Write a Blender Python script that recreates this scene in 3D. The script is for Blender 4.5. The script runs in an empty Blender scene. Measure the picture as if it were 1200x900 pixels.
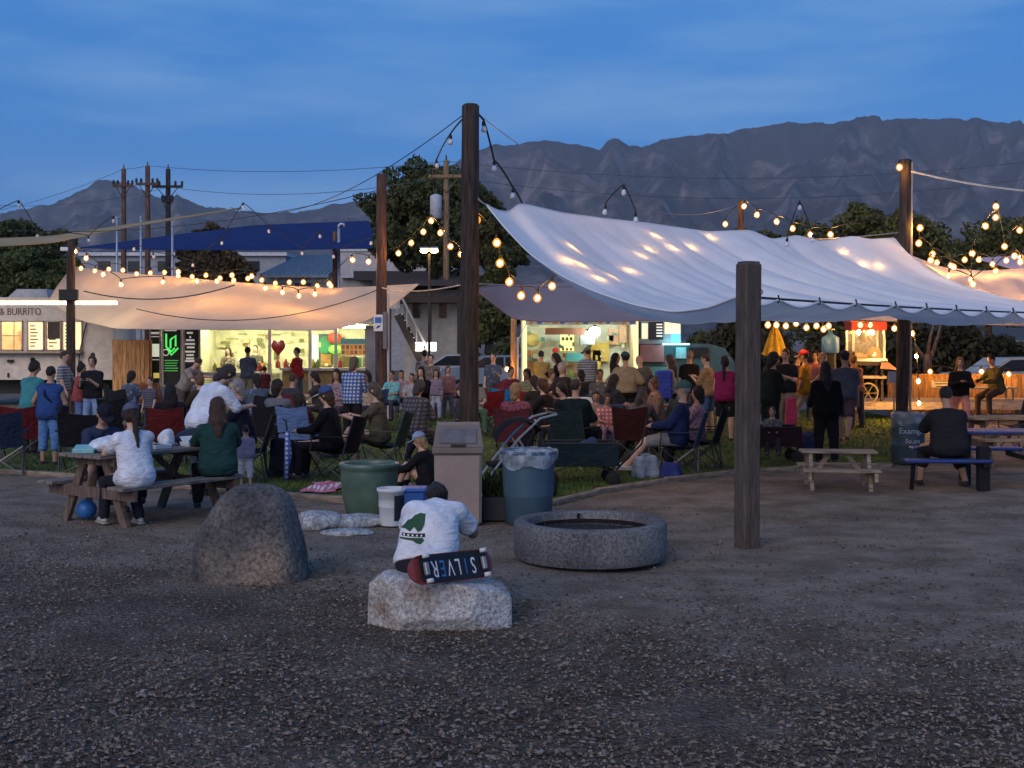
import bpy, bmesh, math, random
import numpy as np
from mathutils import Vector, Matrix, Euler
from mathutils.bvhtree import BVHTree
R = math.radians
random.seed(7); rng = np.random.default_rng(7)
SC = bpy.context.scene
COL = SC.collection

# ---------------------------------------------------------------- camera
CZ, FPX, HY = 2.0, 1500.0, 397.0          # eye height, focal length and horizon line (1200 px wide frame)
cam_d = bpy.data.cameras.new('camera'); cam = bpy.data.objects.new('camera', cam_d); COL.objects.link(cam)
cam.location = (0, 0, CZ); cam.rotation_euler = (R(90), 0, 0)
cam_d.sensor_width = 36; cam_d.lens = 36*FPX/1200; cam_d.shift_y = -(450-HY)/1200
cam_d.clip_end = 30000; cam_d.clip_start = .1
SC.camera = cam
# ---------------------------------------------------------------- sky, sun, exposure
world = bpy.data.worlds.new('World'); SC.world = world; world.use_nodes = True
SUN_EL, SUN_AZ = 2.0, 200.0
def build_world():
    nt = world.node_tree; nt.nodes.clear(); N, L = nt.nodes, nt.links
    sky = N.new('ShaderNodeTexSky'); sky.sky_type = 'NISHITA'; sky.sun_disc = False
    sky.sun_elevation = R(SUN_EL); sky.sun_rotation = R(SUN_AZ)
    sky.altitude = 1500; sky.air_density = 1.0; sky.dust_density = .3; sky.ozone_density = 4.0
    tc = N.new('ShaderNodeTexCoord')
    mp = N.new('ShaderNodeMapping'); mp.inputs['Scale'].default_value = (1.6, 1.6, 9.0); mp.inputs['Rotation'].default_value = (R(6), R(-9), 0); mp.inputs['Location'].default_value = CLOUD_LOC
    L.new(tc.outputs['Generated'], mp.inputs['Vector'])
    nz = N.new('ShaderNodeTexNoise'); nz.inputs['Scale'].default_value = 1.7; nz.inputs['Detail'].default_value = 7; nz.inputs['Roughness'].default_value = .55
    L.new(mp.outputs['Vector'], nz.inputs['Vector'])
    cr = N.new('ShaderNodeValToRGB'); cr.color_ramp.elements[0].position = .45; cr.color_ramp.elements[1].position = .72
    L.new(nz.outputs['Fac'], cr.inputs['Fac'])
    mul = N.new('ShaderNodeMath'); mul.operation = 'MULTIPLY'; mul.inputs[1].default_value = .8
    L.new(cr.outputs['Color'], mul.inputs[0])
    tint = N.new('ShaderNodeMix'); tint.data_type = 'RGBA'; tint.blend_type = 'MULTIPLY'; tint.inputs[0].default_value = 1
    tint.inputs[7].default_value = SKY_TINT
    flat = N.new('ShaderNodeMix'); flat.data_type = 'RGBA'; flat.inputs[0].default_value = SKY_FLAT; flat.inputs[7].default_value = FLAT_COL
    L.new(sky.outputs['Color'], flat.inputs[6])          # dusk: the whole dome evens out to one deep blue
    L.new(flat.outputs[2], tint.inputs[6])
    mx = N.new('ShaderNodeMix'); mx.data_type = 'RGBA'
    mx.inputs[7].default_value = CLOUD_COL
    L.new(mul.outputs[0], mx.inputs[0]); L.new(tint.outputs[2], mx.inputs[6])
    bg = N.new('ShaderNodeBackground'); bg.inputs['Strength'].default_value = SKY_STR
    L.new(mx.outputs[2], bg.inputs['Color'])
    out = N.new('ShaderNodeOutputWorld'); L.new(bg.outputs[0], out.inputs['Surface'])
SKY_STR = .15
CLOUD_LOC = (1.3, .4, .2)
SKY_FLAT, FLAT_COL = .74, (.12, .76, 2.12, 1)
SKY_TINT = (1, .96, 1, 1)
CLOUD_COL = (.62, 1.25, 2.25, 1)
build_world()
sun_d = bpy.data.lights.new('sun', 'SUN'); sun = bpy.data.objects.new('sun', sun_d); COL.objects.link(sun)
sun_d.energy = .78; sun_d.angle = R(50); sun_d.color = (1, .80, .66)
sun.rotation_euler = (R(90-28), 0, R(-25)); sun.location = (-8, -20, 15)
SC.view_settings.view_transform = 'Standard'; SC.view_settings.look = 'None'
SC.view_settings.exposure = 1.15; SC.view_settings.gamma = 1; SC.view_settings.use_curve_mapping = False
SC.cycles.use_denoising = True
try: SC.cycles.denoiser = 'OPENIMAGEDENOISE'
except Exception: pass
SC.cycles.use_light_tree = True
SC.cycles.max_bounces = 6; SC.cycles.diffuse_bounces = 3; SC.cycles.transparent_max_bounces = 8
SC.cycles.sample_clamp_indirect = 4.0; SC.cycles.caustics_reflective = False; SC.cycles.caustics_refractive = False

# ---------------------------------------------------------------- helpers
def at(px, py, Y): return Vector(((px-600)/FPX*Y, Y, CZ+(HY-py)/FPX*Y))
def xw(px, Y): return (px-600)/FPX*Y
def gnd(px, py, z=0.):
    Y = (CZ-z)*FPX/(py-HY); return Vector(((px-600)/FPX*Y, Y, z))

class MB:
    def __init__(s): s.v=[]; s.f=[]
    def add(s, vs, fs):
        o=len(s.v); s.v += [tuple(v) for v in vs]; s.f += [tuple(i+o for i in f) for f in fs]; return s
    def box(s, c, size, rot=None, taper=(1,1), bev=0):
        hx,hy,hz=[k/2 for k in size]; tx,ty=taper
        if bev>0:
            b=min(bev,hx*.9,hy*.9,hz*.9)
            bm=bmesh.new(); bmesh.ops.create_cube(bm,size=1)
            for v in bm.verts:
                k=(tx,ty) if v.co.z>0 else (1,1)
                v.co=Vector((v.co.x*size[0]*k[0],v.co.y*size[1]*k[1],v.co.z*size[2]))
            bmesh.ops.bevel(bm,geom=bm.edges[:],offset=b,segments=1,affect='EDGES')
            vs=[v.co.copy() for v in bm.verts]; bm.verts.index_update(); fs=[[v.index for v in f.verts] for f in bm.faces]; bm.free()
        else:
            vs=[Vector((x*hx*(tx if z>0 else 1),y*hy*(ty if z>0 else 1),z*hz)) for z in(-1,1) for y in(-1,1) for x in(-1,1)]
            fs=[(0,2,3,1),(4,5,7,6),(0,1,5,4),(2,6,7,3),(0,4,6,2),(1,3,7,5)]
        M=Matrix.Identity(3)
        if rot is not None: M = rot if isinstance(rot,Matrix) else Euler(rot).to_matrix()
        c=Vector(c); return s.add([M@v+c for v in vs],fs)
    def tube(s, pts, r, n=8, caps=True):
        pts=[Vector(p) for p in pts]; m=len(pts)
        rs=r if isinstance(r,(list,tuple)) else [r]*m
        rings=[]; up=None
        for i,p in enumerate(pts):
            t=(pts[min(i+1,m-1)]-pts[max(i-1,0)])
            t=t.normalized() if t.length>1e-9 else Vector((0,0,1))
            if up is None: up = Vector((1,0,0)) if abs(t.x)<.8 else Vector((0,1,0))
            a=(up-t*up.dot(t)).normalized(); b=t.cross(a); up=a
            rings.append([p+(a*math.cos(2*math.pi*k/n)+b*math.sin(2*math.pi*k/n))*rs[i] for k in range(n)])
        vs=[v for q in rings for v in q]; fs=[]
        for i in range(m-1):
            for k in range(n):
                fs.append((i*n+k,i*n+(k+1)%n,(i+1)*n+(k+1)%n,(i+1)*n+k))
        if caps: fs += [tuple(range(n))[::-1], tuple((m-1)*n+k for k in range(n))]
        return s.add(vs,fs)
    def lathe(s, prof, c=(0,0,0), n=24, cap0=True, cap1=False, jit=0):
        c=Vector(c); vs=[]; fs=[]; m=len(prof)
        for r,z in prof:
            for k in range(n):
                a=2*math.pi*k/n; rr=r*(1+jit*math.sin(3*a+z*9)*.5+jit*math.sin(7*a)*.5)
                vs.append(c+Vector((rr*math.cos(a),rr*math.sin(a),z)))
        for i in range(m-1):
            for k in range(n): fs.append((i*n+k,i*n+(k+1)%n,(i+1)*n+(k+1)%n,(i+1)*n+k))
        if cap0: fs.append(tuple(range(n))[::-1])
        if cap1: fs.append(tuple((m-1)*n+k for k in range(n)))
        return s.add(vs,fs)
    def prism(s, poly, d, M=None):     # polygon in xz, extruded along y by d
        n=len(poly); vs=[Vector((x,-d/2,z)) for x,z in poly]+[Vector((x,d/2,z)) for x,z in poly]
        fs=[tuple(range(n)),tuple(range(2*n-1,n-1,-1))]+[(i,i+n,(i+1)%n+n,(i+1)%n) for i in range(n)]
        if M is not None: vs=[M@v for v in vs]
        return s.add(vs,fs)
    def ell(s, c, r, nu=10, nv=7, rot=None):
        M=Matrix.Identity(3) if rot is None else (rot if isinstance(rot,Matrix) else Euler(rot).to_matrix())
        c=Vector(c); vs=[]; fs=[]
        for j in range(nv+1):
            ph=math.pi*j/nv
            for i in range(nu):
                a=2*math.pi*i/nu; vs.append(M@Vector((r[0]*math.sin(ph)*math.cos(a),r[1]*math.sin(ph)*math.sin(a),r[2]*math.cos(ph)))+c)
        for j in range(nv):
            for i in range(nu): fs.append((j*nu+i,(j+1)*nu+i,(j+1)*nu+(i+1)%nu,j*nu+(i+1)%nu))
        return s.add(vs,fs)
    def mesh(s, name):
        me=bpy.data.meshes.new(name); me.from_pydata(s.v,[],s.f); me.validate(); me.update(); return me
    def build(s, name, m, parent=None, smooth=False, loc=None):
        return obj(name, s.mesh(name), m, parent, smooth, loc)
def obj(name, me, m, parent=None, smooth=False, loc=None):
    o=bpy.data.objects.new(name, me); COL.objects.link(o)
    if m is not None:
        me.materials.clear(); me.materials.append(m)
    if smooth is True: me.polygons.foreach_set('use_smooth',[True]*len(me.polygons))
    elif smooth: me.shade_smooth() if False else me.polygons.foreach_set('use_smooth',[True]*len(me.polygons)); 
    if parent is not None: o.parent=parent
    if loc is not None: o.location=loc
    return o
def tag(o, label=None, cat=None, group=None, kind=None):
    if label: o['label']=label
    if cat: o['category']=cat
    if group: o['group']=group
    if kind: o['kind']=kind
    return o
def thing(name, label, cat, loc=(0,0,0), rz=0, group=None):
    o=bpy.data.objects.new(name,None); COL.objects.link(o); o.location=loc; o.rotation_euler=(0,0,rz); o.empty_display_size=.1
    return tag(o,label,cat,group)
def copy_tree(o, parent=None):
    c=o.copy(); COL.objects.link(c); c.parent=parent
    for ch in list(o.children): copy_tree(ch,c)
    return c

# ---- materials
MATS={}
def mat(name, col, rough=.75, var=.18, scale=6., bump=0., bscale=None, metal=0., spec=.3, col2=None, coord='Object', stretch=None, detail=5, bdist=.02, bstretch=None):
    if name in MATS: return MATS[name]
    m=bpy.data.materials.new(name); m.use_nodes=True; nt=m.node_tree; N,L=nt.nodes,nt.links
    b=N['Principled BSDF']; b.inputs['Roughness'].default_value=rough; b.inputs['Metallic'].default_value=metal
    b.inputs['Specular IOR Level'].default_value=spec
    tc=N.new('ShaderNodeTexCoord'); vec=tc.outputs[coord]
    if stretch:
        mp=N.new('ShaderNodeMapping'); mp.inputs['Scale'].default_value=stretch; L.new(vec,mp.inputs['Vector']); vec=mp.outputs['Vector']
    nz=N.new('ShaderNodeTexNoise'); nz.inputs['Scale'].default_value=scale; nz.inputs['Detail'].default_value=detail; nz.inputs['Roughness'].default_value=.6
    L.new(vec,nz.inputs['Vector'])
    c=Vector(col[:3]); c2=Vector(col2[:3]) if col2 else c*(1-var*1.6)
    c1=c if col2 else c*(1+var)
    r=N.new('ShaderNodeValToRGB'); r.color_ramp.elements[0].position=.36; r.color_ramp.elements[1].position=.66
    r.color_ramp.elements[0].color=(*[max(0,k) for k in c2],1); r.color_ramp.elements[1].color=(*[min(1,k) for k in c1],1)
    L.new(nz.outputs['Fac'],r.inputs['Fac']); L.new(r.outputs['Color'],b.inputs['Base Color'])
    if bump:
        n2=N.new('ShaderNodeTexNoise'); n2.inputs['Scale'].default_value=bscale or scale*4; n2.inputs['Detail'].default_value=6
        if bstretch:
            m2=N.new('ShaderNodeMapping'); m2.inputs['Scale'].default_value=bstretch; m2.inputs['Rotation'].default_value=(.3,.5,0); L.new(vec,m2.inputs['Vector']); L.new(m2.outputs['Vector'],n2.inputs['Vector']); n2.inputs['Distortion'].default_value=1.2
        else: L.new(vec,n2.inputs['Vector'])
        bp=N.new('ShaderNodeBump'); bp.inputs['Strength'].default_value=bump; bp.inputs['Distance'].default_value=bdist
        L.new(n2.outputs['Fac'],bp.inputs['Height']); L.new(bp.outputs['Normal'],b.inputs['Normal'])
    MATS[name]=m; return m
def cloth_sheet(name, col, transl=.35, rough=.9, var=.08, scale=1.2):
    if name in MATS: return MATS[name]
    m=bpy.data.materials.new(name); m.use_nodes=True; nt=m.node_tree; N,L=nt.nodes,nt.links; N.clear()
    tc=N.new('ShaderNodeTexCoord'); nz=N.new('ShaderNodeTexNoise'); nz.inputs['Scale'].default_value=scale; nz.inputs['Detail'].default_value=6
    L.new(tc.outputs['Object'],nz.inputs['Vector'])
    r=N.new('ShaderNodeValToRGB'); c=Vector(col); r.color_ramp.elements[0].position=.3; r.color_ramp.elements[1].position=.7
    r.color_ramp.elements[0].color=(*(c*(1-var)),1); r.color_ramp.elements[1].color=(*[min(.95,k) for k in c*(1+var)],1)
    L.new(nz.outputs['Fac'],r.inputs['Fac'])
    d=N.new('ShaderNodeBsdfDiffuse'); t=N.new('ShaderNodeBsdfTranslucent'); mx=N.new('ShaderNodeMixShader'); mx.inputs[0].default_value=transl
    L.new(r.outputs['Color'],d.inputs['Color']); L.new(r.outputs['Color'],t.inputs['Color'])
    n2=N.new('ShaderNodeTexNoise'); n2.inputs['Scale'].default_value=2.5; n2.inputs['Detail'].default_value=4
    L.new(tc.outputs['Object'],n2.inputs['Vector'])
    bp=N.new('ShaderNodeBump'); bp.inputs['Strength'].default_value=.35; bp.inputs['Distance'].default_value=.08
    L.new(n2.outputs['Fac'],bp.inputs['Height']); L.new(bp.outputs['Normal'],d.inputs['Normal'])
    o=N.new('ShaderNodeOutputMaterial'); L.new(d.outputs[0],mx.inputs[1]); L.new(t.outputs[0],mx.inputs[2]); L.new(mx.outputs[0],o.inputs['Surface'])
    MATS[name]=m; return m
def emit(name, col, st):
    if name in MATS: return MATS[name]
    m=bpy.data.materials.new(name); m.use_nodes=True; b=m.node_tree.nodes['Principled BSDF']
    b.inputs['Base Color'].default_value=(*[min(k,.8) for k in col],1); b.inputs['Emission Color'].default_value=(*col,1); b.inputs['Emission Strength'].default_value=st
    MATS[name]=m; return m
def plain(name, col, rough=.6, **k): return mat(name,col,rough,var=.10,scale=4,**k)
def wood(name, col, rough=.8): return mat(name,col,rough,var=.3,scale=5,bump=.5,bscale=14,stretch=(6,6,.7))
def woodx(name, col, rough=.8): return mat(name,col,rough,var=.3,scale=5,bump=.5,bscale=14,stretch=(.7,6,6))
# ================================================================ setting
def smooth_noise(shape, cells, seed):
    r=np.random.default_rng(seed); g=r.random((cells[0]+2,cells[1]+2))
    y=np.linspace(0,cells[0],shape[0],endpoint=False); x=np.linspace(0,cells[1],shape[1],endpoint=False)
    yi=y.astype(int); xi=x.astype(int); fy=(y-yi)[:,None]; fx=(x-xi)[None,:]
    fy=fy*fy*(3-2*fy); fx=fx*fx*(3-2*fx)
    a=g[yi][:,xi]; b=g[yi][:,xi+1]; c=g[yi+1][:,xi]; d=g[yi+1][:,xi+1]
    return (a*(1-fx)+b*fx)*(1-fy)+(c*(1-fx)+d*fx)*fy
def grid_mesh(name, P):
    m,n=P.shape[:2]; me=bpy.data.meshes.new(name)
    idx=np.arange(m*n).reshape(m,n); q=np.stack([idx[:-1,:-1],idx[:-1,1:],idx[1:,1:],idx[1:,:-1]],-1).reshape(-1,4)
    me.from_pydata(P.reshape(-1,3).tolist(),[],q.tolist()); me.update(); return me

# ---- ground sheet
def mat_ground():
    m=bpy.data.materials.new('gravel_dirt'); m.use_nodes=True; nt=m.node_tree; N,L=nt.nodes,nt.links; b=N['Principled BSDF']
    b.inputs['Roughness'].default_value=.95; b.inputs['Specular IOR Level'].default_value=.12
    tc=N.new('ShaderNodeTexCoord')
    def noise(s,det=5,ro=.6,st=None):
        n=N.new('ShaderNodeTexNoise'); n.inputs['Scale'].default_value=s; n.inputs['Detail'].default_value=det; n.inputs['Roughness'].default_value=ro
        if st:
            mp=N.new('ShaderNodeMapping'); mp.inputs['Scale'].default_value=st; L.new(tc.outputs['Object'],mp.inputs['Vector']); L.new(mp.outputs[0],n.inputs['Vector'])
        else: L.new(tc.outputs['Object'],n.inputs['Vector'])
        return n.outputs['Fac']
    def ramp(f,p0,c0,p1,c1):
        r=N.new('ShaderNodeValToRGB'); r.color_ramp.elements[0].position=p0; r.color_ramp.elements[1].position=p1
        r.color_ramp.elements[0].color=(*c0,1); r.color_ramp.elements[1].color=(*c1,1); L.new(f,r.inputs['Fac']); return r.outputs['Color']
    def mix(f,a,c,t='MIX'):
        k=N.new('ShaderNodeMix'); k.data_type='RGBA'; k.blend_type=t
        if isinstance(f,float): k.inputs[0].default_value=f
        else: L.new(f,k.inputs[0])
        for s,i in((a,6),(c,7)):
            if isinstance(s,tuple): k.inputs[i].default_value=(*s,1)
            else: L.new(s,k.inputs[i])
        return k.outputs[2]
    mulch=ramp(noise(24,7,.8),.36,(.045,.032,.023),.68,(.27,.212,.165))
    dust=ramp(noise(60,4,.7),.3,(.22,.17,.128),.72,(.36,.29,.225))
    patch=ramp(noise(.33,3,.5),.44,(0,0,0),.58,(1,1,1))
    # the worn, dusty way across the yard: a band running beyond y about 8.5 m on the right
    sx=N.new('ShaderNodeSeparateXYZ'); L.new(tc.outputs['Object'],sx.inputs[0])
    e=N.new('ShaderNodeMath'); e.operation='MULTIPLY_ADD'; e.inputs[1].default_value=.55; L.new(sx.outputs['X'],e.inputs[0]); L.new(sx.outputs['Y'],e.inputs[2])
    e2=N.new('ShaderNodeMath'); e2.operation='MULTIPLY_ADD'; e2.inputs[1].default_value=3.2; L.new(noise(.55,5,.6),e2.inputs[0]); L.new(e.outputs[0],e2.inputs[2])
    mr=N.new('ShaderNodeMapRange'); mr.interpolation_type='SMOOTHSTEP'; mr.inputs['From Min'].default_value=9.8; mr.inputs['From Max'].default_value=12.2; L.new(e2.outputs[0],mr.inputs['Value'])
    k1=N.new('ShaderNodeMath'); k1.operation='MULTIPLY'; L.new(mr.outputs[0],k1.inputs[0]); k1.inputs[1].default_value=.85
    mx=N.new('ShaderNodeMath'); mx.operation='MULTIPLY_ADD'; mx.inputs[1].default_value=.18; L.new(patch,mx.inputs[0]); L.new(k1.outputs[0],mx.inputs[2]); mx.use_clamp=True
    c=mix(mx.outputs[0],mulch,dust)
    c=mix(ramp(noise(1.7,6,.65),.38,(0,0,0),.62,(1,1,1)),mix(1.0,c,(.58,.55,.52),'MULTIPLY'),c)
    L.new(c,b.inputs['Base Color'])
    v=N.new('ShaderNodeTexVoronoi'); v.inputs['Scale'].default_value=38; L.new(tc.outputs['Object'],v.inputs['Vector'])
    ad=N.new('ShaderNodeMath'); ad.operation='ADD'; L.new(v.outputs['Distance'],ad.inputs[0]); L.new(noise(18,6,.7),ad.inputs[1])
    bp=N.new('ShaderNodeBump'); bp.inputs['Strength'].default_value=.9; bp.inputs['Distance'].default_value=.03; L.new(ad.outputs[0],bp.inputs['Height']); L.new(bp.outputs['Normal'],b.inputs['Normal'])
    return m
MG=mat_ground()
def build_ground():
    ys=np.concatenate([np.linspace(-14,4,10),np.linspace(4.4,24,120),np.linspace(26,60,18),np.array([90,160,400,1200,3000,6500])])
    xs=np.concatenate([[-6500,-3000,-800,-200,-60,-25],np.linspace(-13,13,130),[25,60,200,800,3000,6500]])
    Xg,Yg=np.meshgrid(xs,ys); Zg=np.zeros_like(Xg)
    n=smooth_noise(Xg.shape,(26,30),3)*.035+smooth_noise(Xg.shape,(60,64),4)*.016
    near=((Yg>4)&(Yg<14.2)&(abs(Xg)<13)); Zg=np.where(near,n-.035,-.012)
    P=np.stack([Xg,Yg,Zg],-1); o=obj('ground',grid_mesh('ground',P),MG,smooth=True); tag(o,kind='structure'); return o
build_ground()
# ---- loose mulch chips and pebbles lying on the ground
def build_chips():
    n=64000; V=np.zeros((n,6,3)); 
    u=rng.random(n); Y=5.2+u**1.5*10.3; X=(rng.random(n)-.5)*2*(Y*.42+.6)
    # the worn way keeps fewer chips
    worn=(Y+.55*X+rng.normal(0,.55,n))>10.4
    keep=~worn|(rng.random(n)<.16); X,Y=X[keep],Y[keep]; n=len(X)
    L=rng.uniform(.005,.017,n)*(.6+rng.random(n)); W=L*rng.uniform(.25,.8,n); H=rng.uniform(.002,.006,n)
    a=rng.random(n)*2*np.pi; ca,sa=np.cos(a),np.sin(a); tz=rng.normal(0,.22,n)
    base=np.array([[-1,-.6,0],[.7,-1,0],[1,.5,0],[-.5,1,0],[-.2,-.1,1],[.4,.2,1]])
    V=np.zeros((n,6,3))
    for k in range(6):
        lx=base[k,0]*L*(1+rng.normal(0,.2,n)); ly=base[k,1]*W*(1+rng.normal(0,.2,n)); lz=base[k,2]*H*2+.004+lx*tz*.6+np.abs(tz)*L*.5
        V[:,k,0]=X+lx*ca-ly*sa; V[:,k,1]=Y+lx*sa+ly*ca; V[:,k,2]=lz
    V[:,:,2]-=.006
    F=np.array([[0,1,5,4],[1,2,5,5],[2,3,4,5],[3,0,4,4]])
    tri=[(0,1,5),(0,5,4),(1,2,5),(2,3,5),(3,4,5),(3,0,4)]
    fs=(np.arange(n)[:,None,None]*6+np.array(tri)[None]).reshape(-1,3)
    me=bpy.data.meshes.new('mulch'); me.from_pydata(V.reshape(-1,3).tolist(),[],fs.tolist())
    ca_=me.attributes.new('tone','FLOAT','FACE'); t=np.repeat(rng.random(n),6); ca_.data.foreach_set('value',t.astype(np.float32))
    m=bpy.data.materials.new('mulch_chips'); m.use_nodes=True; N,Lk=m.node_tree.nodes,m.node_tree.links; b=N['Principled BSDF']; b.inputs['Roughness'].default_value=.9; b.inputs['Specular IOR Level'].default_value=.15
    at_=N.new('ShaderNodeAttribute'); at_.attribute_name='tone'; r=N.new('ShaderNodeValToRGB'); e=r.color_ramp.elements
    e[0].position=0; e[0].color=(.04,.03,.024,1); e[1].position=1; e[1].color=(.27,.24,.215,1)
    for p,c in((.45,(.10,.076,.058,1)),(.75,(.2,.162,.132,1)),(.95,(.2,.172,.15,1))):
        k=e.new(p); k.color=c
    Lk.new(at_.outputs['Fac'],r.inputs['Fac']); Lk.new(r.outputs['Color'],b.inputs['Base Color'])
    o=obj('mulch',me,m); tag(o,'loose bark mulch chips and pebbles scattered over the yard','mulch',kind='stuff')
build_chips()

# ---- lawn with a timber edging
EDGE=[gnd(-60,549),gnd(0,553),gnd(100,561),gnd(200,571),gnd(300,580),gnd(420,589),gnd(520,594),gnd(600,595),gnd(650,591),gnd(700,578),gnd(780,565),gnd(860,555),gnd(930,551),gnd(1045,547)]
LAWN_R=[Vector((7.2,23,0)),Vector((8.6,27,0)),Vector((9.6,31.5,0))]
def build_lawn():
    poly=[(p.x,p.y) for p in EDGE]+[(p.x,p.y) for p in LAWN_R]+[(9.6,36),(-16,36),(-16,20)]
    bm=bmesh.new(); vs=[bm.verts.new((x,y,.012)) for x,y in poly]; f=bm.faces.new(vs)
    if f.normal.z<0: f.normal_flip()
    bmesh.ops.triangulate(bm,faces=[f]); me=bpy.data.meshes.new('lawn'); bm.to_mesh(me); bm.free()
    m=mat('lawn_soil',(.06,.085,.02),.95,col2=(.035,.05,.014),scale=3.0,bump=.6,bscale=60)
    o=obj('lawn',me,m); tag(o,kind='structure')
    # grass blades over the near lawn
    from mathutils.geometry import intersect_point_tri_2d
    def inside(X,Y):
        n=len(poly); r=np.zeros(len(X),bool); j=n-1
        for i in range(n):
            xi,yi=poly[i]; xj,yj=poly[j]
            c=((yi>Y)!=(yj>Y))&(X<(xj-xi)*(Y-yi)/(yj-yi+1e-12)+xi); r^=c; j=i
        return r
    n=150000; Y=15.3+rng.random(n)**1.6*19; X=(rng.random(n)*2-1)*(Y*.42); k=inside(X,Y); X,Y=X[k],Y[k]; n=len(X)
    h=rng.uniform(.025,.065,n)*(1+(Y-15)*.02); a=rng.random(n)*2*np.pi; w=rng.uniform(.004,.009,n)*(1+(Y-15)*.05); le=rng.normal(0,.025,(n,2))
    V=np.zeros((n,3,3)); V[:,0,0]=X-np.cos(a)*w; V[:,0,1]=Y-np.sin(a)*w; V[:,1,0]=X+np.cos(a)*w; V[:,1,1]=Y+np.sin(a)*w
    V[:,:2,2]=.008; V[:,2,0]=X+le[:,0]; V[:,2,1]=Y+le[:,1]; V[:,2,2]=h
    me=bpy.data.meshes.new('grass'); me.from_pydata(V.reshape(-1,3).tolist(),[],np.arange(3*n).reshape(-1,3).tolist())
    mg=mat('grass_blade',(.16,.215,.04),.7,col2=(.05,.085,.02),scale=1.3,spec=.2)
    tag(obj('grass',me,mg),'short green grass covering the lawn inside the timber edging','grass',kind='stuff')
    mw=woodx('edging_timber',(.27,.21,.155))
    root=thing('lawn_edging','low weathered timber edging running around the lawn','edging',EDGE[6])
    for a,b in zip(EDGE[:-1],EDGE[1:]):
        d=b-a; 
        k=max(1,round(d.length/1.9))
        for i in range(k):
            p=a+d*(i+.5)/k; mb=MB(); mb.box((0,0,0),(d.length/k-.012,.09,.085+random.uniform(-.012,.012)),bev=.014)
            o=mb.build('timber',mw,root,loc=p-EDGE[6]+Vector((0,random.uniform(-.015,.015),.018))); o.rotation_euler=(random.uniform(-.05,.05),random.uniform(-.012,.012),math.atan2(d.y,d.x)+random.uniform(-.015,.015))
build_lawn()

# ---- mountains
SKYLINE=[(-260,262),(-120,258),(-40,256),(0,250),(35,243),(60,240),(90,225),(113,214),(125,211),(150,218),(175,228),(198,239),(207,227),(216,235),(240,243),(262,244),(266,247),(300,250),(335,250),(370,245),(400,237),(430,233),(470,218),(520,195),(545,183),(575,175),(610,168),(640,163),(655,167),(690,171),(703,174),(712,165),(720,161),(730,165),(738,172),(755,172),(775,161),(800,159),(850,158),(880,152),(905,146),(925,142),(960,143),(1000,141),(1050,138),(1100,141),(1150,144),(1200,147),(1300,146),(1420,152),(1600,165)]
def build_mountain():
    px=np.linspace(-250,1590,560); py=np.interp(px,*zip(*SKYLINE)); py=py+np.convolve(rng.normal(0,2.2,len(px)),np.ones(4)/4,'same')
    D=np.concatenate([np.linspace(1500,4400,95),[4600,5200,6200]]); RI=94
    T=np.clip((D-1500)/2900,0,1)
    sh=(len(D),len(px))
    n1=1-np.abs(2*smooth_noise(sh,(6,26),21)-1); n2=1-np.abs(2*smooth_noise(sh,(14,60),22)-1); n3=smooth_noise(sh,(34,150),23); n4=1-np.abs(2*smooth_noise(sh,(10,90),24)-1)
    rel=T[:,None]**1.25*(.66+.34*n1)+.08*(n2-.5)*T[:,None]+.045*(n4-.5)*T[:,None]+.035*(n3-.5)*T[:,None]+.03*(smooth_noise(sh,(60,280),29)-.5)*T[:,None]
    rel=np.minimum(rel,.965*T[:,None]**.55+.02)
    bl=np.clip((T-.82)/.18,0,1)[:,None]**1.6; rel=rel*(1-bl)+bl
    rel[RI+1]=.9; rel[RI+2]=.6; rel[RI+3]=0
    rel[0]=-.02
    ridge=(HY-py)/FPX*4400
    Z=rel*ridge[None,:]+CZ*0
    X=(px[None,:]-600)/FPX*D[:,None]; Yg=np.repeat(D[:,None],len(px),1)
    me=grid_mesh('mountain_range',np.stack([X,Yg,Z],-1))
    m=bpy.data.materials.new('mountain_rock'); m.use_nodes=True; N,L=m.node_tree.nodes,m.node_tree.links; b=N['Principled BSDF']; b.inputs['Roughness'].default_value=1; b.inputs['Specular IOR Level'].default_value=0
    tc=N.new('ShaderNodeTexCoord'); nz=N.new('ShaderNodeTexNoise'); nz.inputs['Scale'].default_value=.0075; nz.inputs['Detail'].default_value=12; nz.inputs['Roughness'].default_value=.74
    L.new(tc.outputs['Object'],nz.inputs['Vector'])
    g=N.new('ShaderNodeNewGeometry'); sx=N.new('ShaderNodeSeparateXYZ'); L.new(g.outputs['Normal'],sx.inputs[0])
    ma=N.new('ShaderNodeMath'); ma.operation='MULTIPLY_ADD'; ma.inputs[1].default_value=-.22; L.new(sx.outputs['Z'],ma.inputs[0]); L.new(nz.outputs['Fac'],ma.inputs[2])
    sp=N.new('ShaderNodeSeparateXYZ'); L.new(tc.outputs['Object'],sp.inputs[0])
    hz=N.new('ShaderNodeMapRange'); hz.inputs['From Min'].default_value=480; hz.inputs['From Max'].default_value=720; hz.inputs['To Max'].default_value=-.09; L.new(sp.outputs['Z'],hz.inputs['Value'])
    ad=N.new('ShaderNodeMath'); ad.operation='ADD'; L.new(ma.outputs[0],ad.inputs[0]); L.new(hz.outputs[0],ad.inputs[1])
    r=N.new('ShaderNodeValToRGB'); e=r.color_ramp.elements; e[0].position=.30; e[0].color=(.05,.05,.05,1); e[1].position=.50; e[1].color=(.27,.215,.185,1)
    k=e.new(.385); k.color=(.115,.105,.10,1)
    L.new(ad.outputs[0],r.inputs['Fac']); L.new(r.outputs['Color'],b.inputs['Base Color'])
    tag(obj('mountain_range',me,m,smooth=True),kind='structure')
build_mountain()

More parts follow.
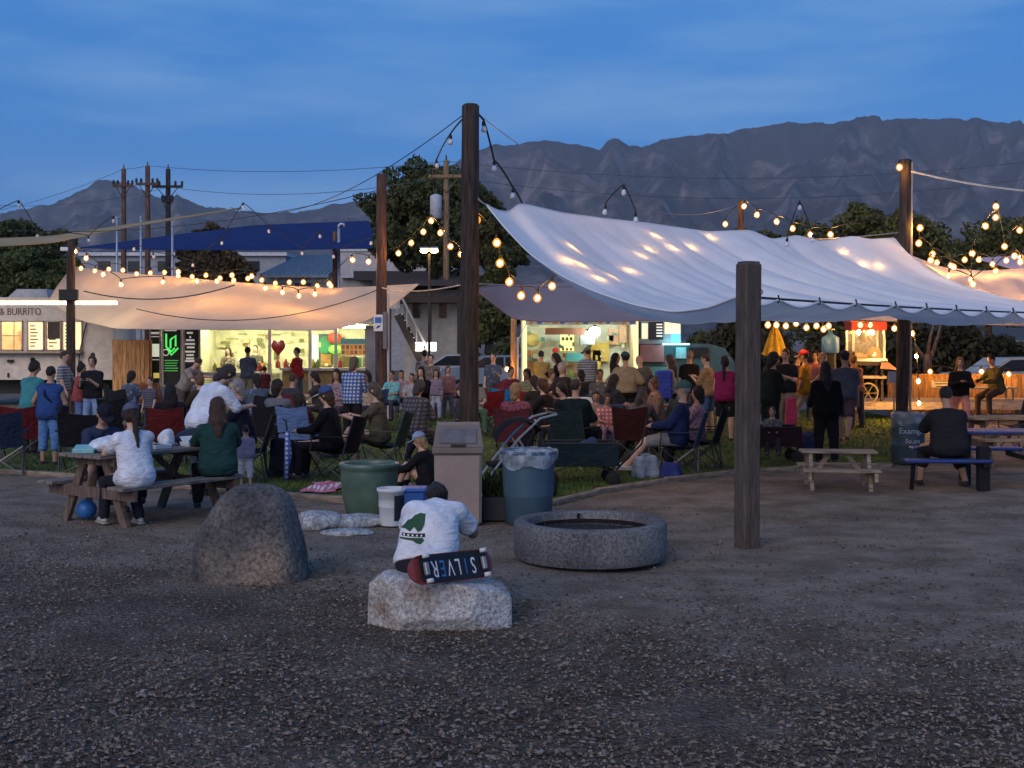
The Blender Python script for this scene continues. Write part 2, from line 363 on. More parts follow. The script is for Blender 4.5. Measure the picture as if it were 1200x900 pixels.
# ---- sail shades
def resample(pts,n):
    P=np.array([tuple(p) for p in pts]); d=np.concatenate([[0],np.cumsum(np.linalg.norm(np.diff(P,axis=0),axis=1))]); t=np.linspace(0,d[-1],n)
    # smooth (Catmull-like) resample
    Q=np.stack([np.interp(t,d,P[:,k]) for k in range(3)],1)
    for _ in range(2): Q[1:-1]=.25*Q[:-2]+.5*Q[1:-1]+.25*Q[2:]
    return Q
def coons(c0,c1,d0,d1,nu,nv):   # c0,c1: v=0 and v=1 edges along u; d0,d1: u=0 and u=1 edges along v
    C0,C1=resample(c0,nu),resample(c1,nu); D0,D1=resample(d0,nv),resample(d1,nv)
    u=np.linspace(0,1,nu)[None,:,None]; v=np.linspace(0,1,nv)[:,None,None]
    S=(1-v)*C0[None]+v*C1[None]+(1-u)*D0[:,None]+u*D1[:,None]
    S-=(1-u)*(1-v)*C0[0]+u*(1-v)*C0[-1]+(1-u)*v*C1[0]+u*v*C1[-1]
    return S
def cable(pts, r=.012, n=5): return MB().tube(pts,r,n)
def sag(a,b,s,n=14):
    a,b=Vector(a),Vector(b); return [a.lerp(b,t)-Vector((0,0,4*s*t*(1-t))) for t in [i/(n-1) for i in range(n)]]
M_WHITE=cloth_sheet('white_shade_cloth',(.84,.84,.84),.27)
M_TAN=cloth_sheet('tan_shade_cloth',(.66,.55,.43),.35)
M_GREY=cloth_sheet('grey_shade_cloth',(.27,.25,.28),.25)
M_NAVY=cloth_sheet('navy_shade_cloth',(.03,.055,.16),.2)
M_LAV=cloth_sheet('pale_shade_cloth',(.55,.5,.5),.35)
M_CABLE=plain('dark_cable',(.02,.02,.02),.6)
M_STEEL=plain('steel_cable',(.3,.3,.3),.5,metal=.5)
NAME_S='shade_sail'
def sail_obj(label, S, m, hem=True):
    o=obj(NAME_S,grid_mesh('shade_sail',S),m,smooth=True); tag(o,label,'shade sail')
    if hem:
        mb=MB()
        for line in (S[0],S[-1],S[:,0],S[:,-1]): mb.tube([Vector(p) for p in line],.014,4)
        mb.build('hem',m,o,smooth=True)
    return o
# the large white sail
WA=at(570,240,18.2); WB=at(866,347,12.6); WC=at(1290,368,24); WD=at(1048,279,26.3)
w_left=[WA,at(590,265,17.6),at(620,297,17),at(660,325,16.2),at(700,343,15.5),at(745,358,14.8),at(790,366,14.1),at(830,361,13.3),WB]
w_far=[WA,at(583,247,18.5),at(597,249,18.9),at(605,241,19),at(612,239,19.2),at(660,250,20.2),at(705,256,21),at(760,262,22),at(830,272,23.2),at(880,270,24),at(905,281,24.4),at(935,276,25),at(960,283,25.3),at(1000,277,25.8),at(1020,281,26),WD]
w_right=[WD,at(1062,296,26),at(1090,318,25.6),at(1130,336,25.2),at(1180,350,24.8),at(1240,362,24.4),WC]
NT=9
def w_near_pts():
    out=[]; T=[0,.06,.13,.2,.285,.36,.44,.53,.62,.71,.81,.91,1]
    for i in range(len(T)-1):
        for k in range(6):
            f=k/6; t=T[i]+(T[i+1]-T[i])*f; p=WB.lerp(WC,t); dz=.10*(p.y/14)*(4*f*(1-f)); out.append(p-Vector((0,0,dz+.01)))
    return out+[WC-Vector((0,0,.01))]
S=coons(w_far,w_near_pts(),w_left,w_right,150,46)
nvv,nuu=S.shape[:2]; U=np.linspace(0,1,nuu)[None,:]; Vv=np.linspace(0,1,nvv)[:,None]; env=np.sin(np.pi*np.clip(Vv,0,1))**.6*np.sin(np.pi*U)**.4
w=-.34*(1-np.abs(np.sin(np.pi*(U*9.5-Vv*1.5))))**1.3*np.clip((U-.38)/.2,0,1)-.05*(1-np.abs(np.sin(np.pi*(U*23-Vv*3.1))))**2+.035*np.sin(22*U+5*Vv)+.02*np.sin(41*U-13*Vv)-.22*(1-U)*1.2*np.sin(np.pi*Vv)
S[:,:,2]+=w*env
S[:,:,2]+=.22*np.sin(np.pi*Vv)*np.sin(np.pi*U)*np.clip((U-.2)/.3,0,1)
WS=S
wso=sail_obj('large pale white shade sail stretched between tall dark poles',S,M_WHITE)
for t_ in (.06,.13,.2,.285,.36,.44,.53,.62,.71,.81,.91):
    p=WB.lerp(WC,t_); MB().tube([p+Vector((0,0,.03)),p+Vector((.01,-.01,-.02)),p+Vector((0,.02,-.05))],.010*(p.y/14),5).build('tie',M_CABLE,wso)
# grey canopy behind it
g_top=[at(556,339,25),at(580,334,26.5),at(620,332,28),at(680,330,30),at(760,330,32),at(900,335,33),at(1050,340,34),at(1260,346,35)]
g_bot=[at(556,339,25),at(572,352,25.2),at(600,374,26),at(640,377,26.6),at(700,377,27),at(780,375,27),at(850,371,27),at(930,373,27.4),at(1050,377,28),at(1260,384,29)]
S=coons(g_top,g_bot,[g_top[0],g_top[0]],[g_top[-1],g_bot[-1]],90,20)
U=np.linspace(0,1,90)[None,:]; Vv=np.linspace(0,1,20)[:,None]; S[:,:,2]+=.06*np.sin(30*U+4*Vv)*np.sin(np.pi*Vv)-.1*np.sin(np.pi*Vv)*np.sin(np.pi*U)
sail_obj('dark grey shade sail hanging over the taco stand',S,M_GREY)
# pale canopy with a warm lip further right
S=coons([at(868,352,27.3),at(1000,354,28.3),at(1260,360,29.8)],[at(868,369,25.5),at(1000,375,26.5),at(1260,384,27.7)],[at(868,352,27.3),at(868,369,25.5)],[at(1260,360,29.8),at(1260,384,27.7)],60,12)
U=np.linspace(0,1,60)[None,:]; Vv=np.linspace(0,1,12)[:,None]; S[:,:,2]+=.05*np.sin(40*U)*np.sin(np.pi*Vv)
sail_obj('pale lavender shade sail above the yellow parasol and popcorn cart',S,M_LAV)
# tan sail over the food trucks on the left
t_top=[at(84,312,38),at(110,316,37.6),at(150,321,37.2),at(200,324,36.4),at(260,330,35.3),at(330,335,35),at(390,338,34.6),at(440,336,34),at(491,333,33)]
t_bot=[at(57,353,36.8),at(90,374,36),at(135,385,34.6),at(200,386,32.5),at(300,386,31.2),at(390,387,31.2),at(430,376,31.6),at(462,357,32.3),at(491,333,33)]
S=coons(t_top,t_bot,[t_top[0],at(70,333,37.4),t_bot[0]],[t_top[-1],t_bot[-1]],90,22)
U=np.linspace(0,1,90)[None,:]; Vv=np.linspace(0,1,22)[:,None]; S[:,:,2]+=(.05*np.sin(17*U+3*Vv)+.03*np.sin(34*U-5*Vv)-.06*np.sin(np.pi*U))*np.sin(np.pi*Vv)
TS=S
sail_obj('tan shade sail lit by bulbs over the food trucks',S,M_TAN)
# far navy sail and thin tan sail
S=coons([at(95,290,52),at(200,276,54),at(300,264,56),at(432,259,58)],[at(95,290.5,52),at(200,293,50),at(320,293,50),at(436,291,50)],[at(95,290,52),at(95,290.5,52)],[at(432,259,58),at(437,272,54),at(436,291,50)],50,16)
Vv=np.linspace(0,1,16)[:,None]; U=np.linspace(0,1,50)[None,:]; S[:,:,2]-=.3*np.sin(np.pi*Vv)*np.sin(np.pi*U)
sail_obj('navy blue shade sail in front of the far roofs',S,M_NAVY)
S=coons([at(-40,281,36),at(60,277,38),at(150,263,40),at(285,243,44)],[at(-40,291,34),at(60,285,36.5),at(150,266.5,39.5),at(285,244,44)],[at(-40,281,36),at(-40,291,34)],[at(285,243,44),at(285,244,44)],40,6)
sail_obj('narrow tan shade sail edge stretched out over the parked truck',S,cloth_sheet('ochre_shade_cloth',(.42,.33,.2),.25))
# right hand sails
S=coons([at(1068,300,31),at(1105,314,31),at(1150,318,31),at(1260,312,31)],[at(1075,318,27.5),at(1120,338,27),at(1180,352,26.6),at(1270,364,26.4)],[at(1068,300,31),at(1075,318,27.5)],[at(1260,312,31),at(1270,364,26.4)],40,16)
U=np.linspace(0,1,40)[None,:]; Vv=np.linspace(0,1,16)[:,None]; S[:,:,2]+=.07*np.sin(26*U-4*Vv)*np.sin(np.pi*Vv)-.1*np.sin(np.pi*Vv)
sail_obj('orange lit shade sail beside the far pole with bulbs',S,M_LAV)
S=coons([at(1145,303,33),at(1190,300,33),at(1280,297,33)],[at(1145,303.5,33),at(1190,316,31),at(1280,335,30)],[at(1145,303,33),at(1145,303.5,33)],[at(1280,297,33),at(1280,335,30)],20,8)
sail_obj('pale purple shade sail above the orange lit one',S,cloth_sheet('mauve_shade_cloth',(.5,.45,.55),.3))

# ---- poles
def mat_pole(name,c): return mat(name,c,.85,var=.4,scale=5,bump=.7,bscale=20,stretch=(5,5,.5))
M_POLE=mat_pole('creosote_timber',(.055,.038,.03)); M_POLE2=mat('grey_timber',(.085,.066,.056),.9,var=.22,scale=7,bump=.8,bscale=16,stretch=(3,3,.5)); M_BROWN=mat_pole('brown_timber',(.16,.075,.04))
def pole(name,label,px,Y,top_py,w,m,base_z=-.3,lean=(0,0),n=14,cat='pole'):
    x=xw(px,Y); z1=at(px,top_py,Y).z; mb=MB(); k=14
    pts=[]; rs=[]
    for i in range(k+1):
        t=i/k; pts.append(Vector((lean[0]*t,lean[1]*t,base_z+(z1-base_z)*t))); rs.append(w/2*(1.05-.12*t)*(1+random.uniform(-.02,.02)))
    mb.tube(pts,rs,n)
    r=thing(name,label,cat,(x,Y,0)); mb.build('shaft',m,r,smooth=True)
    # crown a little narrower: weathered top
    MB().lathe([(rs[-1]*.93,0),(rs[-1]*.8,.025),(rs[-1]*.3,.035)],(lean[0],lean[1],z1-.002),12,False,True).build('cap',m,r)
    return r,Vector((x+lean[0],Y+lean[1],z1))
P_C,TC_=pole('timber_pole','tall dark timber pole behind the beige litter bin',549,18.4,124,.27,M_POLE,lean=(.03,0))
P_R,TR_=pole('timber_pole','tall timber pole with a lit bulb at its top',1056,26.2,188,.25,M_POLE,lean=(.1,0))
P_L,TL_=pole('timber_pole','dark timber pole in front of the white food truck',83,34,283,.24,M_POLE)
P_M,TM_=pole('timber_pole','brown timber pole carrying a small blue and white sign',447,31,205,.26,mat_pole('red_brown_timber',(.09,.05,.04)))
P_N,TN_=pole('timber_post','short weathered square post standing in the bare gravel',875,12.35,308,.2,M_POLE2,n=4)
for ch in list(P_N.children): ch.rotation_euler=(0,0,R(45)+.0)
# rebuild the short post as a chamfered square timber
for ch in list(P_N.children): bpy.data.objects.remove(ch)
mb=MB(); h=TN_.z
for i in range(1): mb.box((0,0,h/2-.1),(.19,.19,h+.2),bev=.02)
mb.build('shaft',M_POLE2,P_N); P_N.rotation_euler=(0,R(.5),R(24))
MB().box((0,0,h+.006),(.15,.15,.014)).build('cap',M_POLE2,P_N)
mb=MB(); mb.tube([Vector((.105,-.05,h-.25)),Vector((.13,-.05,h-.28)),Vector((.105,-.05,h-.31))],.008,6); mb.build('eye_bolt',M_STEEL,P_N)
P_Q,TQ_=pole('timber_pole','short timber post with a bulb behind the white sail',868,33,236,.16,M_BROWN)
P_B,TB_=pole('timber_post','orange lit timber post at the corner of the taco stand',602,33.6,372,.17,wood('fresh_timber',(.45,.24,.11)))
# sign on the brown pole, box and conduit
mb=MB(); mb.box((-.06,-.15,2.38),(.22,.02,.4),bev=.006); s=mb.build('sign_panel',plain('sign_white',(.7,.72,.75)),P_M)
MB().box((-.06,-.163,2.45),(.16,.004,.14)).build('blue_mark',plain('sign_blue',(.05,.16,.4)),s)
MB().prism([(-.06,-.09),(.04,-.05),(.06,0),(-.02,-.02)],.004,Matrix.Translation((-.06,-.163,2.33))).build('dark_mark',plain('sign_dark',(.03,.03,.04)),s)
MB().box((.1,-.13,2.2),(.1,.1,.9),bev=.01).build('conduit_box',plain('conduit_grey',(.17,.17,.18),metal=.4),P_M)
MB().tube([(.17,-.05,0),(.17,-.05,3.1)],.03,8).build('conduit',plain('conduit_pale',(.45,.45,.45)),P_M)
MB().box((0,-.16,2+(397-346)/1500*34),(.5,.12,.3),bev=.015).build('speaker_box',M_CABLE,P_L)
MB().box((-.14,-.02,at(0,292,34).z),(.22,.16,.1),bev=.01).build('lamp_bracket',plain('sign_white',(.7,.72,.75)),P_L)
MB().tube([(.17,-.04,0.0),(.2,-.04,TR_.z-.05)],.03,8).build('conduit',plain('conduit_tan',(.4,.33,.25)),P_R)
# ================================================================ smooth solid modelling (distance fields turned into one continuous skin)
def smin(a,b,k):
    h=np.clip(.5+.5*(b-a)/k,0,1); return b*(1-h)+a*h-k*h*(1-h)
class Field:
    def __init__(s, lo, hi, vox):
        s.vox=vox; s.lo=np.array(lo)-2.5*vox; n=np.ceil((np.array(hi)+2.5*vox-s.lo)/vox).astype(int)+1; s.n=n
        s.ax=[s.lo[k]+vox*np.arange(n[k]) for k in range(3)]; s.D=np.full(n,1e3)
    def sl(s,lo,hi):
        out=[]
        for k in range(3):
            a=int(np.floor((lo[k]-s.lo[k])/s.vox)); b=int(np.ceil((hi[k]-s.lo[k])/s.vox))+1
            out.append(slice(max(0,a),max(0,min(s.n[k],b))))
        return tuple(out)
    def pts(s,sl): return np.meshgrid(*[s.ax[k][sl[k]] for k in range(3)],indexing='ij')
    def cone(s,a,b,ra,rb,k=.03,mode='add',flat=None):
        a=np.array(a,float); b=np.array(b,float); m=max(ra,rb)+k+2*s.vox
        sl=s.sl(np.minimum(a,b)-m,np.maximum(a,b)+m)
        if any(q.start>=q.stop for q in sl): return
        X,Y,Z=s.pts(sl); d=b-a; L=max(d@d,1e-9)
        t=np.clip(((X-a[0])*d[0]+(Y-a[1])*d[1]+(Z-a[2])*d[2])/L,0,1)
        q=np.sqrt((X-a[0]-t*d[0])**2+(Y-a[1]-t*d[1])**2+(Z-a[2]-t*d[2])**2)-(ra+(rb-ra)*t)
        s.comb(sl,q,k,mode)
    def ell(s,c,r,k=.02,mode='add',M=None):
        c=np.array(c,float); r=np.array(r,float); m=r.max()+k+2*s.vox
        sl=s.sl(c-m,c+m)
        if any(q.start>=q.stop for q in sl): return
        X,Y,Z=s.pts(sl); X,Y,Z=X-c[0],Y-c[1],Z-c[2]
        if M is not None:
            M=np.array(M).T; X,Y,Z=(M[0,0]*X+M[0,1]*Y+M[0,2]*Z, M[1,0]*X+M[1,1]*Y+M[1,2]*Z, M[2,0]*X+M[2,1]*Y+M[2,2]*Z)
        k0=np.sqrt((X/r[0])**2+(Y/r[1])**2+(Z/r[2])**2); k1=np.sqrt((X/r[0]**2)**2+(Y/r[1]**2)**2+(Z/r[2]**2)**2)+1e-9
        s.comb(sl,k0*(k0-1)/k1,k,mode)
    def comb(s,sl,q,k,mode):
        D=s.D[sl]
        if mode=='add': s.D[sl]=smin(D,q,k) if k>0 else np.minimum(D,q)
        else: s.D[sl]=np.maximum(D,-q)
    def cut(s,p,n,k=0):     # remove everything on the side the normal points to
        X,Y,Z=np.meshgrid(*s.ax,indexing='ij'); q=(X-p[0])*n[0]+(Y-p[1])*n[1]+(Z-p[2])*n[2]; s.D=np.maximum(s.D,q) if k<=0 else -smin(-s.D,-q,k)
    def ripple(s,amp,f,seed=0):
        X,Y,Z=np.meshgrid(*s.ax,indexing='ij'); r=np.random.default_rng(seed); w=0
        for i in range(5):
            v=r.normal(0,1,3); v=v/np.linalg.norm(v)*f*r.uniform(.6,1.8); w=w+np.sin(v[0]*X+v[1]*Y+v[2]*Z+r.uniform(0,6))/5
        s.D=s.D+amp*w
    def mesh(s,name,relax=1):
        D=s.D; ins=D<0; n=s.n
        c=np.zeros(n-1,int)
        for i in(0,1):
            for j in(0,1):
                for k in(0,1): c+=ins[i:n[0]-1+i,j:n[1]-1+j,k:n[2]-1+k]
        act=(c>0)&(c<8); ids=-np.ones(n-1,int); I=np.argwhere(act); ids[act]=np.arange(len(I))
        acc=np.zeros((len(I),3)); cnt=np.zeros(len(I))
        cor=lambda o:D[I[:,0]+o[0],I[:,1]+o[1],I[:,2]+o[2]]
        for ax in range(3):
            oth=[k for k in range(3) if k!=ax]
            for u in(0,1):
                for v in(0,1):
                    o0=[0,0,0]; o0[oth[0]]=u; o0[oth[1]]=v; o1=list(o0); o1[ax]=1
                    a,b=cor(o0),cor(o1); m=(a<0)!=(b<0); t=np.where(m,a/np.where(m,a-b,1),0)
                    p=np.tile(np.array(o0,float),(len(I),1)); p[:,ax]=t; acc[m]+=p[m]; cnt[m]+=1
        V=s.lo+s.vox*(I+acc/np.maximum(cnt,1)[:,None])
        F=[]
        for ax in range(3):
            o=[k for k in range(3) if k!=ax]; sh=[slice(None)]*3; A=[slice(None)]*3; B=[slice(None)]*3
            A[ax]=slice(0,-1); B[ax]=slice(1,None); a=ins[tuple(A)]; b=ins[tuple(B)]
            e=np.argwhere(a!=b); e=e[(e[:,o[0]]>0)&(e[:,o[1]]>0)&(e[:,o[0]]<n[o[0]]-1)&(e[:,o[1]]<n[o[1]]-1)]
            if len(e)==0: continue
            def g(du,dv):
                q=e.copy(); q[:,o[0]]-=du; q[:,o[1]]-=dv; return ids[q[:,0],q[:,1],q[:,2]]
            q=np.stack([g(1,1),g(0,1),g(0,0),g(1,0)],1); fl=a[e[:,0],e[:,1],e[:,2]]
            if ax==1: fl=~fl
            q[~fl]=q[~fl][:,::-1]; F.append(q)
        F=np.concatenate(F) if F else np.zeros((0,4),int); F=F[(F>=0).all(1)]
        me=bpy.data.meshes.new(name); me.from_pydata(V.tolist(),[],F.tolist()); me.update(); me.polygons.foreach_set('use_smooth',[True]*len(me.polygons)); return me
def rock_mesh(name, size, vox, blobs, cuts, rough=.02, seed=1, freq=7, soft=0):
    sx,sy,sz=size; F=Field((-sx*.62,-sy*.62,-.12),(sx*.62,sy*.62,sz*1.15),vox)
    for c,r in blobs: F.ell(np.array(c)*np.array(size),np.array(r)*np.array(size),k=.12*min(size))
    F.ripple(rough,freq,seed); F.ripple(rough*.5,freq*2.7,seed+1); F.ripple(rough*.3,freq*6,seed+2)
    for p,nn in cuts:
        nn=np.array(nn,float); nn/=np.linalg.norm(nn); F.cut(np.array(p)*np.array(size),nn,soft)
    F.ripple(rough*.22,freq*9,seed+3); F.ripple(rough*.14,freq*17,seed+4)
    return F.mesh(name)
def facets(n,seed,lo=.80,hi=1.0,half=.5):   # random fracture planes round a unit block
    r=np.random.default_rng(seed); out=[]
    for i in range(n):
        d=r.normal(0,1,3); d[2]=abs(d[2])*.7-.15; d/=np.linalg.norm(d); k=r.uniform(lo,hi)*(np.abs(d)@np.array([half,half,.5]))*.80; out.append((d*k+np.array([0,0,.4]),d))
    return out
def mat_stone(name,c1,c2,c3,sc=2.2,bump=.8,speck=40):
    m=bpy.data.materials.new(name); m.use_nodes=True; N,L=m.node_tree.nodes,m.node_tree.links; b=N['Principled BSDF']; b.inputs['Roughness'].default_value=.92; b.inputs['Specular IOR Level'].default_value=.2
    tc=N.new('ShaderNodeTexCoord'); n1=N.new('ShaderNodeTexNoise'); n1.inputs['Scale'].default_value=sc; n1.inputs['Detail'].default_value=4; L.new(tc.outputs['Object'],n1.inputs['Vector'])
    n2=N.new('ShaderNodeTexNoise'); n2.inputs['Scale'].default_value=speck; n2.inputs['Detail'].default_value=4; n2.inputs['Roughness'].default_value=.75; L.new(tc.outputs['Object'],n2.inputs['Vector'])
    r=N.new('ShaderNodeValToRGB'); e=r.color_ramp.elements; e[0].position=.35; e[0].color=(*c1,1); e[1].position=.65; e[1].color=(*c3,1); k=e.new(.5); k.color=(*c2,1); L.new(n1.outputs['Fac'],r.inputs['Fac'])
    r2=N.new('ShaderNodeValToRGB'); r2.color_ramp.elements[0].position=.36; r2.color_ramp.elements[0].color=(.42,.42,.42,1); r2.color_ramp.elements[1].position=.62; r2.color_ramp.elements[1].color=(1.25,1.25,1.25,1); L.new(n2.outputs['Fac'],r2.inputs['Fac'])
    mx=N.new('ShaderNodeMix'); mx.data_type='RGBA'; mx.blend_type='MULTIPLY'; mx.inputs[0].default_value=1; L.new(r.outputs['Color'],mx.inputs[6]); L.new(r2.outputs['Color'],mx.inputs[7]); L.new(mx.outputs[2],b.inputs['Base Color'])
    bp=N.new('ShaderNodeBump'); bp.inputs['Strength'].default_value=bump; bp.inputs['Distance'].default_value=.02; L.new(n2.outputs['Fac'],bp.inputs['Height']); L.new(bp.outputs['Normal'],b.inputs['Normal'])
    return m

# ================================================================ stones, fire ring, bins, pot in the yard
o=obj('boulder',rock_mesh('boulder',(.96,.8,.85),.013,[((-.10,0,.30),(.42,.46,.50)),((.04,0,.48),(.45,.47,.50)),((.03,0,.62),(.43,.45,.40)),((.26,-.02,.24),(.26,.40,.40)),((-.26,0,.24),(.24,.42,.50)),((0,0,.05),(.48,.46,.32))],[((0,0,.97),(.05,.1,1)),((.41,0,.4),(1,-.2,.3)),((.0,-.42,.5),(.1,-1,.35)),((-.40,0,.68),(-.85,0,.55))],.022,3,6.5,.16),
   mat_stone('boulder_granite',(.085,.082,.085),(.175,.155,.14),(.31,.24,.185),1.6,1.2,30)); o.location=(-2.17,10.75,-.02)
tag(o,'large rounded speckled grey boulder on the gravel','boulder')
o=obj('seat_stone',rock_mesh('seat_stone',(1.0,.62,.4),.010,[((-.22,0,.34),(.5,.66,.85)),((.26,0,.3),(.5,.62,.8)),((0,0,.1),(.7,.7,.6))],[((0,0,.9),(.07,-.04,1)),((-.36,-.26,.4),(-.7,-.75,-.05)),((-.49,0,.45),(-1,.1,.08)),((.0,-.44,.4),(.05,-1,.05)),((0,-.42,.2),(.1,-1,-.7)),((.27,-.40,.42),(.5,-.85,-.12)),((.5,0,.4),(1,.2,.05)),((.41,.0,.78),(.6,-.1,.8)),((-.05,-.42,.82),(-.1,-.6,.9)),((-.46,0,.8),(-.6,0,.8)),((.2,.0,.84),(.25,-.05,1))]+facets(30,12,.93,1.12),.011,15,12,.006),
   mat_stone('pale_limestone',(.33,.25,.2),(.56,.53,.5),(.68,.67,.66),2.6,1.2,36)); o.location=(-.52,9.02,-.02)
tag(o,'pale rough stone block that the person in the white t-shirt sits on','stone')
for (x,y,sz,rz,lab) in ((-2.05,13.55,(.5,.5,.22),.3,'pale rough stone beside the boulder, blocky one'),(-1.62,13.75,(.85,.42,.15),.35,'long flat pale stone slab near the green pot'),(-1.68,13.1,(.55,.32,.09),.1,'thin flat pale stone lying in front of the slab')):
    o=obj('flat_stone',rock_mesh('flat_stone',sz,.016,[((-.1,0,.4),(.42,.5,.55)),((.2,.05,.4),(.34,.4,.5))],[((0,0,.9),(.2,-.1,1)),((0,-.4,.4),(.1,-1,.2))]+facets(14,int(abs(x*77)),.8,1.05),.012,int(abs(x*100)),8),mat_stone('pale_flagstone',(.3,.3,.3),(.42,.43,.43),(.52,.52,.5),5,.8,26) if 'pale_flagstone' not in bpy.data.materials else bpy.data.materials['pale_flagstone']); o.location=(x,y,-.02); o.rotation_euler=(0,0,rz)
    tag(o,lab,'stone')
# fire ring
M_CONC=mat_stone('pebbled_concrete',(.16,.16,.165),(.22,.22,.222),(.28,.275,.265),2,1.6,44)
r=thing('fire_ring','round grey concrete fire ring on the bare gravel','fire pit',(.71,11.62,0))
mb=MB(); n=64; prof=[(.68,.03),(.695,.07),(.695,.33),(.675,.355),(.58,.355),(.565,.34),(.565,.0)]
mb.lathe(prof,(0,0,0),n,False,False,.004); mb.build('ring_wall',M_CONC,r,True)
MB().lathe([(.562,.235),(.3,.245),(.0001,.24)],(0,0,0),32,False,False).build('ash_bed',plain('ash',(.03,.028,.027),.95),r)
mb=MB()
for i in range(9): 
    x=-.4+i*.1; hh=math.sqrt(.52**2-x*x); mb.tube([(x,-hh,.275),(x,hh,.275)],.008,5)
mb.lathe([(.535,.26),(.55,.26),(.55,.29),(.535,.29),(.535,.26)],(0,0,0),40,False); mb.build('grate',plain('rusty_steel',(.03,.022,.02),.8,metal=.6),r)
for a in (98,): MB().box((.562*math.cos(R(a)),.562*math.sin(R(a)),.3),(.03,.02,.08),(0,0,R(a-90))).build('drain_slot',plain('soot',(.012,.012,.012),.9),r)
# green glazed pot
r=thing('planter_pot','large glazed green ceramic pot at the lawn edge','pot',(-1.615,14.5,0))
mb=MB(); mb.lathe([(.245,0),(.262,.02),(.30,.2),(.322,.4),(.325,.5),(.322,.53),(.342,.545),(.346,.585),(.335,.6),(.30,.6),(.295,.57),(.295,.45)],(0,0,0),40); mb.build('pot_body',mat('green_glaze',(.10,.16,.12),.3,col2=(.055,.10,.075),scale=3,spec=.5),r,True)
MB().lathe([(.297,.5),(.15,.51),(.0001,.515)],(0,0,0),24,False).build('soil',plain('soil',(.03,.022,.016),1),r)
# beige hooded litter bin
r=thing('litter_bin','tall beige square litter bin with a hooded lid','bin',(-.585,13.95,0),R(2))
MB().box((0,0,.385),(.5,.5,.77),taper=(1.03,1.03),bev=.03).build('bin_body',mat('beige_plastic',(.28,.22,.19),.55,var=.08,scale=3),r)
ml=mat('taupe_plastic',(.165,.135,.115),.55,var=.08,scale=3)
lid=MB(); lid.box((0,0,.80),(.56,.56,.08),bev=.02)
lid.add([(-.27,-.27,.84),(.27,-.27,.84),(.27,.27,.84),(-.27,.27,.84),(-.235,-.10,1.07),(.235,-.10,1.07),(.235,.235,1.08),(-.235,.235,1.08)],[(0,1,5,4),(1,2,6,5),(2,3,7,6),(3,0,4,7),(4,5,6,7)])
lo=lid.build('lid',ml,r)
MB().box((0,-.193,.955),(.4,.012,.19),(R(-36.5),0,0),bev=.005).build('flap',mat('grey_flap',(.13,.125,.13),.5),lo)
MB().box((0,-.272,.86),(.16,.02,.02)).build('handle',M_CABLE,lo)
# blue-grey round bin with clear liner
r=thing('rubbish_can','round blue grey rubbish can lined with a clear plastic bag','bin',(.178,13.95,0))
MB().lathe([(.235,0),(.25,.01),(.285,.6),(.295,.68),(.31,.685),(.312,.74),(.325,.76),(.32,.79),(.295,.79),(.29,.7),(.27,.3)],(0,0,0),36).build('can_body',mat('blue_grey_plastic',(.055,.105,.15),.5,var=.1,scale=3),r,True)
def liner(name,parent,rad,z,col,n=60):
    mb=MB(); vs=[]; rows=[(.84,-.16),(.9,-.03),(.97,.0),(1.01,-.02),(1.02,-.06),(1.015,-.10)]
    for j,(k,dz) in enumerate(rows):
        for i in range(n):
            a=2*math.pi*i/n; w=.007*math.sin(9*a+j)+.006*math.sin(23*a+2*j)+.004*math.sin(41*a+j); dd=dz-(.09*max(0,math.cos(a+1.7))+.03*math.sin(5*a) if j==5 else 0)
            vs.append(((rad*k+w*.7)*math.cos(a),(rad*k+w*.7)*math.sin(a),z+dd+w*.5))
    fs=[(j*n+i,j*n+(i+1)%n,(j+1)*n+(i+1)%n,(j+1)*n+i) for j in range(len(rows)-1) for i in range(n)]
    mb.add(vs,fs); m=bpy.data.materials.get('liner_'+name)
    if not m:
        m=bpy.data.materials.new('liner_'+name); m.use_nodes=True; N,L=m.node_tree.nodes,m.node_tree.links; b=N['Principled BSDF']; b.inputs['Base Color'].default_value=(*col,1); b.inputs['Roughness'].default_value=.28
        tr=N.new('ShaderNodeBsdfTransparent'); mx=N.new('ShaderNodeMixShader'); nz=N.new('ShaderNodeTexNoise'); nz.inputs['Scale'].default_value=9; nz.inputs['Detail'].default_value=5
        tc=N.new('ShaderNodeTexCoord'); L.new(tc.outputs['Object'],nz.inputs['Vector']); rr=N.new('ShaderNodeMapRange'); rr.inputs['From Min'].default_value=.35; rr.inputs['From Max'].default_value=.7; rr.inputs['To Min'].default_value=.12; rr.inputs['To Max'].default_value=.62; L.new(nz.outputs['Fac'],rr.inputs['Value'])
        L.new(rr.outputs[0],mx.inputs[0]); L.new(tr.outputs[0],mx.inputs[1]); L.new(b.outputs[0],mx.inputs[2]); L.new(mx.outputs[0],N['Material Output'].inputs['Surface'])
    return mb.build('bag_liner',m,parent,True)
liner('clear',r,.318,.80,(.5,.58,.68))
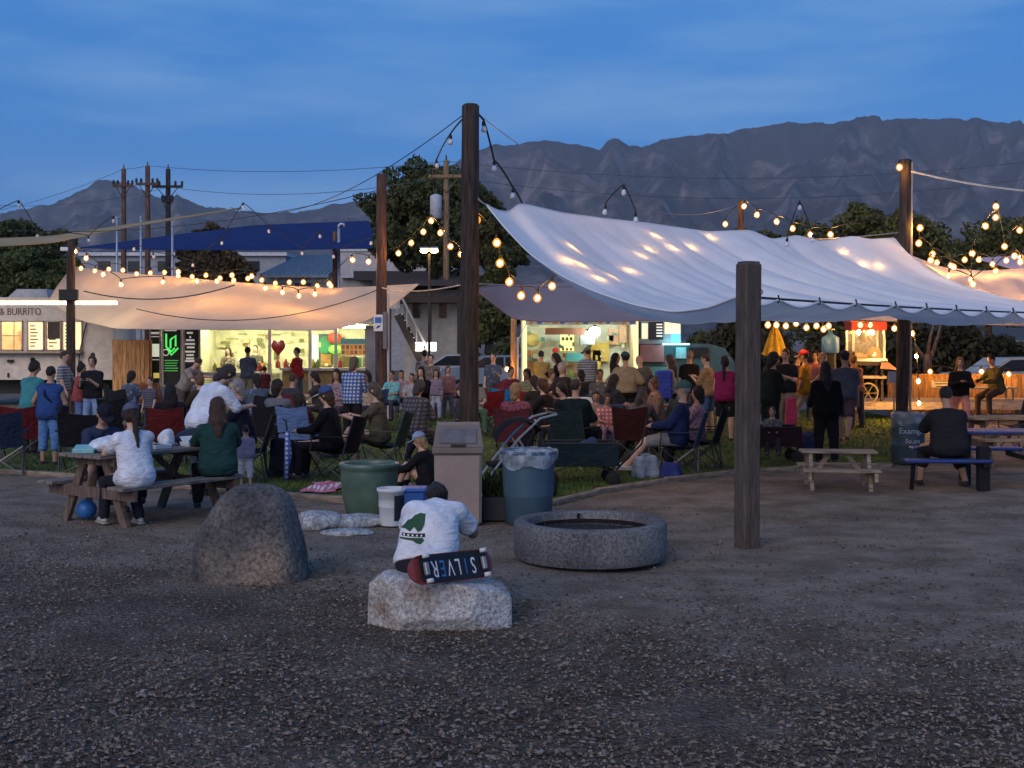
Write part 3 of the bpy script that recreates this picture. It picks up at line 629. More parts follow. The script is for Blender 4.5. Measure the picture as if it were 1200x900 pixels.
# small items: bucket, blue crate, dark planter, ball
r=thing('bucket','white plastic bucket with a dark label near the green pot','bucket',(-1.29,13.75,0))
MB().lathe([(.125,0),(.128,.01),(.15,.36),(.162,.365),(.162,.4),(.148,.4),(.143,.2)],(0,0,0),24).build('bucket_body',plain('white_plastic',(.6,.63,.66),.4),r,True)
mb=MB(); n=9
vs=[((.13+.021*z/.36+.004)*math.cos(a),(.13+.021*z/.36+.004)*math.sin(a),z) for z in(.06,.33) for a in [R(-75+i*7) for i in range(n)]]
mb.add(vs,[(i,i+1,n+i+1,n+i) for i in range(n-1)]); mb.build('label_panel',plain('label_black',(.02,.022,.03),.5),r)
mb=MB(); mb.tube([(.165*math.cos(R(a)),-.02-.05*math.sin(R(a)),.38+.0*a) for a in range(-0,181,15)],.005,5); mb.build('bucket_handle',M_STEEL,r)
r=thing('storage_tub','small blue plastic tub standing next to the white bucket','tub',(-1.06,13.85,0))
MB().box((0,0,.18),(.24,.3,.36),taper=(1.1,1.1),bev=.02).build('tub_body',plain('blue_plastic',(.03,.10,.33),.4),r)
MB().box((0,0,.375),(.29,.35,.04),bev=.015).build('tub_lid',plain('blue_lid',(.04,.12,.36),.4),r)
r=thing('planter_box','low dark square planter between the two bins','planter',(-.18,14.2,0))
MB().box((0,0,.13),(.36,.36,.26),taper=(1.12,1.12),bev=.015).build('box_body',plain('dark_plastic',(.03,.035,.04),.6),r)
mb=MB()
for i in range(90):
    a=random.random()*6.28; l=random.uniform(.15,.38); t=random.uniform(.1,.8); b=Vector((random.uniform(-.12,.12),random.uniform(-.12,.12),.25)); d=Vector((math.cos(a)*t,math.sin(a)*t,1)).normalized(); q=d.cross(Vector((math.sin(a),-math.cos(a),.2))).normalized()*.018
    mb.add([b-q*.4,b+q*.4,b+d*l*.6+q,b+d*l,b+d*l*.6-q],[(0,1,2,3,4)])
mb.build('leaves',mat('dark_leaf',(.03,.05,.015),.6,scale=8),r)
o=MB().ell((0,0,.11),(.11,.11,.11),20,14).build('play_ball',plain('blue_rubber',(.03,.14,.42),.4),smooth=True,loc=(-4.72,14.2,0)); tag(o,'small blue ball lying under the wooden picnic table','ball')
# mulch drift around feet of the boulder etc. is part of the loose stuff

# ================================================================ tables and benches
M_PT=wood('picnic_timber',(.15,.105,.08)); M_PT2=woodx('picnic_timber_grey',(.22,.18,.15))
def picnic(name,label,loc,rz,L,top_z,seat_z,W,SO,mt,ms,mf,cat='picnic table',th=.04):
    r=thing(name,label,cat,loc,rz)
    nb=5; bw=W/nb
    for i in range(nb): MB().box((random.uniform(-.008,.008),-W/2+bw*(i+.5),top_z-th/2+random.uniform(-.002,.002)),(L,bw-.008,th),bev=.006).build('tabletop_plank',mt,r)
    for s in(-1,1):
        for j in(0,1): MB().box((random.uniform(-.008,.008),s*(SO+ (j-.5)*.14),seat_z-th/2),(L,.132,th),bev=.006).build('bench_plank',ms,r)
    for e in(-1,1):
        x=e*(L/2-.22*min(1,L/1.8))
        MB().box((x,0,top_z-th-.045),(.04,W-.04,.088)).build('top_brace',mf,r)
        MB().box((x+.045*e,0,seat_z-th-.06),(.045,SO*2+.26,.115)).build('seat_brace',mf,r)
        for s in(-1,1):
            a=Vector((x,s*W*.22,top_z-th)); b=Vector((x,s*(SO*.86),-.02)); d=b-a; mid=(a+b)/2; ang=math.atan2(d.y,-d.z)
            MB().box(mid,(.05,.1,d.length+.02),(ang,0,0)).build('leg',mf,r)
    a=Vector((L/2-.35*min(1,L/1.8),0,seat_z-.08)); b=Vector((.12,0,top_z-.06)); 
    for e in(-1,1):
        p=Vector((a.x*e,0,a.z)); q=Vector((b.x*e,0,b.z)); d=q-p; MB().box((p+q)/2,(d.length,.04,.06),(0,-math.atan2(d.z,d.x),0)).build('diagonal_brace',mf,r)
    return r
PTX,PTY,PTA=-4.15,14.45,math.atan2(.82,.57)
picnic('picnic_table','large brown wooden picnic table at the lawn edge',(PTX,PTY,0),PTA,1.75,.76,.44,.72,.60,M_PT2,M_PT2,M_PT)
def on_table(u,v,z=.76):
    c,s=math.cos(PTA),math.sin(PTA); return Vector((PTX+u*c-v*s,PTY+u*s+v*c,z))
M_PALE=woodx('pale_timber',(.33,.26,.19))
picnic('small_picnic_table','small pale wooden picnic bench for children',(xw(983,17.2),17.25,0),R(-7),1.0,.5,.28,.42,.42,M_PALE,M_PALE,M_PALE,th=.03)
# blue steel picnic table on the right
M_BLUE=mat('blue_coated_steel',(.035,.06,.2),.45,var=.15,scale=3); M_BLK=plain('black_steel',(.012,.012,.014),.5,metal=.3)
r=thing('steel_picnic_table','blue coated steel picnic table on thick black posts','picnic table',(xw(1152,16.95),16.95,0),R(-3))
MB().box((-.47,-.05,.385),(1.12,.27,.045),bev=.02).build('bench_seat',M_BLUE,r)
for i in range(2): MB().box((.3,.62+i*.36,.72),(1.5,.34,.04),bev=.015).build('tabletop_panel',M_BLUE,r)
MB().box((.3,1.75,.40),(1.6,.27,.045),bev=.02).build('bench_seat',M_BLUE,r)
MB().box((0,0,.28),(.16,.12,.6),bev=.02).build('post',M_BLK,r); 
MB().box((.0,.8,.34),(.14,.14,.74),bev=.02).build('post',M_BLK,r); MB().box((.9,.8,.34),(.14,.14,.74),bev=.02).build('post',M_BLK,r)
MB().box((0,.8,.34),(.08,1.9,.07)).build('cross_beam',M_BLK,r); MB().box((.9,.8,.34),(.08,1.9,.07)).build('cross_beam',M_BLK,r)
MB().tube([(-.92,.05,0),(-.92,-.05,.36)],.03,8).build('bench_leg',M_BLK,r)
picnic('picnic_table','long wooden picnic table behind the steel picnic table',(xw(1215,20.5),20.5,0),R(4),2.4,.76,.45,.75,.62,woodx('lit_timber',(.34,.22,.13)),woodx('lit_timber',(.34,.22,.13)),M_PT)
# things on the left table
def bag(name,label,loc,size,m,seed,cat='bag'):
    F=Field((-size[0],-size[1],-.02),(size[0],size[1],size[2]*1.4),.012 if loc.y<17 else .02)
    F.ell((0,0,size[2]*.42),(size[0]*.5,size[1]*.5,size[2]*.6),.02); F.ell((size[0]*.15,0,size[2]*.7),(size[0]*.2,size[1]*.25,size[2]*.4),.05)
    F.ripple(.016,26,seed); F.ripple(.008,55,seed+1); F.cut((0,0,.004),(0,0,-1)); o=obj(name,F.mesh(name),m,None,True,loc); return tag(o,label,cat)
M_WPL=mat('white_bag_plastic',(.62,.66,.72),.35,scale=12,bump=.4)
bag('plastic_bag','white plastic carrier bag lying on the brown picnic table',on_table(-.5,.0),(.4,.3,.16),M_WPL,4)
bag('plastic_bag','small upright white bag on the brown picnic table',on_table(.35,.05),(.2,.18,.18),M_WPL,14)
bag('folded_jacket','dark navy bundle on the far end of the brown picnic table',on_table(.72,.05),(.36,.3,.17),mat('navy_cloth',(.025,.035,.06),.9,bump=.4),8,'jacket')
for k,(u,v,c,lab) in enumerate(((-.72,.1,(.25,.5,.5),'pale teal takeout box on the brown picnic table'),(.1,-.12,(.65,.66,.68),'white foam takeout tray on the brown picnic table'),(.55,-.18,(.65,.66,.68),'open white takeout tray by the navy bundle'))):
    rr=thing('takeout_box',lab,'takeout box',on_table(u,v),random.random()*3); mm=plain('foam_%d'%k,c,.6)
    MB().box((0,0,.025),(.22,.2,.05),taper=(1.08,1.08),bev=.006).build('tray',mm,rr); MB().box((0,.03,.058),(.23,.17,.012),(R(12 if k!=2 else 35),0,0)).build('tray_lid',mm,rr)
o=MB().lathe([(.03,0),(.036,.1),(.038,.11),(.034,.11),(.03,.02)],(0,0,0),14).build('paper_cup',plain('paper_white',(.6,.6,.6)),None,True,on_table(.5,.15)); tag(o,'white paper cup beside the small bag on the picnic table','cup')
# ================================================================ writing
def text_mesh(s, size, depth=.004, font_scale=(1,1), align='CENTER'):
    c=bpy.data.curves.new('t','FONT'); c.body=s; c.size=size; c.extrude=depth; c.align_x=align; c.align_y='CENTER'; c.resolution_u=3
    o=bpy.data.objects.new('t',c); COL.objects.link(o); dg=bpy.context.evaluated_depsgraph_get(); me=bpy.data.meshes.new_from_object(o.evaluated_get(dg))
    COL.objects.unlink(o); bpy.data.objects.remove(o); bpy.data.curves.remove(c)
    for v in me.vertices: v.co=Vector((v.co.x*font_scale[0],v.co.y*font_scale[1],v.co.z))
    return me
def text(s, size, m, parent, loc, rot=(R(90),0,0), name='lettering', **k):
    o=obj(name,text_mesh(s,size,**k),m,parent,loc=loc); o.rotation_euler=rot; return o
# ================================================================ trees
def tree(name,label,loc,h,crown_c,crown_r,nleaf,leaf,mleaf,mtrunk,seed,clumps=16,trunk_r=.22,cat='tree',group=None,flatten=.8):
    r_=random.Random(seed); g=np.random.default_rng(seed); root=thing(name,label,cat,loc,0,group)
    C=Vector(crown_c); Rr=Vector(crown_r); cl=[]
    for i in range(clumps):
        while True:
            p=Vector((r_.uniform(-1,1),r_.uniform(-1,1),r_.uniform(-1,1)))
            if .25<p.length<.85: break
        cl.append((C+Vector((p.x*Rr.x,p.y*Rr.y,p.z*Rr.z)),r_.uniform(.24,.44)*min(Rr)))
    mb=MB(); base=Vector((0,0,-.2)); fork=Vector((r_.uniform(-.2,.2),0,max(.8,C.z-Rr.z*.75)))
    mb.tube([base,base.lerp(fork,.5)+Vector((r_.uniform(-.1,.1),0,0)),fork],[trunk_r*1.15,trunk_r*.9,trunk_r*.75],8)
    for c,rad in cl[:10]:
        mid=fork.lerp(c,.5)+Vector((0,0,.15*Rr.z)); mb.tube([fork,mid,c],[trunk_r*.5,trunk_r*.28,.03],6)
    mb.build('trunk',mtrunk,root,True)
    per=nleaf//clumps; Vs=[]; 
    for c,rad in cl:
        d=g.normal(0,1,(per,3)); d/=np.linalg.norm(d,axis=1)[:,None]; rr=rad*(.55+.55*g.random(per)**.6)*(1+.25*np.sin(5*d[:,0]+3*d[:,2]+seed))
        P=np.array(c)+d*rr[:,None]*np.array([1.25,1.25,flatten])
        a=g.normal(0,1,(per,3)); a/=np.linalg.norm(a,axis=1)[:,None]; b=np.cross(a,g.normal(0,1,(per,3))); b/=np.linalg.norm(b,axis=1)[:,None]+1e-9
        L=leaf*g.uniform(.6,1.4,per)[:,None]; W=L*.55
        Vs.append(np.stack([P-a*L,P+b*W,P+a*L,P-b*W],1))
    V=np.concatenate(Vs).reshape(-1,3); n=len(V)//4
    me=bpy.data.meshes.new('crown'); me.from_pydata(V.tolist(),[],np.arange(4*n).reshape(-1,4).tolist()); obj('crown',me,mleaf,root)
    return root
def leafmat(name,c,c2): return mat(name,c,.75,col2=c2,scale=.8,spec=.15)
ML1=leafmat('leaf_dark',(.10,.11,.04),(.035,.045,.018)); ML2=leafmat('leaf_olive',(.13,.13,.045),(.05,.055,.02)); ML3=leafmat('leaf_mid',(.11,.13,.045),(.045,.06,.02))
MT=mat_pole('bark',(.09,.065,.05))
def tree_px(name,label,px,Y,top,bot,wpx,nleaf,leaf,ml,seed,clumps=18,**k):
    z1=at(px,top,Y).z; z0=max(.6,at(px,bot,Y).z); rx=wpx/2/FPX*Y; return tree(name,label,(xw(px,Y),Y,0),z1,(0,0,(z0+z1)/2),(rx,rx*.9,(z1-z0)/2),nleaf,leaf,ml,MT,seed,clumps,**k)
tree_px('broadleaf_tree','big dark broadleaf tree rising behind the tall centre pole',505,66,194,322,165,40000,.13,ML1,11,30,trunk_r=.35)
tree_px('broadleaf_tree','dark tree between the tall centre pole and the white sail',575,60,212,400,90,18000,.125,ML1,12,16,trunk_r=.25)
tree_px('broadleaf_tree','wide round olive tree beyond the far bulb pole',1010,56,232,400,200,46000,.12,ML2,13,30,trunk_r=.3)
tree_px('broadleaf_tree','low dark tree behind the short bulb post',880,58,262,400,140,22000,.12,ML1,14,20)
tree_px('broadleaf_tree','olive tree at the right behind the lit sails',1160,58,262,400,170,26000,.12,ML2,15,22)
tree_px('broadleaf_tree','dark tree above the white food truck',28,62,248,345,90,20000,.13,ML1,16,18)
tree_px('broadleaf_tree','green bushy tree beside the white food truck',45,54,292,372,110,24000,.11,ML3,17,20)
tree_px('broadleaf_tree','brownish tree below the navy sail',255,74,268,345,100,20000,.13,leafmat('leaf_brown',(.12,.085,.045),(.05,.04,.02)),18,18)
tree_px('broadleaf_tree','dark tree seen between the taco stand and the centre pole',590,50,330,410,90,14000,.11,ML1,19,14)
def hedge(label,px0,px1,Y,top,nleaf,seed,ml,leaf=.14):
    g=np.random.default_rng(seed); x0,x1=xw(px0,Y),xw(px1,Y); z1=at(0,top,Y).z; n=nleaf
    root=thing('hedge',label,'hedge',((x0+x1)/2,Y,0)); X=g.uniform(x0,x1,n)-(x0+x1)/2; hh=z1*(.78+.22*np.sin(X*1.3+seed)*np.sin(X*.47)+.12*np.sin(X*4.1)); Z=hh*g.random(n)**.7; Yy=g.normal(0,.55,n)
    P=np.stack([X,Yy,Z],1); a=g.normal(0,1,(n,3)); a/=np.linalg.norm(a,axis=1)[:,None]; b=np.cross(a,g.normal(0,1,(n,3))); b/=np.linalg.norm(b,axis=1)[:,None]; L=leaf*g.uniform(.6,1.4,n)[:,None]
    V=np.stack([P-a*L,P+b*L*.5,P+a*L,P-b*L*.5],1).reshape(-1,3); me=bpy.data.meshes.new('foliage'); me.from_pydata(V.tolist(),[],np.arange(4*n).reshape(-1,4).tolist()); obj('foliage',me,ml,root)
    mb=MB(); 
    for i in range(int((x1-x0)/1.6)): 
        x=x0-(x0+x1)/2+.8+i*1.6; mb.tube([(x,0,-.1),(x+.1,0,z1*.5),(x-.1,.1,z1*.75)],[.06,.04,.02],6)
    mb.build('stems',MT,root)
hedge('tall dark hedge behind the low wooden fence',820,1290,43,368,26000,31,leafmat('leaf_dark_brown',(.06,.055,.03),(.025,.025,.012)))  # hedge leaves in a very dark brownish green
hedge('dark shrubs behind the teal food truck',745,870,47,385,8000,32,ML1)
hedge('dark shrubs left of the taco stand',548,612,46,392,5000,33,ML1)
# bare small tree by the fence
def bare_tree():
    r=thing('bare_tree','small bare branched tree trunk behind the wooden fence','tree',(xw(1087,36),36,0)); mb=MB(); z=lambda y:at(0,y,36).z
    X=lambda p:xw(p,36)-xw(1087,36)
    mb.tube([(0,0,0),(0,0,z(425)),(X(1086),0,z(415))],[.14,.12,.1],8); mb.tube([(0,0,z(425)),(X(1094),0,z(410)),(X(1100),.1,z(395)),(X(1104),.1,z(380))],[.08,.06,.04,.02],6)
    mb.tube([(0,0,z(425)),(X(1078),0,z(412)),(X(1073),.1,z(402))],[.06,.04,.02],6); mb.tube([(0,0,z(415)),(X(1090),0,z(395)),(X(1096),.1,z(378))],[.06,.04,.02],6); mb.build('trunk',mat_pole('pale_bark',(.22,.15,.12)),r,True)
bare_tree()

# ================================================================ utility poles and far buildings
M_UP=mat_pole('utility_timber',(.13,.075,.05)); M_UPD=mat_pole('utility_timber_dark',(.045,.04,.04)); M_INS=plain('insulator',(.05,.05,.055),.4)
def upole(label,px,Y,top,w,m,arms=(),transformer=None,bolts=True):
    x=xw(px,Y); z1=at(px,top,Y).z; r=thing('utility_pole',label,'utility pole',(x,Y,0)); MB().tube([(0,0,-.3),(0,0,z1*.5),(0,0,z1)],[w*.6,w*.53,w*.45],10).build('shaft',m,r,True)
    for (apy,half) in arms:
        z=at(px,apy,Y).z; a=MB().box((0,-w*.5,z),(half*2,.12,.14)).build('crossarm',m,r)
        for k in(-1,-.55,.55,1): MB().lathe([(.04,0),(.09,.05),(.05,.1),(.09,.15),(.05,.22),(.02,.26)],(k*half*.95,-w*.5,z+.07),8).build('insulator',M_INS,a)
        for k in(-1,1): MB().tube([(k*half*.7,-w*.5,z-.05),(0,-w*.45,z-.75)],.025,5).build('arm_brace',M_INS,r)
    MB().tube([(0,0,z1-.02),(0,0,z1+.25)],[.05,.03],6).build('top_pin',M_INS,r)
    if transformer:
        z=at(px,transformer,Y).z; t=MB(); t.lathe([(.2,0),(.27,.04),(.27,1.0),(.24,1.06),(.1,1.12)],(-.45,-.25,z-.55),16,True,True); t.build('transformer',plain('transformer_grey',(.42,.45,.48),.5),r,True); MB().tube([(-.45,-.25,z+.55),(-.45,-.25,z+.8)],.04,6).build('bushing',M_INS,r)
    return r
upole('brown utility pole with a short crossarm, first of three beside the peak',145,72,198,.3,M_UP,[(218,.55)])
upole('tallest brown utility pole, middle one of three beside the peak',173,70,195,.3,M_UP,[(216,.6)])
upole('dark utility pole with the widest crossarm, last of three beside the peak',197,71,198,.3,M_UPD,[(219,.85),(236,.3)])
upole('tan utility pole carrying a grey transformer behind the centre pole',523,58,188,.27,mat_pole('utility_timber_tan',(.26,.17,.09)),[(207,.8)],243)
def thin_pole(label,px,Y,top,r0,m,hook=False):
    x=xw(px,Y); z=at(px,top,Y).z; r=thing('steel_pole',label,'pole',(x,Y,0)); MB().tube([(0,0,-.1),(0,0,z)],r0,8).build('shaft',m,r,True)
    if hook: MB().tube([(0,0,z-.02),(0,0,z+.12),(.08,0,z+.2),(.2,0,z+.18),(.24,0,z+.05)],r0*.9,8).build('hook',m,r,True)
    else: MB().lathe([(r0*1.3,0),(r0*1.3,.06),(.01,.09)],(0,0,z),8,False).build('cap',m,r)
    return r,Vector((x,Y,z))
M_GALV=plain('galvanised',(.42,.43,.45),.45,metal=.5)
thin_pole('pale vent pipe with a curved top beside the grey roof',397,52,268,.06,M_GALV,True)
thin_pole('thin pale pole left of the three utility poles',137,50,256,.045,M_GALV); thin_pole('thin pale pole between two brown utility poles',165,50,256,.045,M_GALV); thin_pole('thin pale pole right of the dark utility pole',202,50,258,.045,M_GALV)
pole('timber_post','short red brown post beside the curved vent pipe',392.5,52.5,272,.2,M_BROWN)
# grey roofed building
def wall_box(mb,x0,x1,y0,y1,z0,z1): mb.box(((x0+x1)/2,(y0+y1)/2,(z0+z1)/2),(x1-x0,y1-y0,z1-z0)); return mb
def house():
    Y=80; X=lambda p:xw(p,Y); Zf=lambda y:at(0,y,Y).z
    r=thing('grey_roofed_building','long building with a blue grey metal roof and white walls','building',(X(420),Y,0)); ox=X(420)
    wall_box(MB(),X(305)-ox,X(540)-ox,.2,9,0,Zf(324)).build('wall',plain('stucco_grey',(.34,.36,.38)),r)
    mb=MB(); mb.add([(X(306)-ox,-.6,Zf(323)),(X(386)-ox,-.6,Zf(323)),(X(394)-ox,6,Zf(292)),(X(333)-ox,6,Zf(292))],[(0,1,2,3)]); mb.add([(X(386)-ox,-.6,Zf(323)),(X(386)-ox,9,Zf(323)),(X(394)-ox,6,Zf(292))],[(0,1,2)])
    mb.add([(X(306)-ox,-.6,Zf(323)-.15),(X(386)-ox,-.6,Zf(323)-.15),(X(386)-ox,-.6,Zf(323)),(X(306)-ox,-.6,Zf(323))],[(0,1,2,3)])
    rf=mb.build('roof',mat('metal_roof',(.17,.22,.27),.5,scale=2,stretch=(6,.3,.3)),r)
    for i in range(18):
        t=i/17; a=Vector((X(306+80*t)-ox,-.6,Zf(323)+.03)); b=Vector((X(333+61*t)-ox,6,Zf(292)+.03)); MB().tube([a,b],.035,4).build('seam',MATS['metal_roof'],rf)
    wall_box(MB(),X(400)-ox,X(536)-ox,-.4,6,Zf(326)-.0,Zf(295)).build('upper_wall',plain('stucco_white',(.42,.42,.44)),r)
    wall_box(MB(),X(398)-ox,X(538)-ox,-.5,6.2,Zf(295),Zf(292.5)).build('parapet',plain('trim_white',(.55,.56,.58)),r)
    wall_box(MB(),X(308)-ox,X(388)-ox,.1,.4,Zf(331),Zf(326)).build('fascia',plain('trim_white',(.5,.5,.52)),r)
    wall_box(MB(),X(420)-ox,X(545)-ox,-2.5,.0,Zf(330),Zf(320)).build('porch_roof',plain('dark_roof',(.03,.03,.035)),r)
    for p in (345,352,359): 
        w=wall_box(MB(),X(p)-ox,X(p+5)-ox,.1,.25,Zf(336),Zf(331.5)).build('window',plain('dark_glass',(.02,.025,.03),.15),r)
    # square outline on the gable
    mb=MB(); 
    for a,b in (((465,303),(485,303)),((465,303),(465,312)),((465,312),(480,312))): mb.tube([Vector((X(a[0])-ox,-.45,Zf(a[1]))),Vector((X(b[0])-ox,-.45,Zf(b[1])))],.05,4)
    mb.build('wall_mark',plain('dark_mark',(.05,.05,.06)),r)
house()
def house2():
    r=thing('flat_roofed_building','low flat building with a white fascia beyond the tan sail','building',(xw(230,85),85,0)); X=lambda p:xw(p,85)-xw(230,85); Zf=lambda y:at(0,y,85).z
    wall_box(MB(),X(95),X(335),0,8,0,Zf(300)).build('wall',plain('stucco_blue',(.28,.31,.35)),r); wall_box(MB(),X(93),X(337),-.3,8.2,Zf(300),Zf(296)).build('fascia',plain('trim_white',(.5,.5,.52)),r)
    for p in (115,150,185,290): wall_box(MB(),X(p),X(p+14),-.06,.1,Zf(318),Zf(306)).build('window',plain('dark_glass',(.02,.025,.03),.15),r)
house2()
def stair_house():
    Y=52; X=lambda p:xw(p,Y)-xw(495,Y); Zf=lambda y:at(0,y,Y).z
    r=thing('stair_building','white two storey building with an outside stair and dark deck','building',(xw(495,Y),Y,0)); mw=plain('siding_white',(.5,.47,.42)); md=plain('dark_beam',(.035,.025,.02))
    wall_box(MB(),X(470),X(535),1.5,6,0,Zf(338)).build('wall',mw,r)
    wall_box(MB(),X(455),X(540),-.6,1.5,Zf(352)-.1,Zf(348)).build('deck',md,r)
    wall_box(MB(),X(440),X(540),-1,6.5,Zf(336),Zf(329)).build('roof',plain('dark_roof',(.03,.03,.035)),r)
    for p in (458,505,538): wall_box(MB(),X(p)-.06,X(p)+.06,-.55,-.43,0,Zf(336)).build('post',md,r)
    for p in (480,512): wall_box(MB(),X(p),X(p+9),1.42,1.6,Zf(372),Zf(354)).build('window',plain('dark_glass',(.02,.025,.03),.15),r)
    a=Vector((X(468),-.9,Zf(368))); b=Vector((X(512),-.9,.0)); n=13
    for s in(0,.9):
        d=b-a; MB().box((a+b)/2+Vector((0,s,-.05)),(d.length,.06,.28),(0,math.atan2(-d.z,d.x),0)).build('stringer',md,r)
    for i in range(n):
        p=a.lerp(b,(i+.5)/n); MB().box(p+Vector((0,.45,.08)),(.32,.9,.05)).build('stair_tread',mw,r)
    MB().tube([a+Vector((0,-.03,1)),b+Vector((0,-.03,1))],.05,6).build('handrail',plain('rail_pale',(.4,.38,.35)),r)
    for i in range(5):
        p=a.lerp(b,i/4); MB().tube([p,p+Vector((0,-.03,1))],.03,5).build('rail_post',plain('rail_pale',(.4,.38,.35)),r)
    wall_box(MB(),X(455),X(470),-.62,-.55,Zf(362),Zf(352)).build('deck_rail',mw,r)
    # two small lit sign boxes
    for p0,p1,t in ((489.5,499,'Do'),(503,513,'EA')):
        s=wall_box(MB(),X(p0),X(p1),-1.25,-1.05,Zf(411),Zf(401)).build('lit_sign',emit('lit_sign_white',(1,.93,.78),2.2),r); text(t,.3,plain('sign_ink',(.25,.2,.12)),s,(X((p0+p1)/2),-1.256,Zf(406)))
stair_house()
# overhead wires
def wires(label,segs,r=.013,cat='wire'):
    o=thing('overhead_wire',label,cat,segs[0][0])
    for a,b,s in segs:
        mb=MB(); mb.tube([p-Vector(segs[0][0]) for p in sag(a,b,s,16)],r,4); mb.build('wire',plain('power_line',(.10,.11,.13),.6),o)
    return o
wires('overhead power line running past the three utility poles',[(at(-80,258,76),at(145,198,72),.5),(at(145,198,72),at(173,194,70),.05),(at(173,194,70),at(523,189,58),.4),(at(523,189,58),at(1290,178,60),1.0)])
wires('lower overhead line between the utility poles',[(at(-80,230,76),at(197,219,71),.8),(at(197,219,71),at(523,207,58),.6),(at(523,207,58),at(1290,196,58),1.2)])
# ================================================================ food trucks, stands and the fence
M_TW=plain('truck_white',(.55,.5,.46),.45); M_WARM=emit('warm_panel_light',(1,.74,.38),3.0); M_TRIM=plain('truck_trim',(.3,.25,.2),.5,metal=.3)
def wheel(parent,c,rad,w):
    t=MB(); t.lathe([(rad*.6,-w/2),(rad*.95,-w/2),(rad,-w*.35),(rad,w*.35),(rad*.95,w/2),(rad*.6,w/2),(rad*.6,-w/2)],(0,0,0),20,False); o=t.build('wheel',plain('tyre',(.015,.015,.016),.8),parent,True,c); o.rotation_euler=(R(90),0,0)
    MB().lathe([(rad*.6,-w*.3),(rad*.2,-w*.42),(.001,-w*.42)],(0,0,0),16,False).build('hub',plain('hub_grey',(.25,.25,.26),.4,metal=.6),o,True)
def left_truck():
    Y=38; ox=xw(60,Y); X=lambda p:xw(p,Y)-ox; Zf=lambda y:at(0,y,Y).z
    r=thing('food_truck','white food truck with bright menu windows and a strip light','food truck',(ox,Y,0))
    b=MB(); z0,z1=Zf(445),Zf(352); xs=[X(-110),X(132)]
    wins=[(X(-60),X(-20)),(X(1),X(27)),(X(32),X(52)),(X(54),X(72)),(X(73),X(97))]; wz0,wz1=Zf(411),Zf(376)
    # front wall built round its openings
    wall_box(b,xs[0],xs[1],0,.06,z0,wz0); wall_box(b,xs[0],xs[1],0,.06,wz1,z1); e=[xs[0]]+[v for w in wins for v in w]+[xs[1]]
    for i in range(0,len(e),2): wall_box(b,e[i],e[i+1],0,.06,wz0,wz1)
    wall_box(b,xs[0],xs[1],2.3,2.36,z0,z1); wall_box(b,xs[1]-.06,xs[1],.06,2.3,z0,z1); wall_box(b,xs[0],xs[0]+.06,.06,2.3,z0,z1); wall_box(b,xs[0]+.06,xs[1]-.06,.06,2.3,z0,z0+.06)
    b.build('body',M_TW,r)
    wall_box(MB(),xs[0]-.03,xs[1]+.03,-.05,2.4,z1,z1+.09).build('roof',M_TW,r)
    MB().add([(X(4),.3,z1+.09),(X(52),.3,z1+.09),(X(47),.5,Zf(338)),(X(12),.5,Zf(338)),(X(4),1.8,z1+.09),(X(52),1.8,z1+.09),(X(47),1.6,Zf(338)),(X(12),1.6,Zf(338))],[(0,1,2,3),(5,4,7,6),(1,5,6,2),(4,0,3,7),(3,2,6,7)]).build('roof_vent',plain('vent_grey',(.35,.36,.37),.5),r)
    wall_box(MB(),X(-100),X(125),.5,2.2,.35,z0).build('chassis',M_CABLE,r)
    for p in (-90,110): wheel(r,(X(p),.35,.38),.38,.25)
    inner=wall_box(MB(),xs[0]+.2,xs[1]-.2,1.2,1.25,z0+.2,z1-.1).build('inner_wall',plain('warm_inner',(.6,.48,.33),.5),r)
    for i,w in enumerate(wins):
        fr=MB(); t=.035
        for a0,a1,c0,c1 in ((w[0],w[1],wz1-t,wz1),(w[0],w[1],wz0,wz0+t),(w[0],w[0]+t,wz0,wz1),(w[1]-t,w[1],wz0,wz1)): wall_box(fr,a0,a1,-.04,.0,c0,c1)
        fo=fr.build('window_frame',M_TRIM,r)
        if i>=2:  # menu boards on lit panels
            wall_box(MB(),w[0]+t,w[1]-t,.02,.04,wz0+t,wz1-t).build('menu_board',emit('menu_glow_%d'%i,(1,.75,.42),.42),fo)
            for k in range(7):
                zz=wz0+.12+k*.1; ww=random.uniform(.1,.24); wall_box(MB(),w[0]+.08,w[0]+.08+ww,.012,.018,zz,zz+.035).build('menu_line',plain('menu_ink_%d'%(k%3),[(.25,.08,.03),(.2,.12,.05),(.12,.1,.08)][k%3]),fo)
            if i==3: wall_box(MB(),w[0]+t+.01,w[1]-t-.01,.0,.018,Zf(397),wz1-t).build('menu_panel',plain('menu_black',(.05,.035,.03)),fo)
        else: 
            wall_box(MB(),w[0]+t,w[1]-t,-.01,.0,(wz0+wz1)/2-.015,(wz0+wz1)/2+.015).build('glazing_bar',M_TRIM,fo); wall_box(MB(),(w[0]+w[1])/2+.05,(w[0]+w[1])/2+.08,-.011,-.001,wz0,wz1).build('glazing_bar',M_TRIM,fo)
            wall_box(MB(),w[0]+.1,w[0]+.28,1.1,1.19,wz0+.3,wz0+.6).build('notice',plain('notice_pink',(.5,.3,.22)),fo)
    wall_box(MB(),X(-80),X(98),-.32,0,wz0-.07,wz0-.02).build('service_shelf',M_TRIM,r)
    MB().box((X(10),.8,z1-.14),(6,.12,.06)).build('ceiling_light',emit('truck_ceiling',(1,.7,.36),22),r)
    text('& BURRITO',.30,plain('truck_ink',(.14,.09,.05)),r,(X(24),-.012,Zf(365.5)),font_scale=(.82,1))
    MB().box((X(13),-.06,Zf(423)),(.16,.1,.08)).build('latch',M_CABLE,r); MB().tube([(X(10),-.03,Zf(437)),(X(10),-.03,Zf(442))],.03,6).build('drain_pipe',M_CABLE,r)
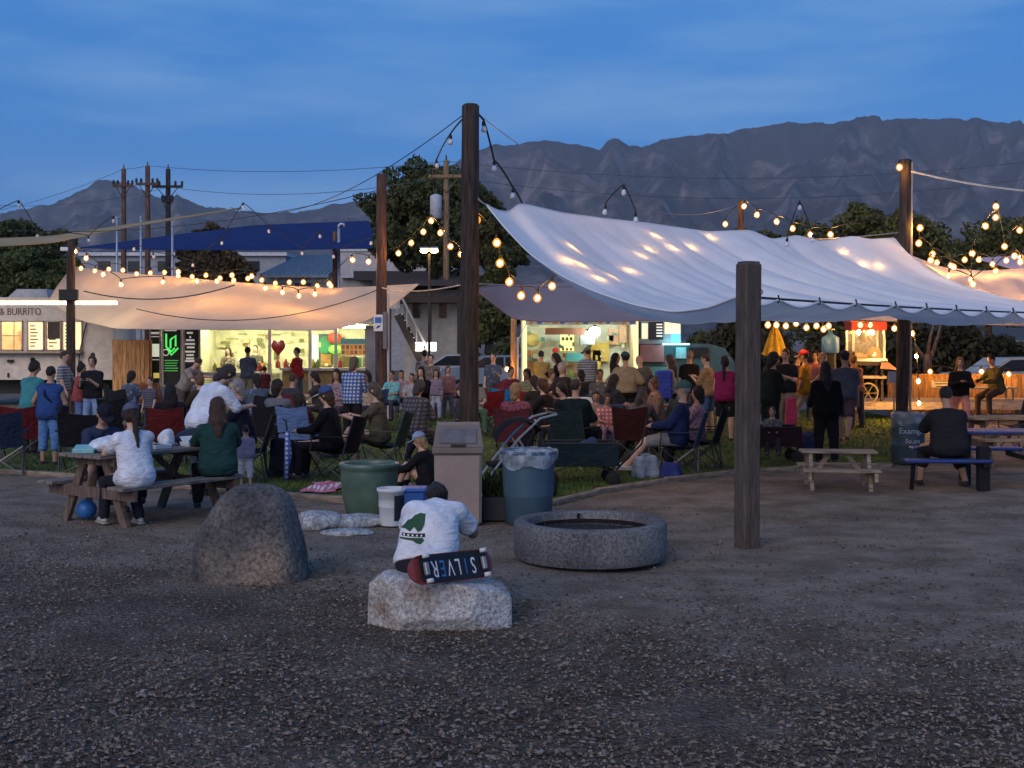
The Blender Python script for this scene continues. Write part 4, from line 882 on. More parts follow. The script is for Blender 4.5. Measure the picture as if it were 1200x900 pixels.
    MB().tube([(X(102),-.05,Zf(378)),(X(95),-.12,Zf(412)),(X(92),-.1,Zf(445))],.02,5).build('hanging_cable',M_CABLE,r)
left_truck()
def fence_panel():
    Y=37.2; ox=xw(155,Y); r=thing('board_screen','tall orange brown board screen between the food trucks','screen',(ox,Y,0)); m=[wood('screen_board_%d'%k,c) for k,c in enumerate(((.48,.26,.11),(.42,.22,.09),(.54,.30,.13)))]
    n=8; x0,x1=xw(133,Y)-ox,xw(175,Y)-ox; w=(x1-x0)/n
    for i in range(n): MB().box((x0+w*(i+.5),0,.05+at(0,398,Y).z/2),(w-.012,.03,at(0,398,Y).z-.1+random.uniform(-.01,.01))).build('board',m[random.randrange(3)],r)
    for z in(.4,1.5): MB().box(((x0+x1)/2,.05,z),(x1-x0,.05,.1)).build('rail',m[0],r)
    for x in (x0,x1): MB().box((x,.09,at(0,398,Y).z/2),(.09,.09,at(0,398,Y).z)).build('post',m[1],r)
fence_panel()
def banners():
    Y=37.6; M=plain('banner_black',(.018,.022,.018),.6)
    specs=[('dark menu board with white lines and a pale card',176,188),('dark menu board with a green arrow outline',191,213),('dark menu board with a column of white lines',216,234)]
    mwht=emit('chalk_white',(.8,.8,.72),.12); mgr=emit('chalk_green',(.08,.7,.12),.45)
    for i,(lab,p0,p1) in enumerate(specs):
        ox=xw((p0+p1)/2,Y); r=thing('menu_board',lab,'menu board',(ox,Y,0)); X=lambda p:xw(p,Y)-ox; Zf=lambda y:at(0,y,Y).z
        wall_box(MB(),X(p0),X(p1),0,.05,Zf(452),Zf(382)).build('panel',M,r)
        fr=MB()
        for a in (p0,p1): fr.box((X(a),-.0,Zf(417)),(.05,.07,Zf(382)-Zf(452)))
        fr.box((0,0,Zf(382)),(X(p1)-X(p0),.07,.05)); fr.box((0,0,Zf(452)),(X(p1)-X(p0),.07,.05)); fr.build('frame',plain('board_frame',(.4,.38,.34),.5) if i==1 else M_TRIM,r)
        def line(px0,px1,y0,y1,m=mwht): wall_box(MB(),X(px0),X(px1),-.012,-.002,Zf(y1),Zf(y0)).build('chalk_line',m,r)
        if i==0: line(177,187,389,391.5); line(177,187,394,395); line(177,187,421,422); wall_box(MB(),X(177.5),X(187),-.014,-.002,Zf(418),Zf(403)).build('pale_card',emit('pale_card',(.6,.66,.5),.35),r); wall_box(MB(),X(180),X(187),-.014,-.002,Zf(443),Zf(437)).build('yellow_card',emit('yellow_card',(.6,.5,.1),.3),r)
        elif i==1:
            line(193,207,385.5,388)
            pts=[[(195,391),(195,406),(201,416),(209,408)],[(200,398),(200,408)],[(200,398),(206,393),(206,406)],[(197,408),(201,412),(205,408)]]
            for q in pts: mb=MB(); mb.tube([Vector((X(a),-.02,Zf(b))) for a,b in q],.028,5); mb.build('green_outline',mgr,r)
            mb=MB(); mb.tube([Vector((X(194.5)+.09*math.cos(a),-.02,Zf(413)+.09*math.sin(a))) for a in [k*.5236 for k in range(13)]],.018,5); mb.build('ring_mark',mwht,r)
            for k in range(5): line(192.5+k%2,209-k%3,422+k*3,423+k*3,emit('chalk_green_dim',(.06,.4,.08),.25))
        else:
            for y,a,b in ((389,219,226),(394,222,224),(397.5,218,228),(402,217,228.5),(406,219,228),(411,216.5,228.5),(415,218.5,227),(419,218,227.5),(422,216,229)): line(a,b,y,y+2.2)
banners()
def bright_stand():
    Y=40; ox=xw(335,Y); X=lambda p:xw(p,Y)-ox; Zf=lambda y:at(0,y,Y).z
    r=thing('food_stand','brightly lit open food stand with pale yellow walls','food stand',(ox,Y,0)); mw=plain('cream_wall',(.5,.5,.33),.6); mt=plain('stand_frame',(.5,.47,.36),.5)
    wall_box(MB(),X(232),X(430),2.2,2.3,.0,Zf(380)).build('back_wall',mw,r); wall_box(MB(),X(230),X(234),0,2.3,0,Zf(380)).build('side_wall',mw,r); wall_box(MB(),X(428),X(440),-.1,2.3,0,Zf(382)).build('side_panel',plain('grey_panel',(.22,.22,.23)),r)
    wall_box(MB(),X(229),X(438),-.4,2.4,Zf(380),Zf(377)).build('roof',mt,r)
    for p in (318,365,395): wall_box(MB(),X(p)-.05,X(p)+.05,-.3,-.2,0,Zf(380)).build('post',mt,r)
    wall_box(MB(),X(330),X(430),-.35,.25,Zf(434),Zf(431)).build('counter',plain('counter_top',(.45,.42,.35),.4),r); wall_box(MB(),X(332),X(428),-.2,.2,.1,Zf(434)).build('counter_front',plain('counter_front',(.28,.2,.08)),r)
    wall_box(MB(),X(236),X(316),-.2,.3,Zf(440),Zf(436)).build('counter',plain('counter_top',(.45,.42,.35),.4),r)
    for a,b in ((245,275),(280,312),(335,360),(372,392),(398,425)):
        MB().box(((X(a)+X(b))/2,.7,Zf(380)-.08),(X(b)-X(a),.12,.06)).build('tube_light',emit('stand_tube',(1,.95,.64),44),r)
    # posters, boards and kit on the wall
    def poster(p0,p1,y0,y1,col,e=0,nm='poster',d=2.17):
        m=plain('poster_%d_%d'%(p0,y0),col,.6) if not e else emit('poster_%d_%d'%(p0,y0),col,e)
        return wall_box(MB(),X(p0),X(p1),d-.02,d,Zf(y1),Zf(y0)).build(nm,m,r)
    poster(338,351,393,400,(.6,.55,.3)); poster(352,361,392,430,(.7,.75,.75)); q=poster(361,378,391,430,(.05,.10,.09)); wall_box(MB(),X(364),X(377),2.13,2.149,Zf(430),Zf(412)).build('poster_patch',plain('poster_tan',(.35,.2,.06)),q)
    MB().ell((X(370),2.1,Zf(405)),(.25,.03,.3),12,8).build('poster_leaf',plain('poster_green',(.04,.22,.10)),q)
    MB().ell((X(382),1.9,Zf(396)),(.22,.2,.19),12,8).build('red_lantern',plain('lantern_red',(.55,.06,.04)),r,True); MB().ell((X(384),1.8,Zf(410)),(.24,.2,.15),12,8).build('green_lantern',emit('lantern_green',(.15,.8,.05),.5),r,True)
    for k in range(6): wall_box(MB(),X(380),X(393),2.14,2.16,Zf(416+k*3),Zf(415+k*3)).build('menu_line',plain('menu_brown',(.25,.2,.05)),r)
    b=poster(396,428,397,417,(.75,.5,.3),0,'picture_menu',.6); wall_box(MB(),X(396),X(428),.56,.579,Zf(403),Zf(397)).build('blue_header',plain('menu_blue',(.08,.25,.4)),b)
    for i in range(6):
        for j in range(2): MB().box((X(399.5+i*5),.572,Zf(407+j*6)),(.09,.012,.12)).build('menu_picture',plain('menu_pic_%d'%((i+j)%3),[(.5,.1,.04),(.22,.1,.06),(.6,.3,.05)][(i+j)%3]),b)
    poster(398,412,418,432,(.3,.3,.1),0,'poster',.7); poster(414,421,419,434,(.15,.45,.2),0,'poster',.65); poster(422,427,419,436,(.5,.42,.2),0,'poster',.62)
    for (a,c,y0,y1,col) in ((240,252,400,403,(.2,.2,.08)),(240,252,404,408,(.35,.32,.1)),(246,256,414,424,(.12,.11,.05)),(247,262,396,398,(.3,.3,.15)),(262,272,390,392,(.25,.25,.12)),(285,298,391,393,(.3,.3,.1)),(300,314,391,393,(.2,.2,.1)),(306,312,400,423,(.1,.11,.06)),(243,258,427,431,(.3,.3,.08)),(272,284,428,433,(.3,.33,.08))): poster(a,c,y0,y1,col,0,'wall_kit')
    for p in (270,283,292): MB().lathe([(.12,0),(.15,.03),(.15,.3),(.05,.34)],(X(p),1.6,Zf(433)),10).build('food_container',plain('container_%d'%(p%3),[(.5,.5,.4),(.35,.3,.1),(.4,.1,.06)][p%3]),r,True)
    wall_box(MB(),X(236),X(316),1.5,2.0,Zf(434),Zf(432)).build('back_shelf',mt,r)
    rr_=random.Random(5)
    for i in range(46):
        p0=rr_.uniform(237,392); y0=rr_.uniform(388,428); w_=rr_.uniform(2,7); h_=rr_.uniform(2,6); c_=rr_.choice(((.3,.28,.1),(.12,.13,.05),(.45,.4,.2),(.2,.1,.04),(.1,.2,.1),(.5,.45,.3)))
        wall_box(MB(),X(p0),X(p0+w_),2.02+i*.002,2.06+i*.002,Zf(y0+h_),Zf(y0)).build('wall_kit',plain('kit_%d'%(i%9),c_,.6),r)
    for i in range(14):
        p0=rr_.uniform(240,425); MB().lathe([(.07,0),(.08,.02),(.08,.16),(.04,.22),(.035,.27)],(X(p0),-.05+rr_.uniform(-.1,.1),Zf(435) if p0<318 else Zf(431)),8,True,True).build('bottle',plain('sauce_%d'%(i%4),((.4,.05,.03),(.5,.4,.06),(.15,.25,.06),(.45,.43,.38))[i%4],.35),r,True)
    # raised green letters along the front of the roof
    mb=MB(); [wall_box(mb,X(362+i*3.2),X(362+i*3.2+2.4),-.45,-.41,Zf(384.4),Zf(381.4)) for i in range(10)]; mb.build('roof_letters',emit('roof_letter_glow',(.75,.85,.6),.8),r)
    return X,Zf,ox
bright_stand()
# red heart balloon
o=thing('heart_balloon','big red heart shaped balloon at the bright food stand','balloon',(xw(326,39),39,0)); mb=MB(); n=40; pr=[]
for i in range(n):
    t=2*math.pi*i/n; pr.append((16*math.sin(t)**3/16,(13*math.cos(t)-5*math.cos(2*t)-2*math.cos(3*t)-math.cos(4*t))/16))
zc=at(0,407,39).z; sc=.22; rows=[(.0,.10),(.5,.088),(.85,.05),(1,0),(.85,-.05),(.5,-.088),(0,-.10)]
vs=[(x*k*sc,y,zc+(z*k)*sc*1.35) for k,y in rows for x,z in pr]; mb.add(vs,[(j*n+i,j*n+(i+1)%n,(j+1)*n+(i+1)%n,(j+1)*n+i) for j in range(6) for i in range(n)]); mb.build('balloon_skin',mat('balloon_red',(.5,.05,.03),.25,spec=.6),o,True)
MB().tube([(0,0,zc-.33),(.03,0,zc-.8),(0,0,.9)],.006,4).build('ribbon',plain('ribbon',(.5,.45,.3)),o); MB().lathe([(.05,.0),(.05,.12)],(0,0,.82),10,True,True).build('weight',plain('ribbon',(.5,.45,.3)),o)

def taco_stand():
    Y=36; ox=xw(680,Y); X=lambda p:xw(p,Y)-ox; Zf=lambda y:at(0,y,Y).z
    r=thing('taco_stand','lit trailer stand with a bright white lamp under the grey sail','food stand',(ox,Y,0)); mw=plain('pale_green_wall',(.5,.52,.42),.5); ft=plain('cream_frame',(.62,.55,.35),.5)
    wall_box(MB(),X(612),X(746),2.3,2.36,.2,Zf(370)).build('back_wall',mw,r); wall_box(MB(),X(611),X(613),0,2.3,.2,Zf(370)).build('side_wall',mw,r); wall_box(MB(),X(745),X(747),0,2.3,.2,Zf(370)).build('side_wall',plain('tan_wall',(.5,.38,.24)),r)
    wall_box(MB(),X(609),X(749),-.3,2.5,Zf(372),Zf(368)).build('roof',M_TRIM,r); wall_box(MB(),X(613),X(745),0,2.3,.2,.3).build('floor',M_TRIM,r)
    for p in (615,745): wall_box(MB(),X(p)-.06,X(p)+.06,-.14,-.02,.1,Zf(372)).build('frame_post',emit('frame_led',(1,.8,.38),.42),r)
    wall_box(MB(),X(616),X(745),-.08,0.1,Zf(448),Zf(445)).build('sill',ft,r); wall_box(MB(),X(616),X(745),-.02,.04,.25,Zf(448)).build('front_panel',plain('stand_panel',(.35,.3,.25)),r)
    wall_box(MB(),X(616),X(745),-.16,-.1,Zf(380.5),Zf(375.5)).build('header_sign',plain('header_pale',(.45,.5,.5)),r)
    for i in range(14):
        p=620+i*9; wall_box(MB(),X(p),X(p+4+random.random()*3),-.175,-.165,Zf(379.7),Zf(376.4)).build('header_mark',plain('header_mark_%d'%(i%3),[(.45,.25,.06),(.1,.16,.35),(.4,.42,.3)][i%3]),r)
    wall_box(MB(),X(640),X(688),.9,1.5,Zf(392),Zf(384)).build('hood',plain('red_hood',(.28,.12,.08)),r)
    q=wall_box(MB(),X(660),X(677),2.24,2.28,Zf(412),Zf(392)).build('yellow_menu',emit('yellow_menu',(.85,.85,.3),.55),r)
    for i in range(3):
        MB().ell((X(663.5+i*5),2.23,Zf(397)),(.05,.01,.06),8,5).build('menu_dot',plain('menu_dot',(.1,.1,.03)),q); MB().ell((X(663.5+i*5),2.23,Zf(410)),(.04,.01,.04),8,5).build('menu_dot',plain('menu_dot2',(.35,.1,.05)),q)
    wall_box(MB(),X(641),X(660),2.25,2.29,Zf(400),Zf(392)).build('shelf_board',plain('shelf_pale',(.45,.55,.5)),r); wall_box(MB(),X(665),X(685),.9,1.4,Zf(424),Zf(414)).build('teal_cooler',plain('teal_plastic',(.08,.32,.32),.4),r)
    MB().ell((X(625),2.25,Zf(398)),(.2,.03,.2),18,10).build('round_sign',plain('round_sign',(.55,.45,.15)),r)
    for (a,b,y0,y1,c) in ((616,624,411,440,(.35,.15,.06)),(625,632,411,425,(.4,.22,.08)),(698,720,402,425,(.5,.36,.08)),(700,710,411,445,(.55,.42,.1)),(720,732,385,404,(.5,.3,.2)),(733,742,380,402,(.5,.33,.22)),(718,726,393,400,(.45,.5,.5)),(664,686,425,440,(.36,.25,.18))): wall_box(MB(),X(a),X(b),2.1,2.2,Zf(y1),Zf(y0)).build('wall_panel',plain('panel_%d'%a,c,.6),r)
    wall_box(MB(),X(682),X(700),1.0,1.4,Zf(404),Zf(388)).build('steel_hood',plain('bright_steel',(.3,.33,.34),.4,metal=.5),r)
    rr_=random.Random(9)
    for i in range(30):
        p0=rr_.uniform(618,740); y0=rr_.uniform(384,430); w_=rr_.uniform(2,7); h_=rr_.uniform(2,6); c_=rr_.choice(((.3,.2,.1),(.12,.16,.13),(.45,.45,.35),(.35,.1,.06),(.1,.25,.25),(.5,.4,.15)))
        wall_box(MB(),X(p0),X(p0+w_),2.02+i*.002,2.06+i*.002,Zf(y0+h_),Zf(y0)).build('wall_kit',plain('tkit_%d'%(i%9),c_,.6),r)
    for i in range(10): MB().lathe([(.07,0),(.08,.02),(.08,.16),(.04,.22),(.035,.27)],(X(rr_.uniform(630,740)),.0,Zf(445)),8,True,True).build('bottle',plain('sauce_%d'%(i%4),((.4,.05,.03),(.5,.4,.06),(.15,.25,.06),(.45,.43,.38))[i%4],.35),r,True)
    lamp=MB().ell((X(698),.4,Zf(389)),(.16,.12,.14),16,10).build('work_lamp',emit('work_lamp',(.88,1,.88),30),r,True); MB().box((X(698),.4,Zf(389)+.2),(.06,.06,.18)).build('lamp_bracket',M_CABLE,lamp)
    for p in (640,725): MB().box((X(p),1.0,Zf(372)-.06),(1.0,.1,.05)).build('tube_light',emit('taco_tube',(.95,1,.78),26),r)
    for p in (625,735): wheel(r,(X(p),.3,.32),.32,.2)
taco_stand()
def teal_truck():
    Y=37.5; ox=xw(790,Y); X=lambda p:xw(p,Y)-ox; Zf=lambda y:at(0,y,Y).z
    r=thing('food_trailer','teal food trailer with posters beside the taco stand','food trailer',(ox,Y,0)); m=plain('teal_paint',(.045,.12,.14),.4)
    pts=[(X(750),.4),(X(862),.4),(X(862),Zf(425)),(X(850),Zf(408)),(X(832),Zf(403)),(X(750),Zf(402))]
    mb=MB(); mb.prism(pts,2.2,Matrix.Translation((0,1.2,0))); mb.build('body',m,r)
    wall_box(MB(),X(746),X(798),0,.1,Zf(403),Zf(373)).build('sign_wall',plain('sign_wall',(.3,.36,.38)),r)
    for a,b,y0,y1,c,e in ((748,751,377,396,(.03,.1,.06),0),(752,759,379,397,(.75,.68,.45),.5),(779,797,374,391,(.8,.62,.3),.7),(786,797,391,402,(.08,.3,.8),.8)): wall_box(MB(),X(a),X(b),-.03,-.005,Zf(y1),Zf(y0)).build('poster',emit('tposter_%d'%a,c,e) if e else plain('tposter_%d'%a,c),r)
    q=wall_box(MB(),X(760),X(777),-.04,-.01,Zf(398),Zf(377)).build('poster',plain('tposter_dark',(.03,.03,.035)),r)
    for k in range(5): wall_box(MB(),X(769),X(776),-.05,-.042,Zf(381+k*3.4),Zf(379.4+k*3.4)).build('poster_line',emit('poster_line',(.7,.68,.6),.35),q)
    wall_box(MB(),X(776),X(806),-.35,-.1,Zf(404),Zf(402.5)).build('counter_light',emit('cyan_strip',(.35,.9,1),3.0),r)
    wall_box(MB(),X(750),X(778),-.05,.08,Zf(424),Zf(404)).build('pink_board',plain('pink_board',(.38,.2,.2)),r); wall_box(MB(),X(792),X(804),-.02,.09,Zf(420),Zf(407)).build('window',plain('teal_glass',(.25,.5,.55),.2),r); wall_box(MB(),X(808),X(830),-.02,.09,Zf(418),Zf(407)).build('window',plain('dark_glass',(.02,.025,.03),.15),r)
    wall_box(MB(),X(752),X(790),-.06,.08,Zf(448),Zf(430)).build('lower_board',plain('teal_light',(.12,.35,.36)),r); wall_box(MB(),X(748),X(836),-.08,.05,Zf(455),Zf(451)).build('skirt_trim',plain('trim_white',(.55,.56,.58)),r)
    for p in (765,845): wheel(r,(X(p),.25,.36),.36,.22)
teal_truck()
# wooden fence, deck and bench on the right
def right_fence():
    Y=33.5; r=thing('board_fence','low wooden fence of upright boards lit orange by bulbs','fence',(xw(1150,Y),Y,0)); X=lambda p:xw(p,Y)-xw(1150,Y); z1=at(0,440.5,Y).z
    m=[wood('fence_board_%d'%k,c) for k,c in enumerate(((.40,.22,.09),(.34,.18,.075),(.45,.26,.11)))]
    x=X(1040); 
    while x<X(1300):
        w=random.uniform(.125,.15); MB().box((x+w/2,random.uniform(-.004,.004),z1/2+.03),(w-.008,.022,z1-.04+random.uniform(-.012,.012))).build('board',m[random.randrange(3)],r); x+=w
    MB().box((X(1170),-.004,z1+.03),(X(1300)-X(1040),.12,.045)).build('cap_rail',m[1],r)
    for z in(.25,.85): MB().box((X(1170),.045,z),(X(1300)-X(1040),.04,.09)).build('back_rail',m[1],r)
    s=MB().box((X(1103),-.03,at(0,450,Y).z),(.52,.015,.2)).build('notice_board',plain('notice_pale',(.55,.5,.42)),r)
    for k in range(3): MB().box((X(1103),-.041,at(0,446.5+k*3.2,Y).z),(.42-.06*k,.006,.03)).build('notice_line',plain('sign_ink2',(.06,.05,.05)),s)
right_fence()
def deck_edge():
    Y=31; r=thing('timber_platform','low timber platform edge with a pale front below the fence','platform',(xw(1110,Y),Y,0)); X=lambda p:xw(p,Y)-xw(1110,Y); m=woodx('platform_timber',(.42,.33,.26))
    for i in range(12):
        p0,p1=1000+i*25,1000+i*25+24.6; wall_box(MB(),X(p0),X(p1),0,.05,at(0,480,Y).z,at(0,471,Y).z).build('fascia_board',m,r)
    for i in range(7): wall_box(MB(),X(1000),X(1299),.05+i*.3,.05+i*.3+.29,at(0,471,Y).z-.035,at(0,471,Y).z+.0).build('deck_board',m,r)
    for i in range(7): p=1004+i*48; wall_box(MB(),X(p)-.06,X(p)+.06,.1,.22,0,at(0,471,Y).z-.04).build('support',M_POLE2,r)
deck_edge()
r=thing('side_table','grey table standing against the wooden fence','table',(xw(1155,32.3),32.3,0)); MB().box((0,0,.76),(1.4,.6,.04),bev=.01).build('tabletop',plain('grey_top',(.25,.25,.22)),r)
for a in(-1,1):
    for b in(-1,1): MB().tube([(a*.6,b*.24,.3),(a*.6,b*.24,.75)],.025,6).build('leg',plain('leg_green',(.14,.17,.13)),r)
for ch in r.children: pass
# popcorn cart
def popcorn():
    Y=31.6; ox=xw(1017,Y); X=lambda p:xw(p,Y)-ox; Zf=lambda y:at(0,y,Y).z
    r=thing('popcorn_cart','red topped popcorn cart with a glowing glass cabinet','popcorn cart',(ox,Y,0)); red=plain('cart_red',(.5,.03,.025),.4); chrome=plain('cart_chrome',(.5,.48,.42),.3,metal=.7)
    wall_box(MB(),X(993.5),X(1034.5),-.35,.35,Zf(387),Zf(377)).build('canopy',red,r); wall_box(MB(),X(991.5),X(1036.5),-.4,.4,Zf(377.5),Zf(375.5)).build('canopy_rim',plain('cart_red_pale',(.6,.12,.08),.4),r)
    for a in (996,1032):
        for y in(-.3,.3): wall_box(MB(),X(a)-.025,X(a)+.025,y-.025,y+.025,Zf(420),Zf(387)).build('corner_post',chrome,r)
    wall_box(MB(),X(994),X(1035),-.36,.36,Zf(423),Zf(420)).build('cabinet_tray',chrome,r)
    g=bpy.data.materials.new('cart_glass'); g.use_nodes=True; N,L=g.node_tree.nodes,g.node_tree.links; tr=N.new('ShaderNodeBsdfTransparent'); mx=N.new('ShaderNodeMixShader'); mx.inputs[0].default_value=.12; N['Principled BSDF'].inputs['Roughness'].default_value=.05; L.new(tr.outputs[0],mx.inputs[1]); L.new(N['Principled BSDF'].outputs[0],mx.inputs[2]); L.new(mx.outputs[0],N['Material Output'].inputs['Surface'])
    for y in (-.3,.3): wall_box(MB(),X(997),X(1031),y-.004,y+.004,Zf(419.5),Zf(387.5)).build('pane',g,r)
    F=Field((X(998),-.27,0),(X(1030),.27,.4),.03); F.ell((X(1006),0,.02),(.18,.22,.12),.05); F.ell((X(1024),0,.06),(.2,.24,.22),.05); F.ripple(.03,40,3); o=obj('popcorn_heap',F.mesh('popcorn_heap'),mat('popcorn',(.65,.42,.12),.8,scale=30),r,True,(0,0,Zf(420)))
    MB().lathe([(.1,0),(.14,.03),(.14,.2),(.15,.22)],(X(1013),0,Zf(400)),14,True,True).build('kettle',chrome,r,True); MB().tube([(X(1013),0,Zf(394)),(X(1013),0,Zf(387))],.02,6).build('kettle_rod',chrome,r)
    for p in(1006,1022): MB().ell((X(p),0,Zf(389.5)),(.05,.05,.06),10,8).build('cabinet_lamp',emit('cart_lamp',(1,.66,.25),60),r,True)
    wall_box(MB(),X(997),X(1032),-.3,.3,Zf(428),Zf(423)).build('cart_shelf',plain('cart_dark',(.05,.03,.025)),r)
    wall_box(MB(),X(1000),X(1034),-.35,.3,Zf(443),Zf(440)).build('lower_shelf',plain('shelf_tan',(.5,.38,.26)),r)
    for a in (1000,1030):
        for y in(-.25,.25): wall_box(MB(),X(a)-.03,X(a)+.03,y-.03,y+.03,.3,Zf(424)).build('leg',plain('cart_dark',(.05,.03,.025)),r)
    w=MB(); w.tube([Vector((X(1013)+.0+.24*math.cos(t),-.33,Zf(460)+.24*math.sin(t))) for t in [k*math.pi/12 for k in range(25)]],.02,6)
    for k in range(6): w.tube([Vector((X(1013),-.33,Zf(460))),Vector((X(1013)+.24*math.cos(k*1.047),-.33,Zf(460)+.24*math.sin(k*1.047)))],.01,4)
    w.build('cart_wheel',plain('wheel_tan',(.4,.3,.15)),r)
    MB().add([(X(1028),-.36,Zf(424)),(X(1036),-.36,Zf(424)),(X(1043),-.7,Zf(433)),(X(1022),-.7,Zf(431))],[(0,1,2,3)]).build('paper_sheet',plain('paper_pink',(.6,.36,.26)),r)
popcorn()
# yellow closed parasol
def parasol():
    Y=31; ox=xw(908,Y); Zf=lambda y:at(0,y,Y).z; r=thing('parasol','folded yellow parasol behind the queue','parasol',(ox,Y,0)); n=32; rows=[(1.0,416),(.86,412),(.66,402),(.42,391),(.2,384),(.04,381)]; R0=.28
    vs=[]; 
    for k,y in rows:
        for i in range(n): a=2*math.pi*i/n; q=R0*k*(1+.22*math.cos(8*a)); vs.append((q*math.cos(a),q*math.sin(a),Zf(y)+(.03*math.cos(8*a) if k==1 else 0)))
    MB().add(vs,[(j*n+i,j*n+(i+1)%n,(j+1)*n+(i+1)%n,(j+1)*n+i) for j in range(5) for i in range(n)]).build('canopy',mat('parasol_yellow',(.7,.48,.06),.7,scale=4),r,True)
    MB().tube([(0,0,0),(0,0,Zf(380))],.025,8).build('pole',M_STEEL,r); MB().lathe([(.22,0),(.22,.05),(.05,.1)],(0,0,0),16,True,True).build('base',M_CABLE,r); MB().ell((0,0,Zf(380)),(.04,.04,.05),8,6).build('finial',plain('parasol_tip',(.5,.35,.1)),r)
parasol()
r=thing('water_jug_stand','big light blue water jug on a stand in the crowd','water jug',(xw(973,29.5),29.5,0)); Zf=lambda y:at(0,y,29.5).z
MB().lathe([(.15,Zf(414)),(.2,Zf(413)),(.2,Zf(396)),(.17,Zf(394.5)),(.05,Zf(391)),(.05,Zf(386))],(0,0,0),20,True,True).build('jug',mat('jug_blue',(.07,.2,.6),.3,scale=3),r,True); MB().lathe([(.14,0),(.13,Zf(414))],(0,0,0),12,True,True).build('stand',M_CABLE,r); MB().box((.0,0,Zf(386)),(.2,.06,.03)).build('spigot_bar',plain('pale_bar',(.5,.5,.5)),r)
r=thing('small_sign','small grey sign plate on a thin post by the far pole','sign',(xw(1049,27.5),27.5,0)); MB().box((0,0,at(0,442,27.5).z),(.3,.015,.24),bev=.006).build('sign_plate',plain('sign_grey',(.3,.33,.4)),r); MB().tube([(-.02,.02,0),(-.02,.02,at(0,440,27.5).z)],.018,6).build('post',M_STEEL,r)
# parked vehicles and gate poles glimpsed behind
def car(label,px,Y,rz,col,gname):
    r=thing('parked_car',label,'car',(xw(px,Y),Y,0),rz); L=4.4; prof=[(-2.2,.35),(-2.2,.8),(-2.0,.95),(-1.2,1.02),(-.6,1.42),(.9,1.44),(1.6,1.0),(2.15,.92),(2.2,.6),(2.2,.35)]
    mb=MB(); mb.prism(prof,1.7); mb.build('body',plain('paint_'+gname,col,.3,spec=.5),r)
    MB().prism([(-1.08,1.03),(-.55,1.37),(.1,1.38),(.1,1.03)],1.72).build('side_window',plain('dark_glass',(.02,.025,.03),.15),r); MB().prism([(.16,1.03),(.16,1.38),(.85,1.38),(1.4,1.03)],1.72).build('side_window',plain('dark_glass',(.02,.025,.03),.15),r)
    for x in(-1.35,1.35):
        for y in(-.75,.75): wheel(r,(x,y,.33),.33,.22)
car('pale blue grey car parked behind the left end of the taco stand',585,44,R(4),(.2,.26,.33),'blue'); car('silver car parked in front of the stair building',556,47,R(170),(.4,.42,.45),'silver')
car('pale car glimpsed beyond the wooden fence at the right',1190,39,R(5),(.5,.45,.38),'cream')
thin_pole('white gate pole behind the tall centre pole',553,41,408,.06,plain('gate_white',(.6,.62,.65)))
r=thing('canopy_frame','thin pale frame lines beside the orange lit post','frame',(xw(607,33.4),33.4,0)); MB().tube([(0,0,0),(0,0,at(0,395,33.4).z)],.03,6).build('upright',M_GALV,r); MB().tube([(0,0,at(0,400,33.4).z),(.22,0,at(0,378,33.4).z)],.012,5).build('guy_line',M_GALV,r)

r=thing('tube_light','long bright tube light fixed behind the dark timber pole','tube light',(xw(83,34.35),34.35,0)); z=at(0,355,34.35).z
MB().box((xw(20,34.35)-xw(83,34.35),0,z),(xw(137,34.35)-xw(-97,34.35),.06,.085),bev=.01).build('tube',emit('strip_warm_white',(1,.86,.58),9),r); MB().box((xw(20,34.35)-xw(83,34.35),.05,z+.075),(xw(137,34.35)-xw(-97,34.35),.1,.04)).build('housing',M_TRIM,r); MB().box((0,-.12,z+.1),(.06,.3,.05)).build('bracket',M_TRIM,r)
# ================================================================ string lights
M_BULB=emit('warm_bulb',(1,.54,.16),230); M_BULBHOT=emit('warm_bulb_large',(1,.52,.15),650); M_BULBOFF=mat('clear_bulb',(.55,.56,.58),.15,spec=.6)
M_SOCK=plain('bulb_socket',(.015,.015,.015),.5)
def halo_glass():  # bulb glass that glows amber itself, painting a halo round each bulb
    m=bpy.data.materials.new('amber_halo_glass'); m.use_nodes=True; N,L=m.node_tree.nodes,m.node_tree.links; N.clear(); o=N.new('ShaderNodeOutputMaterial')
    t=N.new('ShaderNodeBsdfTransparent'); t.inputs['Color'].default_value=(1,.86,.62,1); e=N.new('ShaderNodeEmission'); e.inputs['Color'].default_value=(1,.33,.05,1); e.inputs['Strength'].default_value=1.1; x=N.new('ShaderNodeMixShader'); x.inputs[0].default_value=.45
    L.new(t.outputs[0],x.inputs[1]); L.new(e.outputs[0],x.inputs[2]); L.new(x.outputs[0],o.inputs['Surface']); return m
M_AMBER=halo_glass()
def bulb_meshes(r,rc):
    b=MB(); b.ell((0,0,-.5*r),(rc,rc,rc*1.15),10,8); g=MB(); g.lathe([(.001,-1.55*r),(.45*r,-1.45*r),(.85*r,-1.05*r),(1*r,-.5*r),(.85*r,0),(.5*r,.4*r),(.3*r,.55*r)],(0,0,0),12,False,False); s=MB(); s.lathe([(.32*r,.4*r),(.36*r,.95*r),(.2*r,1.3*r),(.1*r,1.5*r)],(0,0,0),8,True,True)
    return b.mesh('bulb'),g.mesh('halo_globe'),s.mesh('socket')
BM,GM,SM=bulb_meshes(.072,.034)
BM.materials.append(M_BULB); GM.materials.append(M_AMBER); SM.materials.append(M_SOCK); BH=BM.copy(); BH.materials.clear(); BH.materials.append(M_BULBHOT)
